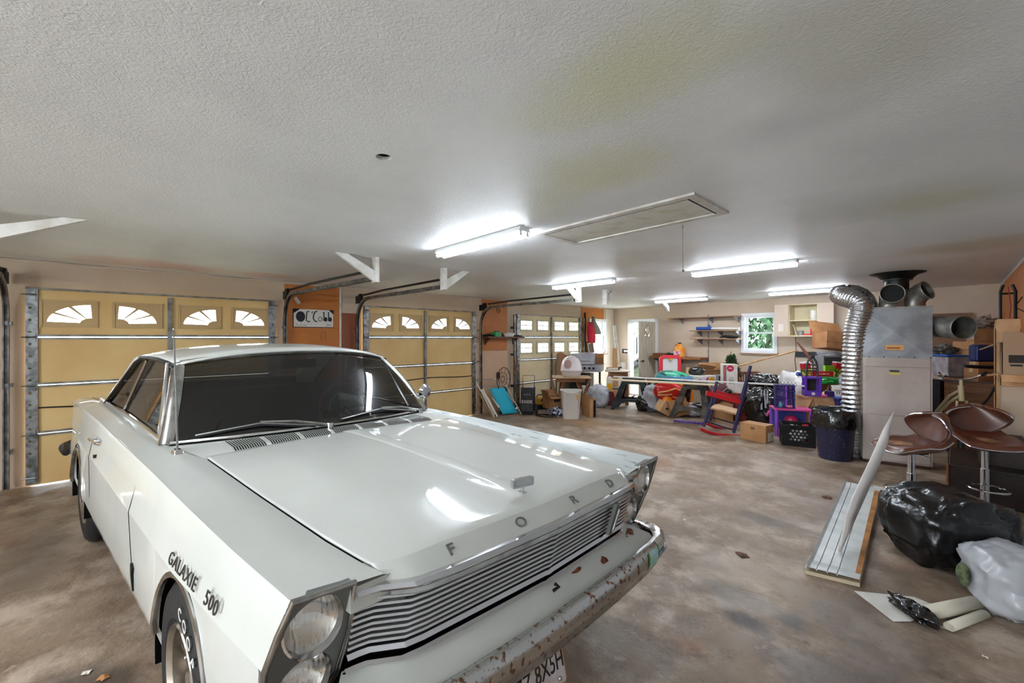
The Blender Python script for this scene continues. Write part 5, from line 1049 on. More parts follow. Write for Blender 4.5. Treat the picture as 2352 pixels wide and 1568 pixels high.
# ================================================================ CENTRE PILE
def trestle(lab, p, rz, h=.70, w_=.50, m_=None):
    """folding plastic sawhorse: two A-shaped side panels joined at the top"""
    t = thing('sawhorse', lab, 'sawhorse', p, rz, 'black plastic sawhorses carrying the boards'); m_ = m_ or M_black
    for s in (-1, 1):
        def P(x, z): return Vector((x, s*(.05+.19*(1-z/h)), z))
        out = [(-w_/2-.10, 0), (-w_/2-.02, 0), (-w_*.36, .14), (-.06, .19), (.06, .19), (w_*.36, .14), (w_/2+.02, 0), (w_/2+.10, 0), (w_*.30, h), (-w_*.30, h)]
        hole = [(-.13, .27), (.13, .27), (.085, h-.16), (.05, h-.13), (-.05, h-.13), (-.085, h-.16)]
        v, f = plate(out, [[(-w_*.33, .25), (w_*.33, .25), (w_*.20, h-.13), (-w_*.20, h-.13)]], .035)
        b = MB(); b.add([P(q.x, q.y)+Vector((0, q.z, 0)) for q in v], f); b.build('side_panel', m_, t, smooth=0)
    MB().box((0, 0, h-.01), (w_*.64, .13, .05)).build('top_beam', m_, t, bevel=.006)
    MB().box((0, 0, .30), (.035, .28, .02)).build('spreader', m_, t); return t
p = un(1455, 940); trestle('black plastic sawhorse in front of the round table, left one under the boards', p, FACE-R(26), .70, .72)
p = un(1598, 962); trestle('dusty black sawhorse right beside the rocking chair, under the boards', p, FACE-R(50), .715, .66, mat('dusty_black_plastic', '262421', .55, c2='5a5046', sc=7))
a_, c_ = at(1410, 861, 8.75), at(1850, 872, 6.9); a_.z, c_.z = .738, .752
solo('long_white_batten', MB().bar((0, 0, 0), c_-a_, .07, .022), M_white, 'long thin white painted strip lying across both sawhorses', 'board', a_+Vector((0, 0, .035)), smooth=0)
a_, c_ = at(1398, 862, 8.55), at(1650, 868, 7.55); a_.z = c_.z = .708
solo('tan_board', MB().bar((0, 0, .0), c_-a_, .24, .016), mat('pale_plywood', 'd2bd9a', .6), 'wider pale tan board lying across both sawhorses', 'board', a_+Vector((0, 0, .022)), smooth=0)
def at0(u, v, d, z): q = at(u, v, d); q.z = z; return q
# behind the boards
p = un(1492, 948); bag('silvery grey trash bag behind the first black sawhorse', (p.x-.1, p.y+.25, 0), (.24, .22, .29), M_bagg, 9, tie=(-.02, 0, .52))
bag('black trash bag low behind the silvery bag by the first sawhorse', at0(1478, 940, 9.0, 0), (.16, .16, .18), M_bagk, 12)
bag('small clear grey bag on the floor behind the second sawhorse', at0(1590, 950, 8.4, 0), (.20, .16, .14), M_bagg, 15)
# floats
def arc(c, r, a0, a1, n): return [(c[0]+r*math.cos(lerp(a0, a1, k/n)), 0, c[1]+r*math.sin(lerp(a0, a1, k/n))) for k in range(n+1)]
# scrap cartons fallen on the floor
p = un(1515, 955); carton('open pale cardboard box tipped on its corner on the floor', (p.x-.02, p.y+.10, .06), (.24, .22, .26), FACE, M_card3, None, rot=(R(8), R(28), FACE+R(16)), mark=[(-.03, .10, .03, .14, M_print)])
p = un(1552, 958); carton('larger brown cardboard box tipped beside the pale one under the float', (p.x+.0, p.y+.16, .04), (.36, .26, .34), FACE, M_card, {'b': (60, .10)}, rot=(R(4), R(-14), FACE-R(10)), mark=[(-.05, .24, .04, .32, M_print), (-.14, .05, -.10, .10, M_print)])
# shelving unit behind, holding what stands on it
SHL = at0(1560, 880, 9.3, 0)
t = thing('carton_stack_table', 'low brown table hidden under the pile of cartons and pool floats', 'table', SHL, FACE)
MB().bb(-.62, .95, -.22, .35, .60, .635).build('table_top', M_brown, t)
for x, y in ((-.58, -.18), (.90, -.18), (-.58, .30), (.90, .30)): MB().bb(x-.03, x+.03, y-.03, y+.03, 0, .60).build('leg', M_brown, t)
def onS(u, z, d=9.3): return at0(u, 800, d, z)
# red easel
q = onS(1539, .64, 9.4); t = thing('toy_easel', 'red framed toy easel with a white board standing in front of the workbench shelf', 'easel', q, FACE)
b = MB(); v, f = plate(rrect(-.25, 0, .25, .56, .12, 5), [rrect(-.17, .08, .17, .49, .03)], .05); b.add(v, f, XZ); b.build('red_frame', mat('red_toy_plastic', 'd63440', .4), t, bevel=.006); MB().box((0, .0, .28), (.35, .012, .42)).build('white_board', M_white, t, smooth=0); MB().box((0, -.03, .465), (.08, .02, .03)).build('yellow_clip', M_yellow, t)
# turtle ring
q = at0(1548, 850, 8.75, .64); t = thing('pool_float', 'teal and blue inflatable pool float with green patches lying on the pile', 'pool float', q, FACE+R(6), rot=(R(6), R(6), FACE))
b = MB(); b.sph((0, 0, .10), (.42, .26, .13), 28, amp=.10, seed=2); b.build('float_ring', mat('teal_vinyl', '3f8f96', .3, c2='4d78a0', sc=3), t)
b = MB(); b.sph((-.03, -.01, .155), (.34, .21, .10), 24, amp=.05, seed=5); b.build('patterned_top', mat('green_patch_vinyl', '3fb08a', .3, c2='1f5a48', sc=6, lo=.5, hi=.56, det=1), t)
# red float with flames
q = at0(1545, 905, 8.45, .12); t = thing('pool_float', 'red and orange inflatable float with yellow flame shapes propped behind the sawhorses', 'pool float', q, FACE, rot=(R(-6), R(12), FACE-R(4)))
M_fred = mat('red_vinyl', 'd8261c', .25); M_for = mat('orange_vinyl', 'f08418', .25); M_fy = mat('pale_orange_vinyl', 'f0b070', .3)
b = MB(); b.sph((-.10, 0, .34), (.34, .10, .20), 26, amp=.05, seed=1, pw=.8); b.build('red_body', M_fred, t); b = MB(); b.sph((.18, .04, .28), (.27, .09, .30), 24, amp=.1, seed=3, m=Matrix.Rotation(R(-12), 4, 'Y')); b.build('orange_body', M_for, t)
for pts in ([(-.38, .30), (-.2, .37), (-.05, .46), (.08, .44), (.10, .34), (0, .27), (-.08, .29)], [(-.38, .26), (-.22, .29), (-.1, .33)], [(.02, .20), (.14, .26), (.26, .22), (.30, .10), (.26, .0)]):
    b = MB(); b.tube([(x, -.105, z-.03) for x, z in pts], .017, 8); b.build('flame_stripe', M_fy, t)
for x, z, s_ in ((-.16, .17, .10), (.22, .12, .11)): b = MB(); b.sph((x, -.06, z), (s_, .05, s_*1.1), 14); b.build('orange_flame', M_for, t)
# cartons on the pile
carton('tan carton tilted at the back of the pile with raised flaps', onS(1602, .64, 9.25), (.44, .30, .26), FACE, M_card3, {'f': (35, .18), 'r': (100, .1)}, rot=(R(0), R(9), FACE+R(12)))
carton('wide brown carton with open flaps under the small tree', at0(1640, 830, 9.05, .64), (.50, .34, .24), FACE-R(4), M_card, {'f': (12, .14), 'b': (80, .16), 'r': (50, .14)})
t = bag('small shiny black plastic bag heaped on the printed white box', at0(1600, 848, 8.75, .80), (.16, .12, .09), M_bagk, 21, name='plastic_bag')
MP = mat('flower_print', 'e4e2e2', .5, c2='d0306a', sc=9, lo=.56, hi=.60, det=2)
t = carton('long white printed box with pink flowers and a red base stripe', at0(1614, 862, 8.65, .64), (.46, .24, .165), FACE+R(4), M_paper, None, tape=False); MB().bb(-.16, .06, -.123, -.12, .04, .15).build('flower_print', MP, t, smooth=0); MB().bb(-.225, -.02, -.123, -.12, .0, .03).build('red_stripe', M_red, t, smooth=0); b = MB(); v, f = plate(circ(.13, .085, .055, 20), [], .003); b.add(v, f, Matrix.Translation((0, -.122, 0)) @ XZ); b.build('yellow_disc', M_yellow, t, smooth=0)
t = thing('desktop_speaker', 'small grey box shaped device with a black front beside the printed white box', 'speaker', at0(1650, 862, 8.6, .64), FACE); MB().box((0, 0, .09), (.15, .15, .18)).build('case', M_grey, t, bevel=.006); MB().box((.02, -.077, .10), (.09, .006, .12)).build('black_front', M_print, t, bevel=.002)
# white tall box with a red emblem
q = at0(1674, 900, 8.25, 0); t = carton('tall white carton with a round red emblem and red side stripes', (q.x, q.y, .45), (.26, .22, .62), FACE-R(14), M_paper, None, tape=False, name='printed_carton'); b = MB(); v, f = plate(circ(.0, .54, .065, 24), [], .003); b.add(v, f, Matrix.Translation((0.0, -.112, 0)) @ XZ); b.build('red_emblem', mat('emblem_red', 'c42848', .5), t, smooth=0); MB().bb(-.03, .03, -.117, -.114, .535, .55).build('emblem_bar', M_white, t, smooth=0)
MB().bb(-.122, -.10, -.113, -.11, .02, .60).build('red_stripe', mat('stripe_red', 'a83440', .6), t, smooth=0); MB().bb(-.09, -.075, -.113, -.11, .02, .60).build('dark_stripe', M_print, t, smooth=0)
b = MB(); v, f = text('LG\nSIDE\n0032', .05, .002); b.add(v, f, Matrix.Translation((.02, -.113, .30)) @ XZ); b.build('box_printing', M_print, t, smooth=0)
carton('brown carton supporting the tall white carton with the red emblem', (q.x, q.y, 0), (.30, .26, .445), FACE-R(14), M_card2, None)
# small artificial tree
q = at0(1679, 840, 8.9, .80); t = thing('small_fir_tree', 'small artificial green fir tree rising behind the white carton', 'tree', q, 0); random.seed(11)
MB().cyl((0, 0, -.10), (0, 0, .50), .015, .006, 8).build('trunk', M_brown, t); carton('plain brown carton at the back holding up the small fir tree', (q.x, q.y+.02, 0), (.3, .3, .70), FACE, M_card, None)
b = MB()
for k in range(150):
    z = random.random()**1.3; ln = lerp(.24, .05, z)*random.uniform(.7, 1.1); a = random.uniform(0, 2*PI); d_ = Vector((math.cos(a), math.sin(a), random.uniform(.05, .6))).normalized(); o_ = Vector((0, 0, z*.48-.08)); e_ = o_+d_*ln
    b.tube([o_, e_], [.006, .004], 4)
    for j in range(9):
        c0 = o_.lerp(e_, .35+.65*j/8); 
        for s in (-1, 1):
            n_ = d_.cross(Vector((random.uniform(-1, 1), random.uniform(-1, 1), random.uniform(-1, 1)))).normalized(); b.add([c0, c0+d_*.018+n_*.032*s, c0+d_*.040+n_*.028*s], [(0, 1, 2)])
b.build('fir_branches', mat('fir_green', '2c4228', .7, c2='4a6238', sc=14), t, smooth=0)
# helmet like cushion, white panel, shredded things
q = at0(1652, 900, 8.0, .42); t = thing('car_seat_shell', 'maroon and black curved child seat shell behind the rocking chair', 'child seat', q, FACE+R(8)); b = MB(); b.sph((0, 0, .10), (.26, .14, .17), 24, m=Matrix.Rotation(R(-32), 4, 'Y')); b.build('maroon_shell', mat('maroon_fabric', '5a2430', .6), t); b = MB(); b.sph((.07, -.05, .05), (.20, .09, .08), 20, m=Matrix.Rotation(R(-25), 4, 'Y')); b.build('black_liner', M_black, t); MB().tube([(-.20, -.10, -.08), (-.1, -.13, .1), (.1, -.12, .22)], .008, 6).build('piping', M_tan, t)
carton('brown carton under the maroon child seat shell behind the rocking chair', (q.x+.02, q.y, 0), (.34, .30, .33), FACE, M_card, None)
q = at0(1705, 880, 7.9, .56); t = solo('blank_sheet', MB().poly([(-.14, 0, .20), (.13, 0, .16), (.10, 0, -.05), (-.15, 0, -.01)], .01, (0, 1, 0)), M_paper, 'blank white sheet leaning behind the navy post of the rocking chair', 'sheet', q, FACE, smooth=0)
q = at0(1698, 906, 7.95, .0); carton('small dark red carton below the blank white sheet', q, (.26, .22, .53), FACE, mat('dark_red_box', '6e2620', .6, c2='a04a3c', sc=9), None, tape=False)
q = un(1682, 950); t = carton('big brown carton on the floor behind the rocking chair', (q.x-.05, q.y+.42, 0), (.62, .34, .34), FACE-R(4), M_card, None)
solo('knit_hat', MB().sph((0, 0, .05), (.10, .09, .06), 18, amp=.5, fr=2.6, seed=4, zmin=0), M_red, 'crumpled red cloth hat on the big carton behind the rocker', 'hat', (q.x-.14, q.y+.36, .342)); solo('white_cloth', MB().sph((0, 0, .05), (.17, .12, .07), 20, amp=.7, fr=2.4, seed=8, zmin=0), M_paper, 'crumpled white cloth on the big carton behind the rocker', 'cloth', (q.x+.08, q.y+.40, .342)); solo('rolled_mat', MB().tube([(-.09, 0, .04), (.10, .04, .14)], .04, 12), M_tan, 'short cream roll leaning on the big carton beside the black bag', 'roll', (q.x+.20, q.y+.26, .30))
# stick, wire frame, black bags
a_, c_ = at(1690, 842, 8.5), at(1833, 804, 8.15); solo('leaning_stick', MB().tube([(0, 0, 0), c_-a_], .016, 8), M_pine, 'long pale wooden stick slanting up toward the wall cabinet', 'stick', a_)
q = at(1720, 850, 8.7); t = thing('basket_frame', 'red brown wicker basket edge behind the black bags', 'basket', (q.x, q.y, .62), FACE+R(4)); b = MB(); v, f = plate(rrect(-.26, 0, .26, .26, .06), [rect(-.23, .03, .23, .21)], .02); b.add(v, f, XZ)
for k in range(9): b.bb(-.23+k*.05, -.215+k*.05, -.008, .008, .03, .22)
b.build('wicker_side', mat('wicker_brown', '8a4f38', .7, c2='5c3020', sc=20), t); carton('brown carton under the wicker basket frame behind the black bags', (q.x, q.y+.1, 0), (.5, .3, .615), FACE, M_card2, None)
bag('shiny black trash bag on top behind, the higher of the two', at0(1757, 878, 8.3, .45), (.29, .25, .22), M_bagk, 31, amp=.22, n=64); carton('brown carton under the higher black trash bag', at0(1760, 900, 8.3, 0), (.5, .35, .44), FACE, M_card, None)
BK = bag('large shiny black trash bag, the lower one right of the rocking chair', at0(1752, 940, 7.55, .0), (.30, .26, .36), M_bagk, 35, amp=.22, n=72, tie=(.06, -.05, .72))
for k, (x, ln) in enumerate(((.10, .34), (.15, .30), (.06, .22))): MB().poly([(.02+k*.05, -.20, .66), (.042+k*.05, -.20, .66), (.05+k*.05+x*.3, -.30, .66-ln), (.02+k*.05+x*.3, -.30, .66-ln)], .003, (0, 1, 0)).build('tie_strip', M_grey, BK, smooth=0)
bag('soft white plastic bag slumped between black bags and toy tower', at0(1825, 890, 7.9, .28), (.28, .2, .34), M_bagw, 41, amp=.30, n=56, name='white_bag'); carton('brown carton under the soft white bag', at0(1822, 930, 7.9, 0), (.5, .36, .27), FACE, M_card, None)
solo('blue_tube', MB().tube([(-.12, 0, .03), (.08, 0, 0)], .035, 12), M_blue, 'short blue cylinder between the white bag and the toy tower', 'tube', at(1846, 862, 7.5), FACE)
# rocking chair -------------------------------------------------------
RC = un(1648, 992); RC.z = 0
t = thing('rocking_chair', 'red and navy painted rocking chair frame with a bare wood seat slat', 'chair', RC, 0)
M_navy = mat('navy_paint', '1e1e4a', .4); M_rp = mat('red_paint', 'c01c24', .35)
def rc(u, v, d): return at(u, v, d)-RC
dn, df = 6.75, 7.25
rocker = [(1609, 985), (1625, 992), (1650, 998), (1680, 1001), (1705, 1000)]
b = MB(); b.tube([rc(u, v, dn-.0) for u, v in rocker], .026, 8); b.build('rocker', M_rp, t); b = MB(); b.tube([rc(u+14, v-13, df) for u, v in rocker], .026, 8); b.build('rocker', M_rp, t)
b = MB(); b.tube([rc(1616, 980, dn), rc(1633, 925, dn+.03), rc(1647, 862+14, dn+.05)], .024, 8); b.build('front_leg', M_navy, t); b = MB(); b.tube([rc(1630, 966, df), rc(1644, 905, df), rc(1650, 900, df)], .022, 8); b.build('front_leg', M_navy, t)
b = MB(); b.tube([rc(1685, 994, dn), rc(1705, 910, dn), rc(1724, 840, dn+.02)], [.024, .03, .024], 8); b.build('back_post', M_navy, t); b = MB(); b.tube([rc(1692, 975, df), rc(1706, 920, df+.03), rc(1718, 880, df+.05)], .022, 8); b.build('back_post', M_navy, t)
for (u0, v0, u1, v1, d0_, d1_) in ((1622, 902, 1700, 923, dn, dn-.02), (1636, 898, 1702, 916, df, df)): b = MB(); b.bar(rc(u0, v0, d0_), rc(u1, v1, d1_), .04, .075); b.build('armrest', M_rp, t, smooth=0, bevel=.005)
b = MB(); b.grid([[rc(1631, 937, dn), rc(1640, 931, (dn+df)/2), rc(1649, 930, df)], [rc(1660, 942, dn), rc(1665, 937, (dn+df)/2), rc(1672, 935, df)], [rc(1690, 951, dn), rc(1693, 943, (dn+df)/2), rc(1696, 941, df)]]); b.build('seat_slat', mat('pale_seat_wood', 'dcb48a', .55, c2='c89c6e', sc=4), t, solid=.028, smooth=0)
for (u0, v0, u1, v1, d0_) in ((1622, 968, 1688, 988, dn), (1636, 958, 1694, 974, df)): b = MB(); b.tube([rc(u0, v0, d0_), rc(u1, v1, d0_)], .012, 6); b.build('stretcher', M_navy, t)
# purple garland and black cable scraps
b = MB(); random.seed(6); a_, c_ = un(1548, 968, .02), un(1617, 975, .02)
for k in range(420):
    q = a_.lerp(c_, k/420)-a_; d_ = Vector((random.gauss(0, 1), random.gauss(0, 1), abs(random.gauss(0, 1)))).normalized(); n_ = d_.cross(Vector((0, 0, 1))).normalized()*.006; b.add([q-n_, q+n_, q+d_*.05+n_*.2], [(0, 1, 2)])
solo('tinsel_garland', b, mat('purple_tinsel', '6a3ed0', .4), 'fluffy purple tinsel garland lying on the floor by the second sawhorse', 'garland', a_, smooth=0)
b = MB(); b.tube([(0, 0, .01), (.2, .05, .01), (.45, -.04, .02), (.6, .08, .01)], .012, 6); solo('rubber_hose', b, M_black, 'black cable lying on the floor behind the small brown carton', 'cable', un(1700, 962, 0)+Vector((.0, .25, 0)), R(20)); solo('blue_scrap', MB().sph((0, 0, .02), (.09, .05, .03), 12, amp=.3, zmin=0), mat('light_blue_plastic', '3f9cd0', .5), 'light blue plastic scrap on the floor under the rocking chair', 'scrap', un(1683, 988, 0)+Vector((.1, .35, 0)))
solo('grey_tub', MB().box((0, 0, .10), (.34, .26, .20), top=1.1), mat('translucent_grey', 'b8bac0', .3), 'grey translucent tub under the rocking chair seat', 'tub', un(1668, 968, 0)+Vector((0, .35, 0)), FACE, bevel=.02)
# ---------------------------------------------------------------- small carton, crate, trash can
q = un(1727, 1014); t = carton('small brown carton with a white shipping label at the front of the pile', (q.x+.02, q.y+.16, 0), (.38, .24, .265), FACE-R(57), M_card, None)
MB().bb(.1905, .1925, -.05, .115, .02, .15).build('shipping_label', M_paper, t, smooth=0); MB().bb(.1927, .1935, .02, .10, .08, .12).build('yellow_mark', mat('faint_yellow_print', 'd8cf74', .6), t, smooth=0); MB().bb(-.03, .03, -.122, -.1205, .18, .22).build('printed_mark', mat('faded_brown_print', '7c5838', .7), t, smooth=0)
q = un(1824, 1024); t = thing('milk_crate', 'black plastic milk crate with a honeycomb front holding odds and ends', 'crate', (q.x, q.y+.16, 0), FACE-R(27)); CWd, CH_, CD = .40, .30, .34
def hexes():
    hs = []
    for i in range(7):
        for j in range(4):
            cx = -.15+i*.05+(j % 2)*.025; cz = .10+j*.043
            if abs(cx) < .105: hs.append([(cx+.02*math.cos(R(60*k+30)), cz+.02*math.sin(R(60*k+30))) for k in range(6)])
    for x in (-.165, .165):
        pass
    return hs
for sg in (-1, 1):
    b = MB(); v, f = plate(rect(-CWd/2, 0, CWd/2, CH_), hexes(), .012); b.add(v, f, Matrix.Translation((0, sg*CD/2, 0)) @ XZ); b.build('crate_side', M_black, t, smooth=0); b = MB(); v, f = plate(rect(-CD/2, 0, CD/2, CH_), hexes(), .012); b.add(v, f, Matrix.Translation((sg*CWd/2, 0, 0)) @ YZ); b.build('crate_side', M_black, t, smooth=0)
MB().bb(-CWd/2, CWd/2, -CD/2, CD/2, 0, .012).build('crate_bottom', M_black, t); b = MB(); v, f = plate(rrect(-CWd/2-.012, -CD/2-.012, CWd/2+.012, CD/2+.012, .02), [rrect(-CWd/2+.008, -CD/2+.008, CWd/2-.008, CD/2-.008, .02)], .02); b.add(v, f, Matrix.Translation((0, 0, CH_))); b.build('crate_rim', M_black, t)
solo('crate_contents_bag', MB().sph((0, 0, .13), (.15, .15, .14), 24, amp=.4, fr=3, seed=6, zmin=.013), M_bagw, 'white plastic wrapping showing through the honeycomb of the milk crate', 'bag', (q.x-.02, q.y+.13, 0)); solo('red_tin', MB().cyl((0, 0, .015), (0, 0, .30), .04, n=14), M_red, 'small red tin standing in the milk crate', 'tin', (q.x+.10, q.y+.20, 0))
q = un(1910, 1055); t = thing('trash_can', 'navy blue round trash can with a black bag folded over its rim', 'trash can', (q.x+.02, q.y+.10, 0), 0)
M_navyc = mat('paint_spattered_navy', '22233f', .4, c2='c9cad0', sc=60, lo=.745, hi=.755, det=1)
MB().lathe([(0, 0), (.17, 0), (.18, .02), (.225, .60), (.235, .61), (.235, .63), (.215, .63), (.165, .03), (0, .03)], 36).build('can_body', M_navyc, t)
rows = []; 
for r_, z in ((.20, .40), (.215, .645), (.24, .655), (.252, .63), (.258, .55), (.262, .47), (.255, .43)): rows.append([((r_+.018*noise.noise(Vector((3*math.cos(a), 3*math.sin(a), z*9))))*math.cos(a), (r_+.018*noise.noise(Vector((3*math.cos(a), 3*math.sin(a), z*9))))*math.sin(a), z+(.035*noise.noise(Vector((2.5*math.cos(a), 2.5*math.sin(a), 4+z))))) for a in [2*PI*k/48 for k in range(48)]])
MB().grid(rows, closed=True).build('bag_liner', M_bagk, t, smooth=80)
# ---------------------------------------------------------------- toys and boxes right of the bags
q = at0(1812, 985, 6.75, 0); t = thing('toy_vanity_table', 'pink and purple plastic play table with purple legs behind the milk crate', 'play table', q, FACE-R(18))
MB().bb(-.24, .30, -.16, .20, .42, .45).build('pink_top', M_pink, t, bevel=.008)
for x in (-.21, .27):
    for y in (-.13, .17): MB().cyl((x, y, 0), (x, y, .42), .026, n=10).build('leg', mat('lilac_plastic', '9550cc', .35), t)
MB().bb(-.20, .26, .12, .14, .14, .40).build('blue_back_panel', mat('periwinkle', '4a5fb4', .4), t); MB().bb(-.20, .26, -.10, .12, .12, .135).build('blue_shelf', M_blue, t)
solo('pink_ball', MB().sph((0, 0, .10), .10, 18), mat('crimson_plastic', 'b81e50', .3), 'crimson rounded toy on the shelf under the pink table', 'toy', (q.x+.03, q.y+.0, .136))
t = thing('toy_house', 'dark purple and lilac toy house with open floors on the pink table', 'dollhouse', (q.x-.06, q.y-.02, .451), FACE-R(26)); M_dp = mat('deep_purple', '33246e', .4)
for x in (-.13, .02, .13): MB().bb(x-.010, x+.010, -.06, .08, 0, .36).build('wall_post', M_dp if x != .02 else mat('lilac_plastic'), t)
for z in (0, .15, .27, .36): MB().bb(-.145, .145, -.07, .09, z-.0, z+.015).build('floor_slab', M_dp, t)
MB().bb(-.13, .13, .075, .085, 0, .36).build('back_wall', mat('lilac_wall', '6a5aa8', .5, c2='c9a8d8', sc=30, lo=.55, hi=.6), t); b = MB()
for k in range(6): b.tube([(-.12+k*.05, 0, .375), (-.10+k*.05, 0, .42), (-.08+k*.05, 0, .375)], .005, 5)
b.build('roof_lattice', M_print, t)
MB().box((-.06, -.03, .05), (.05, .05, .07), top=.6).build('teal_chair', mat('teal_plastic', '4fa3a0', .4), t); MB().sph((.06, -.08, .03), (.05, .04, .02), 12).build('pink_cushion', mat('rose_plastic', 'e0809c', .4), t)
q2 = un(1770, 985, 0); t = thing('pink_storage_bin', 'bright pink storage box on a grey tub left of the pink table', 'storage bin', (q2.x, q2.y+.35, 0), FACE+R(3)); MB().box((0, 0, .16), (.34, .30, .32), top=1.08).build('grey_tub_base', mat('mauve_grey_tub', '8e8794', .4), t, bevel=.01); MB().box((0, 0, .39), (.34, .30, .13)).build('pink_box', M_pink, t, bevel=.01); MB().tube([(-.16, -.16, .34), (-.26, -.17, .30), (-.30, -.17, .22)], .018, 8).build('pink_handle', M_pink, t)
carton('small brown carton with a raised flap on the pink storage box', (q2.x+.02, q2.y+.35, .458), (.26, .22, .10), FACE-R(10), M_card, {'f': (-20, .08), 'r': (30, .12)})
q = at0(1880, 985, 6.95, 0); t = carton('large brown carton with open hanging flaps under the purple toy tower', (q.x-.03, q.y, .19), (.44, .36, .41), FACE+R(6), M_card3, {'l': (-62, .24), 'r': (35, .2), 'f': (-75, .16)}); t.location.z = .19
carton('flattened tan carton flap sheet on the black wheeled base behind the crate', (q.x-.05, q.y-.10, .10), (.46, .30, .085), FACE-R(8), M_card, None, tape=False)
t = thing('wheeled_base', 'black toy wheels low on the floor behind the milk crate', 'toy', (q.x+.02, q.y-.05, 0), FACE); MB().box((0, 0, .06), (.40, .22, .05)).build('chassis', M_black, t)
for x in (-.12, .12): MB().cyl((x, -.13, .055), (x, -.17, .055), .055, n=20).build('wheel', M_rubber, t); MB().cyl((x, -.165, .055), (x, -.175, .055), .03, n=16).build('wheel_hub', M_chrome, t)
T_ = at0(1864, 906, 6.75, 0); zt = CH-(906-HYP)*6.75/FP; t = thing('toy_castle_tower', 'bright purple toy castle tower with a black pointed spire', 'toy tower', (q.x-.07, q.y-.12, .563), FACE)
solo('tower_plinth_board', MB().bb(-.16, .30, -.05, .24, 0, .02), M_card3, 'tan board lying over the open carton under the purple toy tower', 'board', (q.x-.03, q.y-.18, .603), FACE, smooth=0); t.location = (q.x-.06, q.y-.16, .624); t.rotation_euler = (0, 0, FACE-R(22))
for x in (-.10, .10):
    for y in (-.05, .09): MB().bb(x-.015, x+.015, y-.015, y+.015, .08, .33).build('tower_post', M_purple, t)
MB().bb(-.12, .12, -.07, .11, 0, .09).build('tower_base', M_purple, t, bevel=.006); MB().bb(-.08, .08, .08, .10, .09, .30).build('dark_doorway', M_print, t); MB().bb(-.12, .12, -.07, .11, .29, .32).build('tower_ring', M_purple, t)
v, f = plate(circ(0, .045, .026, 16), [], .006); b = MB(); b.add(v, f, Matrix.Translation((0, -.073, 0)) @ XZ); b.build('white_emblem', M_white, t)
b = MB()
for x in (-.075, .075): b.tube([(x, 0, .32), (x, 0, .50), (x*.75, 0, .58), (0, 0, .68)], .014, 8)
for z, w_ in ((.42, .075), (.52, .07), (.46, .075)): b.tube([(-w_, 0, z), (w_, 0, z)], .01, 6)
b.tube([(0, -.05, .33), (0, -.04, .55), (0, 0, .68)], .008, 6); b.build('black_spire', mat('green_black_plastic', '1a2526', .4), t)
solo('toy_tray', MB().box((0, 0, .045), (.10, .09, .09)), M_dp, 'small dark purple bin on the board right of the toy tower', 'toy', (q.x+.15, q.y-.02, .624), FACE, bevel=.004); solo('pink_doll_shoe', MB().sph((0, 0, .02), (.05, .03, .022), 12, amp=.3, zmin=0), M_pink, 'tiny pink toy beside the purple tower base', 'toy', (q.x+.10, q.y-.16, .624))
# back right: gift wrap printed bag, boxes, air conditioner, stack of bins
q = at0(1893, 900, 7.42, 0); carton('brown carton under the green wrapping behind the toy tower', q, (.62, .28, .78), FACE, M_card2, None)
MG = mat('fruit_print', '3f5a24', .5, c2='d8c04a', sc=22, lo=.50, hi=.56)
for i, (u, w_) in enumerate(((1855, .10), (1918, .10))):
    q = at0(u, 872, 7.42, .782); t = thing('printed_juice_box', 'tall red topped fruit printed box, %s of the two' % ('left' if i == 0 else 'right'), 'box', q, FACE, 'red topped printed boxes'); t.rotation_euler = (0, R(-8 if i == 0 else 8), FACE); MB().bb(-.06, .06, -.05, .05, 0, .26).build('fruit_panel', MG, t, smooth=0); MB().bb(-.06, .06, -.05, .05, .26, .36).build('red_top', M_red, t, smooth=0); MB().bb(-.062, .062, -.052, .052, .36, .385).build('white_cap', M_white, t)
q = at0(1885, 865, 7.36, .552); t = thing('red_banner_box', 'long red printed box between the two fruit printed boxes', 'box', (q.x, q.y, .907), FACE+R(2)); MB().bb(-.17, .20, -.04, .04, 0, .09).build('box_body', M_red, t, smooth=0); MB().bb(-.17, .20, -.05, .06, -.125, 0).build('grey_rim_tray', mat('olive_grey', '6d7a6c', .5), t); b = MB(); b.tube([(-.10+.012*k, -.042, .045+.014*math.sin(k*1.9)) for k in range(20)], .004, 5); b.build('box_script', mat('gold_print', 'e8c0a0', .4), t, smooth=0)
q = at0(1903, 845, 7.40, .80); solo('lime_carton', MB().box((0, 0, .05), (.18, .05, .10)), mat('lime_print', '8ed21e', .5, c2='6ab01a', sc=9), 'small lime green box above the red printed box', 'box', (q.x, q.y+.02, .998), FACE+R(6), bevel=.003)
q = at0(1900, 876, 7.27, .50); solo('green_film', MB().sph((0, 0, .05), (.20, .055, .07), 26, amp=.6, fr=2.5, seed=12, zmin=0), mat('green_cellophane', '2f9a4a', .15), 'crinkled green cellophane in front of the red printed box', 'wrapping', (q.x-.02, q.y, .782), FACE)
q = at0(1872, 850, 7.80, 0); t = thing('paper_stack', 'tall stack of white folded papers behind the toy tower spire', 'papers', (q.x, q.y, .95), FACE); 
for k in range(8): MB().box((random.uniform(-.01, .01), 0, .014+k*.029), (.19, .14, .024)).build('paper_bundle', M_paper, t, smooth=0)
carton('brown carton under the stack of folded papers', (q.x, q.y, 0), (.3, .25, .945), FACE, M_card2, None)
q = at0(1912, 860, 7.58, 0); t = thing('air_conditioner', 'dark louvred grey window air conditioner under the tilted big carton', 'air conditioner', (q.x+.03, q.y, .86), FACE)
MB().bb(-.20, .25, 0, .22, 0, .40).build('ac_case', M_grey, t, bevel=.006); MB().bb(-.19, .17, -.006, 0, .02, .37).build('ac_front', mat('dark_louvre', '3d4240', .5), t)
b = MB()
for k in range(9): b.bb(-.185, .165, -.016, -.006, .035+k*.037, .05+k*.037)
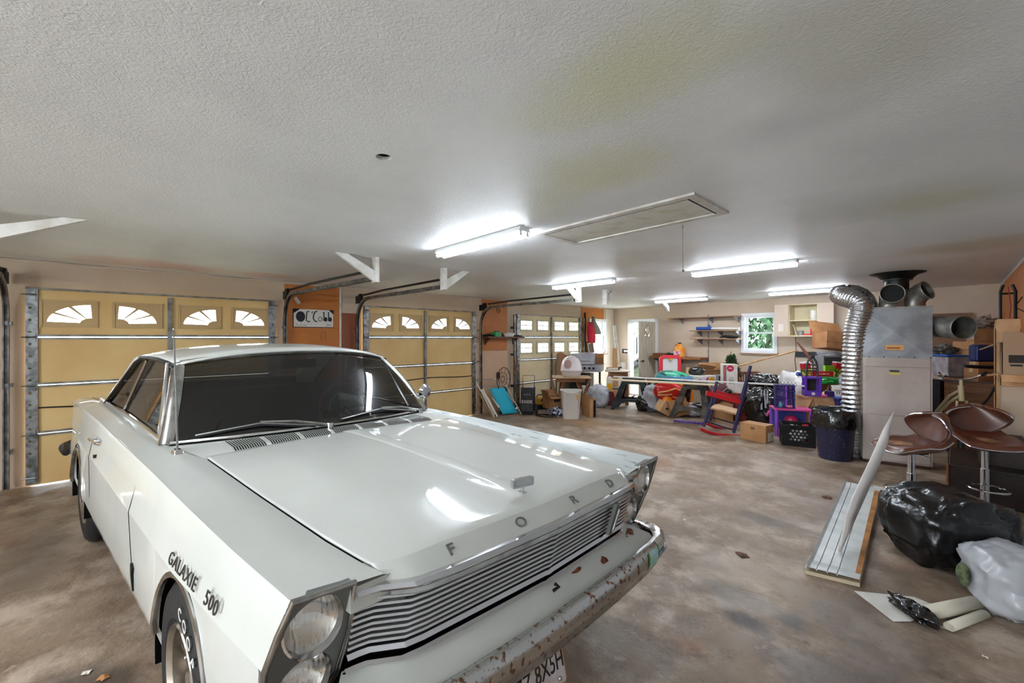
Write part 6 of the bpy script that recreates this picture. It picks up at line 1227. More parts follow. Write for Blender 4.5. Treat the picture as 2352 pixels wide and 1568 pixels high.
b.build('louvres', mat('louvre_grey', '5c625e', .5), t, smooth=0); MB().bb(-.06, .09, -.02, -.015, .16, .26).build('control_plate', M_paper, t); carton('tall brown carton under the louvred air conditioner', (q.x+.03-.08*FX*-1*0, q.y+.12, 0), (.44, .22, .855), FACE, M_card, None)
solo('white_packet', MB().box((0, 0, .03), (.14, .10, .06)), M_white, 'white packet on the right end of the air conditioner', 'packet', (q.x+.12, q.y+.18, 1.262), FACE, bevel=.004); solo('crumpled_film', MB().sph((0, 0, .03), (.16, .10, .05), 20, amp=.8, fr=3, seed=5, zmin=0), M_bagg, 'crumpled grey film on top of the air conditioner', 'wrapping', (q.x-.06, q.y+.02, 1.262))
q = at(1914, 800, 7.35); t = carton('big brown carton with open top tilted above the air conditioner', (q.x+.02, q.y+.03, q.z-.02), (.60, .34, .30), FACE, M_card2, {'b': (60, .26), 'r': (80, .22), 'l': (-120, .1)}, rot=(R(-4), R(6), FACE+R(3)), mark=[(-.33, .105, .33, .112, mat('dark_tape_line', '5e4026', .6))])
q = at(1848, 812, 7.75); solo('driftwood', MB().tube([at(1831, 785, 7.95)-q, at(1843, 800, 7.9)-q, at(1853, 813, 7.8)-q, at(1866, 832, 7.7)-q], [.008, .022, .03, .025], 8), mat('red_brown_root', '6a2f24', .6), 'curved red brown wooden handle slanting up from the pile', 'stick', q)
t = bag('pale grey plastic bag squeezed between boxes and the silver duct', at0(1938, 880, 7.3, .5), (.10, .12, .24), M_bagg, 51); carton('brown carton under the pale grey bag beside the silver duct', at0(1938, 900, 7.3, 0), (.3, .26, .495), FACE, M_card, None)
q = at0(1930, 940, 6.85, 0); t = thing('drawer_tower', 'purple and blue plastic drawer tower half hidden by the silver duct', 'drawer unit', q, FACE+R(2)); MB().bb(-.15, .18, -.13, .16, 0, .60).build('tower_frame', mat('dark_purple_drawers', '3a2470', .4), t, bevel=.006)
for z, m_ in ((.06, M_purple), (.24, M_pink), (.42, mat('light_blue_plastic'))): MB().bb(-.13, .16, -.145, -.13, z, z+.14).build('drawer_front', mat('indigo_drawer', '33308a', .4), t, bevel=.004); MB().bb(-.13, .16, -.16, -.145, z+.12, z+.15).build('drawer_lip', m_, t)
MB().bb(-.18, .19, -.17, .17, .60, .625).build('tower_top', mat('periwinkle'), t); t2 = thing('hook_rack', 'white slanted plate with a row of black hooks above the drawer tower', 'hook rack', (q.x+.02, q.y-.02, .626), FACE, rot=(R(-30), 0, FACE)); MB().box((0, 0, .10), (.20, .01, .20)).build('rack_plate', M_paper, t2); b = MB()
for k in range(5): b.tube([(-.08+k*.04, -.01, .11), (-.08+k*.04, -.035, .09), (-.08+k*.04, -.04, .05), (-.08+k*.04, -.02, .03)], .005, 5)
b.build('black_hooks', M_print, t2)
solo('brown_bottle', MB().lathe([(0, 0), (.035, 0), (.035, .10), (.012, .15), (.012, .19)], 12), mat('brown_glass', '3d2214', .15), 'small brown bottle on the drawer tower behind the open carton', 'bottle', (q.x-.14, q.y-.08, .626))
# ================================================================ FURNACE AND RIGHT SIDE
FL = un(1982, 1060); FRt = un(2142, 1080)
FW_ = (Vector((FRt.x, FRt.y, 0))-Vector((FL.x, FL.y, 0))).length; frz = math.atan2(FRt.y-FL.y, FRt.x-FL.x)
t = thing('furnace', 'tall beige furnace cabinet with a galvanised plenum and round duct collars on top', 'furnace', (FL.x, FL.y, 0), frz); fd = .60
M_fb = mat('beige_furnace_enamel', 'bfb3ab', .45, c2='ad9f96', sc=2); M_gv = mat('galvanised_sheet', 'a4a8ae', .42, .55, c2='8e9298', sc=5, bump=.05, bsc=8); M_duct = mat('galvanised_duct', 'aaa9a3', .4, .65, c2='85837c', sc=9)
W = FW_; Z1 = 1.345; Z2 = 1.965
MB().bb(0, W, 0, fd, .04, Z1).build('lower_cabinet', M_fb, t, smooth=0)
for z0, z1 in ((.06, .62), (.63, 1.22), (1.235, 1.335)): MB().bb(.02, W-.02, -.012, 0, z0, z1).build('front_panel', M_fb, t, smooth=0, bevel=.004)
MB().bb(.03, W-.03, -.006, fd, 0, .04).build('kick_base', M_brown, t, smooth=0)
b = MB(); x0, x1 = .0, W-.0; b.bb(x0, x1, .002, fd, Z1, Z2); pl = b.build('plenum', M_gv, t, smooth=0)
cx_, cz2 = W*.47, lerp(Z1, Z2, .52); c4 = [(x0+.004, Z1+.02), (x1-.004, Z1+.02), (x1-.004, Z2-.02), (x0+.004, Z2-.02)]
b = MB(); b.add([(x, .002, z) for x, z in c4]+[(cx_, -.014, cz2)], [(0, 1, 4), (1, 2, 4), (2, 3, 4), (3, 0, 4)]); b.build('creased_panel', M_gv, pl, smooth=0)
b = MB(); b.bb(-.006, W+.006, -.006, fd+.006, Z2, Z2+.02); b.build('plenum_cap', M_duct, t, smooth=0)
MB().box((W*.465, -.020, 1.475), (.17, .006, .065)).build('orange_label', mat('orange_label', 'd9a05c', .5), t, smooth=0, bevel=.003); MB().box((W*.45, -.024, 1.47), (.12, .003, .012)).build('label_text_bar', mat('label_brown_print', '6e3418', .5), t, smooth=0)
b = MB(); v, f = text('Furnace', .022, .001, shear=.3); b.add(v, f, Matrix.Translation((W*.43, -.0235, 1.493)) @ XZ); b.build('label_script', mat('label_brown_print'), t, smooth=0) if False else None
MB().box((W*.46, -.022, 1.185), (.085, .02, .016)).build('door_handle', M_dark, t, bevel=.003); MB().box((W*.47, -.016, 1.15), (.105, .004, .022)).build('yellow_sticker', mat('yellow_sticker', 'd3c24a', .5), t, smooth=0)
b = MB()
for k in range(5): b.cyl((.06+k*W*.22, -.012, Z1+.012), (.06+k*W*.22, -.003, Z1+.012), .007, n=8)
b.build('screw_heads', M_dark, t)
M_hole = mat('duct_dark_inside', '0e0e0f', .7)
def elbow(x, y, r, hz, ang, tilt, ln, nm):
    """collar rising from the plenum top and bending over toward ang"""
    z0 = Z2+.02; d_ = Vector((math.cos(R(ang)), math.sin(R(ang)), 0)); pts = [Vector((x, y, z0)), Vector((x, y, z0+hz))]
    n_ = 4
    for k in range(1, n_+1): a = R(tilt)*k/n_; pts.append(pts[-1]+(Vector((0, 0, 1))*math.cos(a)+d_*math.sin(a))*ln)
    b = MB(); b.tube(pts, [r*1.05]+[r]*(len(pts)-1), 24, caps=False); o = b.build(nm, M_duct, t, smooth=30)
    tt = (pts[-1]-pts[-2]).normalized(); b = MB(); b.cyl(pts[-1]-tt*.06, pts[-1]-tt*.055, r*.98, n=24); b.build('dark_opening', M_hole, o); b = MB()
    u = tt.cross(Vector((0, 0, 1))).normalized(); w2 = tt.cross(u)
    b.tube([pts[-1]+(u*math.cos(a)+w2*math.sin(a))*r for a in [2*PI*k/24 for k in range(24)]], .006, 6, closed=True); b.build('collar_bead', M_duct, o); return pts[-1], tt
elbow(W*.46, .15, .118, .05, -95, 82, .052, 'front_elbow'); elbow(W*.83, .30, .115, .06, -40, 70, .055, 'right_elbow'); pe, te = elbow(W*.12, .34, .125, .05, 190, 80, .07, 'left_elbow')
b = MB(); b.cyl((W*.60, .33, Z2+.02), (W*.60, .33, 2.24), .115, n=28); b.build('flue_pipe', M_duct, t); b = MB(); b.cyl((W*.60, .33, 2.22), (W*.60, .33, 2.40), .118, n=28); b.build('black_flue_sleeve', mat('matt_black_steel', '191a19', .45, .3), t)
b = MB(); b.lathe([(.118, -.10), (.15, -.095), (.15, -.08), (.20, -.03), (.27, -.008), (.28, -.001)], 36, Matrix.Translation((W*.60, .33, 2.438)), caps=False); b.build('ceiling_flange', mat('matt_black_steel'), t)
b = MB(); b.tube([(W-.02, .30, 1.74), (W+.10, .20, 1.735), (W+.235, -.10, 1.715)], .132, 32, caps=False); so = b.build('side_duct', M_duct, t, smooth=30); _t = Vector((.41, -.91, -.06)).normalized(); _u = _t.cross(Vector((0, 0, 1))).normalized(); _w = _t.cross(_u); b = MB(); b.tube([Vector((W+.235, -.10, 1.715))+(_u*math.cos(a)+_w*math.sin(a))*.132 for a in [2*PI*k/28 for k in range(28)]], .006, 6, closed=True); b.build('collar_bead', M_duct, so); b = MB(); b.cyl((W+.135, .12, 1.729), (W+.14, .11, 1.728), .131, n=28); b.build('dark_opening', M_hole, so)
# flexible duct: from the left elbow down to the floor
FM = Matrix.Translation((FL.x, FL.y, 0)) @ Matrix.Rotation(frz, 4, 'Z'); pw_ = FM @ pe; tw = (FM.to_3x3() @ te)
base = un(1962, 1050); base.z = 0; t = thing('flexible_duct', 'crinkled silver flexible duct dropping from the furnace elbow to the floor', 'duct', base)
ctrl = [pw_+tw*.02, pw_+tw*.07+Vector((0, 0, -.03)), at(1978, 700, 5.38), at(1967, 760, 5.42), at(1961, 850, 5.45), at(1961, 950, 5.45), Vector((base.x-.02, base.y+.04, .15)), Vector((base.x-.02, base.y+.04, .01))]
def cr(P, n):
    out = []
    for i in range(len(P)-1):
        a, b_, c_, d_ = P[max(i-1, 0)], P[i], P[i+1], P[min(i+2, len(P)-1)]
        for k in range(n): t_ = k/n; out.append(.5*((2*b_)+(c_-a)*t_+(2*a-5*b_+4*c_-d_)*t_*t_+(3*b_-a-3*c_+d_)*t_**3))
    return out+[P[-1]]
pts = [p_-base for p_ in cr([Vector(p_) for p_ in ctrl], 40)]; random.seed(3)
rad_ = [(.128 if k > 30 else lerp(.118, .128, k/30))+(.006 if k % 4 < 2 else -.006)+random.uniform(-.002, .002) for k in range(len(pts))]
MB().tube(pts, rad_, 28).build('foil_hose', mat('crinkled_foil', 'c9cbcc', .22, 1, bump=.9, bsc=45), t, smooth=70)
# ---------------------------------------------------------------- pile behind and right of the furnace (dresser, bins, boxes)
DR = at0(2170, 870, 6.05, 0)
t = thing('wooden_dresser', 'old orange brown wooden dresser piled with bins right of the furnace', 'dresser', (DR.x, DR.y-.45, 0), R(0)); dx = XR-.03-DR.x
MB().bb(0, dx, 0, 1.4, .08, .99).build('dresser_body', M_oak, t, smooth=0, bevel=.004); MB().bb(-.02, dx, -.02, 1.4, .99, 1.01).build('dresser_top', M_brown, t, smooth=0); MB().bb(.02, dx-.02, .04, 1.38, 0, .08).build('plinth', M_brown, t, smooth=0)
for z in (.12, .42, .71): MB().bb(.03, dx-.03, -.014, 0, z, z+.26).build('drawer', mat('drawer_front_wood', '8a5a30', .5, c2='6b4020', sc=3, stretch=(1, 10, 10)), t, smooth=0, bevel=.004)
DT = 1.011
q = at0(2190, 865, 6.3, DT); t = thing('storage_bin', 'clear plastic storage bin full of papers with a bright blue lid', 'storage bin', q, FACE-R(8)); MB().box((0, 0, .15), (.36, .28, .30), top=1.12).build('clear_tub', mat('cloudy_tub', 'b8b2b6', .25, c2='9a8f98', sc=8), t, bevel=.015); MB().box((0, 0, .315), (.44, .34, .03)).build('blue_lid', mat('bright_blue_lid', '2c62b8', .3), t, bevel=.012)
q2 = Vector((q.x, q.y, DT+.33)); t = thing('grey_shoes', 'heap of dark grey crumpled cloth on the blue bin lid', 'cloth', q2+Vector((-.08, .02, 0))); MB().sph((0, 0, .06), (.12, .10, .09), 24, amp=.8, fr=2.6, seed=14, zmin=0).build('cloth_heap', mat('dark_grey_cloth', '4c463f', .85, c2='77706a', sc=12), t, smooth=80); t.name = 'cloth_heap'
carton('open tan carton standing on the blue bin lid under the big duct mouth', (q.x+.17, q.y+.06, DT+.33), (.24, .26, .20), FACE+R(10), M_card, {'f': (20, .12), 'r': (35, .14), 'l': (-80, .12)})
q = at0(2255, 868, 5.55, DT); carton('brown carton with heart shaped black print on the dresser edge', (q.x-.0, q.y+.06, DT), (.26, .2, .17), FACE-R(6), M_card2, None, mark=[(-.06, .09, -.03, .12, M_print), (.0, .09, .03, .12, M_print)])
q3 = (q.x+.02, q.y+.10, DT+.175); solo('black_tray', MB().lathe([(0, 0), (.16, .0), (.19, .03), (.18, .035), (.0, .015)], 28, m=Matrix.Diagonal((1, .7, 1, 1))), M_black, 'oval black tray holding red cloth on the heart printed carton', 'tray', q3)
q = at0(2258, 815, 5.85, 1.24); t = thing('navy_suitcase', 'navy blue padded case standing upright on the dresser pile', 'case', (q.x, q.y+.02, 1.26), FACE-R(3)); MB().box((0, 0, .12), (.30, .12, .24)).build('case_body', mat('navy_canvas', '1f2f62', .55), t, bevel=.03); MB().tube([(-.14, -.062, .02), (-.14, -.062, .21), (.14, -.062, .21), (.14, -.062, .02)], .008, 6).build('case_piping', M_blue, t)
carton('pale carton under the navy padded case', (q.x+.02, q.y+.05, DT), (.3, .13, .245), FACE-R(3), M_card, None)
q = at0(2258, 780, 6.28, 0); t = carton('wide pale carton with folded out flaps behind the navy case', (q.x, q.y, DT+.30), (.34, .28, .22), FACE+R(4), M_card3, {'f': (25, .14), 'l': (-60, .1)}); carton('brown carton under the wide pale carton behind the navy case', (q.x, q.y, DT), (.32, .28, .295), FACE+R(4), M_card, None)
t = thing('folded_clothes', 'folded red and white clothes in a clear tray on top of the boxes', 'clothes', (q.x-.01, q.y+.02, DT+.53), FACE); MB().box((0, 0, .05), (.26, .20, .10)).build('clear_tray', mat('cloudy_tub'), t, bevel=.01); MB().box((0, 0, .125), (.26, .20, .05)).build('red_cloth', mat('deep_red_cloth', 'a8243c', .8, c2='e2d6d6', sc=9), t, bevel=.015); MB().sph((.08, -.08, .07), (.06, .04, .04), 14, amp=.4).build('green_cloth', M_green, t)
carton('brown carton at the top back of the right hand pile', (.33, 9.26, 1.512), (.24, .3, .22), 0, M_card2, None); carton('tall plain brown carton at the back right of the wooden dresser top', (.33, 9.26, DT), (.24, .30, .50), 0, M_card, None)
solo('dusty_rag', MB().sph((0, 0, .06), (.13, .10, .10), 24, amp=.8, fr=2.4, seed=17, zmin=0), mat('dusty_cloth', '9d8f86', .85, c2='7b6a60', sc=8), 'dusty pinkish rag heaped on the topmost brown carton', 'cloth', (.32, 9.22, 1.733))
solo('brown_wall_panel', MB().bb(-1.1, -.1, -.03, 0, 0, .85), mat('tan_hardboard', '8a6444', .6, c2='79553a', sc=2), 'large brown hardboard sheet fixed on the back wall behind the furnace', 'board', (.30, backy(.30)-.01, 1.15), BACKROT, smooth=0)
solo('pale_wall_panel', MB().bb(-.30, .0, -.03, 0, 0, .72), M_wall, 'pale beige cupboard side on the back wall behind the furnace', 'panel', (-.82, backy(-.82)-.01, 1.52), BACKROT, smooth=0)
# big cartons at the right edge of the photo
RB = Vector((.415, 6.72, 0))
carton('tall plain carton at the right edge supporting the white lined carton', RB, (.15, .30, 1.10), 0, mat('pale_grey_carton', 'b9a58f', .7), None)
carton('white lined open carton under the printed carton at the right edge', (RB.x-.005, RB.y, 1.102), (.16, .28, .115), 0, M_card3, {'l': (-15, .09), 'f': (-60, .08)})
carton('printed brown carton with one flap folded out at the right edge', (RB.x, RB.y-.0, 1.222), (.15, .26, .33), 0, mat('grey_brown_card', 'a88e72', .75), {'l': (-30, .17), 'f': (88, .1), 'r': (90, .1)}, mark=[(-.03, .12, .07, .20, M_print), (-.02, .085, .06, .105, M_print)])
carton('pale carton standing behind the printed carton at the right edge', (.40, 7.02, .0), (.18, .24, 1.70), 0, M_card3, {'f': (80, .1), 'b': (70, .1)})
# hand truck
q = at0(2320, 755, 5.6, 0); t = thing('hand_truck', 'black steel hand truck frame standing against the pegboard at the far right', 'hand truck', (.42, 7.30, 0), R(-90))
for y in (-.055, .055): MB().tube([(.0, y, .0), (.0, y, 2.12), (.0, y*.6, 2.2)], .014, 8).build('side_rail', M_black, t)
for z in (.3, .9, 1.5, 1.8, 2.1): MB().tube([(.0, -.055, z), (.0, .055, z)], .011, 8).build('cross_bar', M_black, t)
MB().bb(-.02, .12, -.06, .06, 0, .012).build('toe_plate', M_black, t); solo('red_strap', MB().tube([(0, 0, .42), (.02, .02, .2), (0, .01, -.1), (.03, 0, -.4)], .005, 6), mat('dark_red_strap', '8a2420', .6), 'thin red strap hanging on the hand truck frame', 'strap', (.42, 7.22, 1.75)); solo('black_wire', MB().tube([(0, 0, 0), (-.05, -.03, -.1), (.02, -.05, -.16), (.04, 0, -.3)], .005, 5), M_black, 'loose black wire hanging on the white brick wall at the far right', 'wire', (.46, 6.4, 2.0))
# bicycle
q = at(2207, 872, 4.95); t = thing('bicycle', 'cream framed bicycle with swept back handlebars parked beside the furnace', 'bicycle', (q.x, q.y, 0), 0); M_cf = mat('cream_bike_paint', 'd2c29a', .35)
B0 = Vector((q.x, q.y, 0)); hp = q-B0
b = MB(); b.tube([at(2157, 855, 4.95)-B0, at(2168, 868, 4.95)-B0, hp, at(2235, 869, 4.8)-B0, at(2262, 858, 4.7)-B0], .011, 8); b.build('handlebar', M_chrome, t); b = MB(); b.tube([at(2255, 861, 4.72)-B0, at(2266, 855, 4.68)-B0], .017, 8); b.build('grip', M_black, t)
b = MB(); b.tube([hp, at(2208, 905, 4.95)-B0], .016, 8); b.build('stem', M_cf, t); b = MB(); b.tube([at(2206, 885, 4.95)-B0, at(2209, 920, 4.95)-B0], .026, 10); b.build('head_tube', M_cf, t)
for (v0, v1, v2) in ((895, 915, 948), (908, 930, 958)): b = MB(); b.tube([at(2205, v0, 4.95)-B0, at(2180, v1-6, 5.1)-B0, at(2148, v2, 5.35)-B0], .015, 8); b.build('frame_tube', M_cf, t)
b = MB(); b.tube([at(2198, 920, 4.95)-B0, at(2197, 985, 4.93)-B0], .012, 8); b.tube([at(2220, 920, 4.95)-B0, at(2222, 985, 4.93)-B0], .012, 8); b.build('front_fork', M_cf, t)
wc = Vector((0, 0, .33)); wd = (at(2212, 1000, 4.3)-at(2204, 1000, 5.2)); wd.z = 0; wd.normalize(); b = MB(); b.tube([wc+wd*.30*math.cos(a)+Vector((0, 0, .30*math.sin(a))) for a in [2*PI*k/32 for k in range(32)]], .025, 8, closed=True); b.build('front_tyre', M_rubber, t)
b = MB()
for k in range(12): a = PI*k/12; b.tube([wc+wd*.29*math.cos(a)+Vector((0, 0, .29*math.sin(a))), wc-wd*.29*math.cos(a)-Vector((0, 0, .29*math.sin(a)))], .0015, 4)
b.build('spokes', M_chrome, t)
solo('black_hose', MB().tube([p_-at(2292, 865, 4.6) for p_ in cr([at(2295, 800, 4.8), at(2292, 865, 4.6), at(2270, 915, 4.5), at(2225, 948, 4.55), at(2160, 962, 4.8)], 8)], .011, 8), M_black, 'long black cable arching down in front of the wooden dresser', 'cable', at(2292, 865, 4.6))
# small things between furnace and dresser
q = at0(2158, 905, 6.3, 0); t = thing('black_shelf_stack', 'narrow dark rack of black and white folded items beside the furnace', 'rack', (q.x-.02, q.y+.1, 0), FACE); MB().bb(-.07, .07, -.10, .2, 0, .95).build('rack_body', M_black, t, smooth=0)
for k in range(4): MB().box((-.01, -.12, .95+.03*k), (.13, .10, .022), rot=(0, R(8*(-1)**k), 0)).build('folded_item', M_paper if k % 2 else M_print, t)
# ---------------------------------------------------------------- low dark cabinet behind the stools
LC = un(2186, 1152); t = thing('low_dark_cabinet', 'low dark brown wooden cabinet on the floor behind the bar stools', 'cabinet', (LC.x-.02, LC.y-.35, 0), 0); M_vd = mat('very_dark_wood', '2e1d13', .5, c2='22140c', sc=3, stretch=(8, 1, 8)); LX = XR-.02-LC.x+.02
MB().bb(0, LX, .45, 1.35, .0, .35).build('cabinet_body', M_vd, t, smooth=0, bevel=.01)
for y in (.47, .91): MB().bb(-.012, 0, y, y+.42, .03, .32).build('door_front', M_vd, t, smooth=0, bevel=.004)
MB().tube([(-.008, .442, .0), (-.008, .442, .35)], .010, 6).build('lit_edge_strip', M_oak, t); MB().bb(.01, LX-.01, .44, .45, .03, .32).build('side_panel', M_vd, t, smooth=0)  # orange corner strip paints the edge that catches the light
t = carton('dark brown carton on the low cabinet behind the right bar stool', (.32, LC.y+.55, .351), (.30, .5, .26), 0, M_vd, None, tape=False)
# ---------------------------------------------------------------- bar stools
M_lea = mat('brown_leatherette', '6b3c28', .32, c2='52291b', sc=4, spec=.7); M_foamx = mat('exposed_foam', 'a87a50', .85, c2='6e4a30', sc=14)
def stool(lab, base, rz, hz, sc_=1.0):
    t = thing('bar_stool', lab, 'bar stool', base, rz, 'brown swivel bar stools'); zc = hz
    MB().lathe([(0, 0), (.20, 0), (.205, .006), (.19, .016), (.08, .035), (.035, .06), (0, .06)], 40).build('base_disc', M_chrome, t)
    MB().cyl((0, 0, .03), (0, 0, zc*.62), .033, n=20).build('outer_column', M_chrome, t); MB().cyl((0, 0, zc*.6), (0, 0, zc-.03), .026, n=16).build('inner_piston', M_chrome, t)
    b = MB(); b.tube([(-.06+.13*math.cos(a), .13*math.sin(a), .22) for a in [2*PI*k/32 for k in range(32)]], .009, 8, closed=True); b.tube([(-.03, 0, .22), (.07, 0, .22)], .009, 8); b.build('foot_ring', M_chrome, t)
    MB().tube([(0, -.02, zc-.035), (.02, -.17, zc-.045)], .006, 6).build('lift_lever', M_chrome, t); MB().box((0, 0, zc-.03), (.16, .16, .02)).build('seat_plate', M_dark, t)
    def top(u, v):        # u: -1 front .. 1 rear, v: -1..1 sides
        w_ = .215*(1-.22*max(0, u)**2-.18*max(0, -u)**3); x = .21*u
        z = zc+.035+.012*u-.035*max(0, -u-.45)+.12*max(0, u-.35)**1.6+.045*abs(v)**2.2*(1-.5*abs(u))
        return Vector((x-.01*v*v, w_*v, z))
    n1, n2 = 20, 20; up = [[top(-1+2*i/n1, -1+2*j/n2) for j in range(n2+1)] for i in range(n1+1)]; edge = lambda i, j: min(i, n1-i, j, n2-j)
    for i in range(n1+1):
        for j in range(n2+1):
            if edge(i, j) == 0: up[i][j].z -= .030
    lo_ = [[p_+Vector((0, 0, -.065 if edge(i, j) > 1 else (-.05 if edge(i, j) == 1 else -.012))) for j, p_ in enumerate(r_)] for i, r_ in enumerate(up)]
    b = MB(); b.grid(up); b.grid(lo_); b.build('seat', M_lea, t, smooth=80)
    rim = [up[0][j] for j in range(n2+1)]+[up[i][n2] for i in range(1, n1+1)]+[up[n1][j] for j in range(n2-1, -1, -1)]+[up[i][0] for i in range(n1-1, 0, -1)]
    MB().tube([p_-Vector((0, 0, .004)) for p_ in rim], .006, 6, closed=True).build('chrome_edge', M_chrome, t)
    # worn patch where the cover has torn
    random.seed(int(base[0]*100)); b = MB(); pa = []
    for k in range(14): a = 2*PI*k/14; p_ = top(-.30+.42*math.cos(a)*random.uniform(.7, 1.1), .1+.42*math.sin(a)*random.uniform(.6, 1.1)); pa.append(p_+Vector((0, 0, .003)))
    c0 = top(-.30, .1)+Vector((0, 0, .004)); b.add(pa+[c0], [(k, (k+1) % 14, 14) for k in range(14)]); b.build('torn_patch', M_foamx, t, smooth=0)
    # back shell: flares out from a narrow waist behind the seat
    rows = []; m1 = 16
    for i in range(m1+1):
        s = i/m1; hw = .06+.145*math.sin(min(1, s/.6)*PI/2) if s < .6 else .205*math.sqrt(max(.04, 1-((s-.6)/.41)**2)); r_ = []
        for j in range(-10, 11):
            v = j/10; y = hw*v; dip = .055*(v*v)*s
            z = zc+.06+.26*s-.012*abs(v)**3; x = .175+.085*s-.13*(abs(v)**2)*min(1, s*1.4)+.0
            r_.append(Vector((x, y*1.12, z)))
        rows.append(r_)
    b = MB(); b.grid(rows); b.build('backrest', M_lea, t, smooth=80, solid=.028)
    rim = rows[0]+[r_[-1] for r_ in rows[1:]]+rows[-1][::-1][1:]+[r_[0] for r_ in rows[::-1][1:-1]]
    MB().tube(rim, .007, 6, closed=True).build('chrome_back_edge', M_chrome, t); return t
b1 = un(2093, 1180); stool('brown leatherette bar stool with torn seat behind the white leaning panel', b1, YAW+R(-8), .60)
b2_ = un(2262, 1172); stool('brown leatherette bar stool at the right edge in front of the dark cabinet', b2_, YAW+R(62), .63)
# ---------------------------------------------------------------- white panels on the floor
A_, B_, C_, D_ = un(1850, 1308, .03), un(1975, 1338, .03), un(2022, 1128, .03), un(1938, 1110, .03)
t = thing('ribbed_panel', 'ribbed white metal panel lying on the floor with an orange foam edge', 'panel', (A_.x, A_.y, 0)); P = [p_-Vector((A_.x, A_.y, 0)) for p_ in (A_, B_, C_, D_)]
M_wm = mat('white_sheet_metal', 'd3d6d4', .35, c2='c0c4c2', sc=6); b = MB(); nr = 12; rows = []
ex = [0, .03, .08, .20, .215, .23, .40, .415, .43, .58, .595, .61, .93, 1]; ez = [.0, .03, .012, .012, .0, .012, .012, .0, .012, .012, .0, .012, .012, .012]
for s in (0, .02, .06, .94, .98, 1): rows.append([P[0].lerp(P[3], s).lerp(P[1].lerp(P[2], s), e)+Vector((0, 0, z+(.012 if s in (0, 1, .02, .98) else 0))) for e, z in zip(ex, ez)])
b.grid(rows); b.build('ribbed_sheet', M_wm, t, smooth=0, solid=.006)
b = MB(); b.poly([P[0].lerp(P[1], .90)+Vector((0, 0, .016)), P[1]+Vector((0, 0, .016)), P[2]+Vector((0, 0, .016)), P[3].lerp(P[2], .86)+Vector((0, 0, .016))], .006); b.build('foam_edge', mat('orange_foam', 'b27a3e', .8, c2='8e5c2a', sc=9), t, smooth=0)
b = MB(); b.poly([P[0]-Vector((0, 0, .028)), P[1]-Vector((0, 0, .028)), P[2]-Vector((0, 0, .028)), P[3]-Vector((0, 0, .028))], .024); b.build('panel_core', M_tan, t, smooth=0)
A2, B2 = un(2005, 1120, .02), un(2215, 1160, .02); t = thing('long_panel_strip', 'long white panel strip lying on the floor behind the bar stool bases', 'panel', (A2.x, A2.y, 0)); o2 = Vector((A2.x, A2.y, 0)); MB().bar(A2-o2, B2-o2, .13, .02).build('strip_sheet', M_wm, t, smooth=0); MB().bar(A2-o2+Vector((.02, -.07, 0)), B2-o2+Vector((.02, -.07, 0)), .02, .022).build('orange_strip_edge', mat('orange_foam'), t, smooth=0)
q1, q2, q3 = at(1927, 1290, 2.99), at(2037, 1028, 3.38), at(2054, 941, 3.62); LE = [at(1930, 1250, 2.99), at(1943, 1185, 3.04), at(1958, 1143, 3.10), at(2002, 1049, 3.34), at(2026, 990, 3.50)]; q1.z = max(q1.z, .03); t = thing('leaning_white_board', 'thin white board with a curled end leaning up against the left bar stool', 'board', (q1.x, q1.y, 0)); o_ = Vector((q1.x, q1.y, 0))
b = MB(); RE = [q1.lerp(q2, s) for s in (.12, .30, .45, .85)]+[q2.lerp(q3, .15)]; b.add([q1-o_]+[p_-o_ for p_ in LE]+[q3-o_]+[p_-o_ for p_ in RE], [(0, 1, 7)]+[(k, k+1, k+7, k+6) for k in range(1, 5)]+[(5, 6, 11)]); b.build('board_sheet', mat('white_board_faint_pink', 'dcd5d1', .6), t, smooth=20, solid=.012)
# ---------------------------------------------------------------- bags, rolls, paper at the lower right
q = at0(2180, 1300, 2.97, 0); bag('big matt black trash bag on the floor in front of the bar stools', q, (.31, .28, .245), mat('black_bag_crumpled', '0a0a0b', .26, spec=.6, bump=.7, bsc=11), 61, amp=.22, n=72, rz=FACE, pw=.62)
q = un(2330, 1430); t = bag('large pale grey plastic bag in the lower right corner showing green plaid cloth', (.245, q.y+.18, 0), (.215, .28, .185), mat('pale_grey_film', 'b4b6ba', .3, spec=.6, bump=.5, bsc=9), 66, amp=.22, n=64, rz=R(18))
b = MB(); b.sph((0, 0, 0), (.03, .05, .07), 18); o_ = b.build('plaid_cloth', mat('green_plaid', '5f6848', .8, c2='2c3324', sc=22), t); o_.location = Vector((-.235, -.06, .17))
q = un(2095, 1395); t = solo('paper_sheet', MB().poly([tuple(un(u, v, .003)-un(2095, 1395)) for u, v in ((1962, 1357), (2100, 1371), (2165, 1398), (2092, 1427), (2052, 1427))], .002), M_paper, 'flat white paper sheet on the concrete under the small black bundle', 'paper', q, smooth=0)
q = un(2095, 1418); t = thing('black_bundle', 'small shiny black plastic bundle on the white paper sheet', 'bundle', (q.x, q.y+.02, .006), R(-38)); MB().sph((0, 0, .03), (.12, .045, .04), 36, amp=.5, fr=2.2, seed=71, zmin=0).build('bundle_body', M_bagk, t, smooth=70)
a_, c_ = un(2128, 1408, .04), un(2240, 1385, .04); t = thing('paper_roll', 'rolled cream paper, the upper roll beside the grey bag', 'paper roll', (a_.x, a_.y, 0)); o_ = Vector((a_.x, a_.y, 0)); d_ = (c_-a_); M_roll = mat('cream_roll_paper', 'd3cbb8', .6)
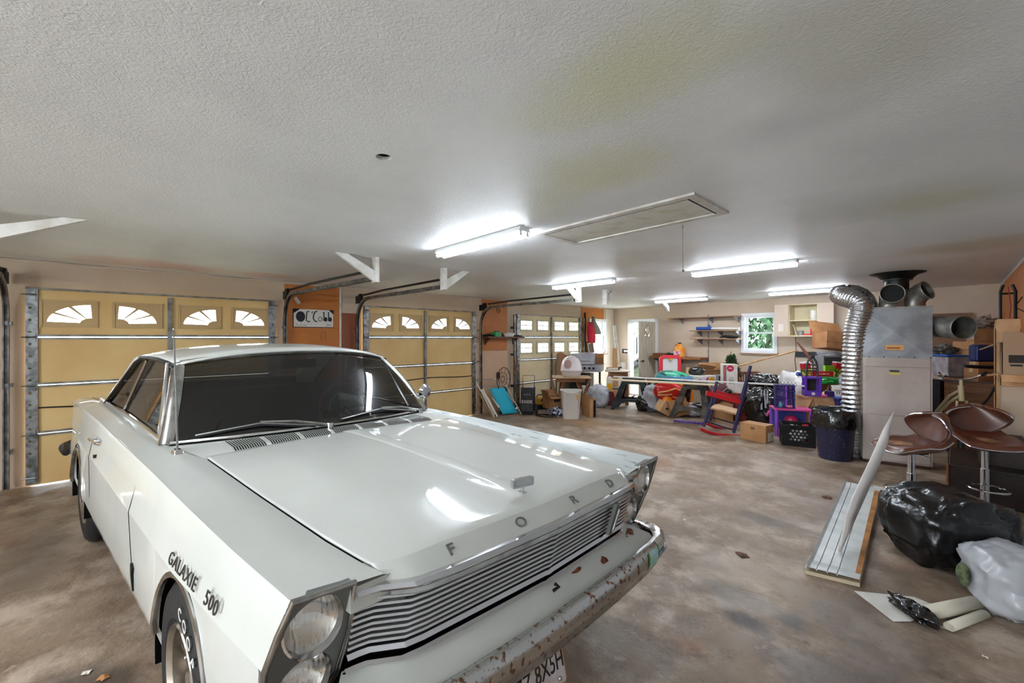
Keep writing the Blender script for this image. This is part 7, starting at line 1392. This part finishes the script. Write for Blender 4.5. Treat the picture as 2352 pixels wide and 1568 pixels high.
b = MB(); b.cyl(a_-o_, c_-o_, .036, n=24, caps=False); b.build('outer_sheet', M_roll, t, solid=.004); b = MB(); b.cyl(a_-o_+d_*.02, c_-o_, .022, n=20, caps=False); b.build('inner_sheet', M_brown, t)
a_, c_ = un(2180, 1440, .022), un(2262, 1410, .022); t = thing('paper_roll', 'half unrolled cream paper, the lower roll beside the grey bag', 'paper roll', (a_.x, a_.y, 0)); o_ = Vector((a_.x, a_.y, 0)); d_ = (c_-a_); nn = Vector((-d_.y, d_.x, 0)).normalized(); prof = [(-.0+.020*math.cos(a)*1.2, .022+.02*math.sin(a)) for a in [R(-60+300*k/14) for k in range(15)]]+[(.03, .0), (.07, -.016), (.12, -.018)]
b = MB(); b.grid([[a_-o_+d_*s+nn*x+Vector((0, 0, z-.02)) for x, z in prof] for s in (0, .5, 1)]); b.build('curled_sheet', M_roll, t, solid=.003)
# leaves, scraps
M_lf = mat('dry_leaf', '6b3a1e', .7, c2='3f2212', sc=20)
def leaf(lab, u, v, s, m_=M_lf, sd=1):
    random.seed(sd); p_ = un(u, v, .002); b = MB(); n_ = 10; b.add([(s*math.cos(2*PI*k/n_)*random.uniform(.35, 1.2), s*math.sin(2*PI*k/n_)*random.uniform(.35, 1.2), random.uniform(.001, .012)) for k in range(n_)]+[(0, 0, .008)], [(k, (k+1) % n_, n_) for k in range(n_)]); solo('dry_leaf', b, m_, lab, 'leaf', p_, smooth=0, solid=.001)
leaf('brown dry leaf on the floor between the car and the ribbed panel', 1705, 1275, .045, sd=2); leaf('brown dry leaf heap left of the ribbed panel', 1898, 1142, .05, sd=5); leaf('tan dry leaf at the bottom left beside the front tyre', 240, 1558, .03, mat('tan_leaf', 'b07a4a', .7), 7); leaf('pale scrap of paper on the floor at the bottom left', 200, 1545, .025, M_paper, 8); leaf('small white chip on the floor in the lower right corner', 2262, 1510, .014, M_paper, 9); leaf('tiny white chip on the floor near the bumper corner', 1572, 1195, .014, M_paper, 10); leaf('small rust coloured leaf beside the front bumper end', 1445, 1355, .014, sd=12)
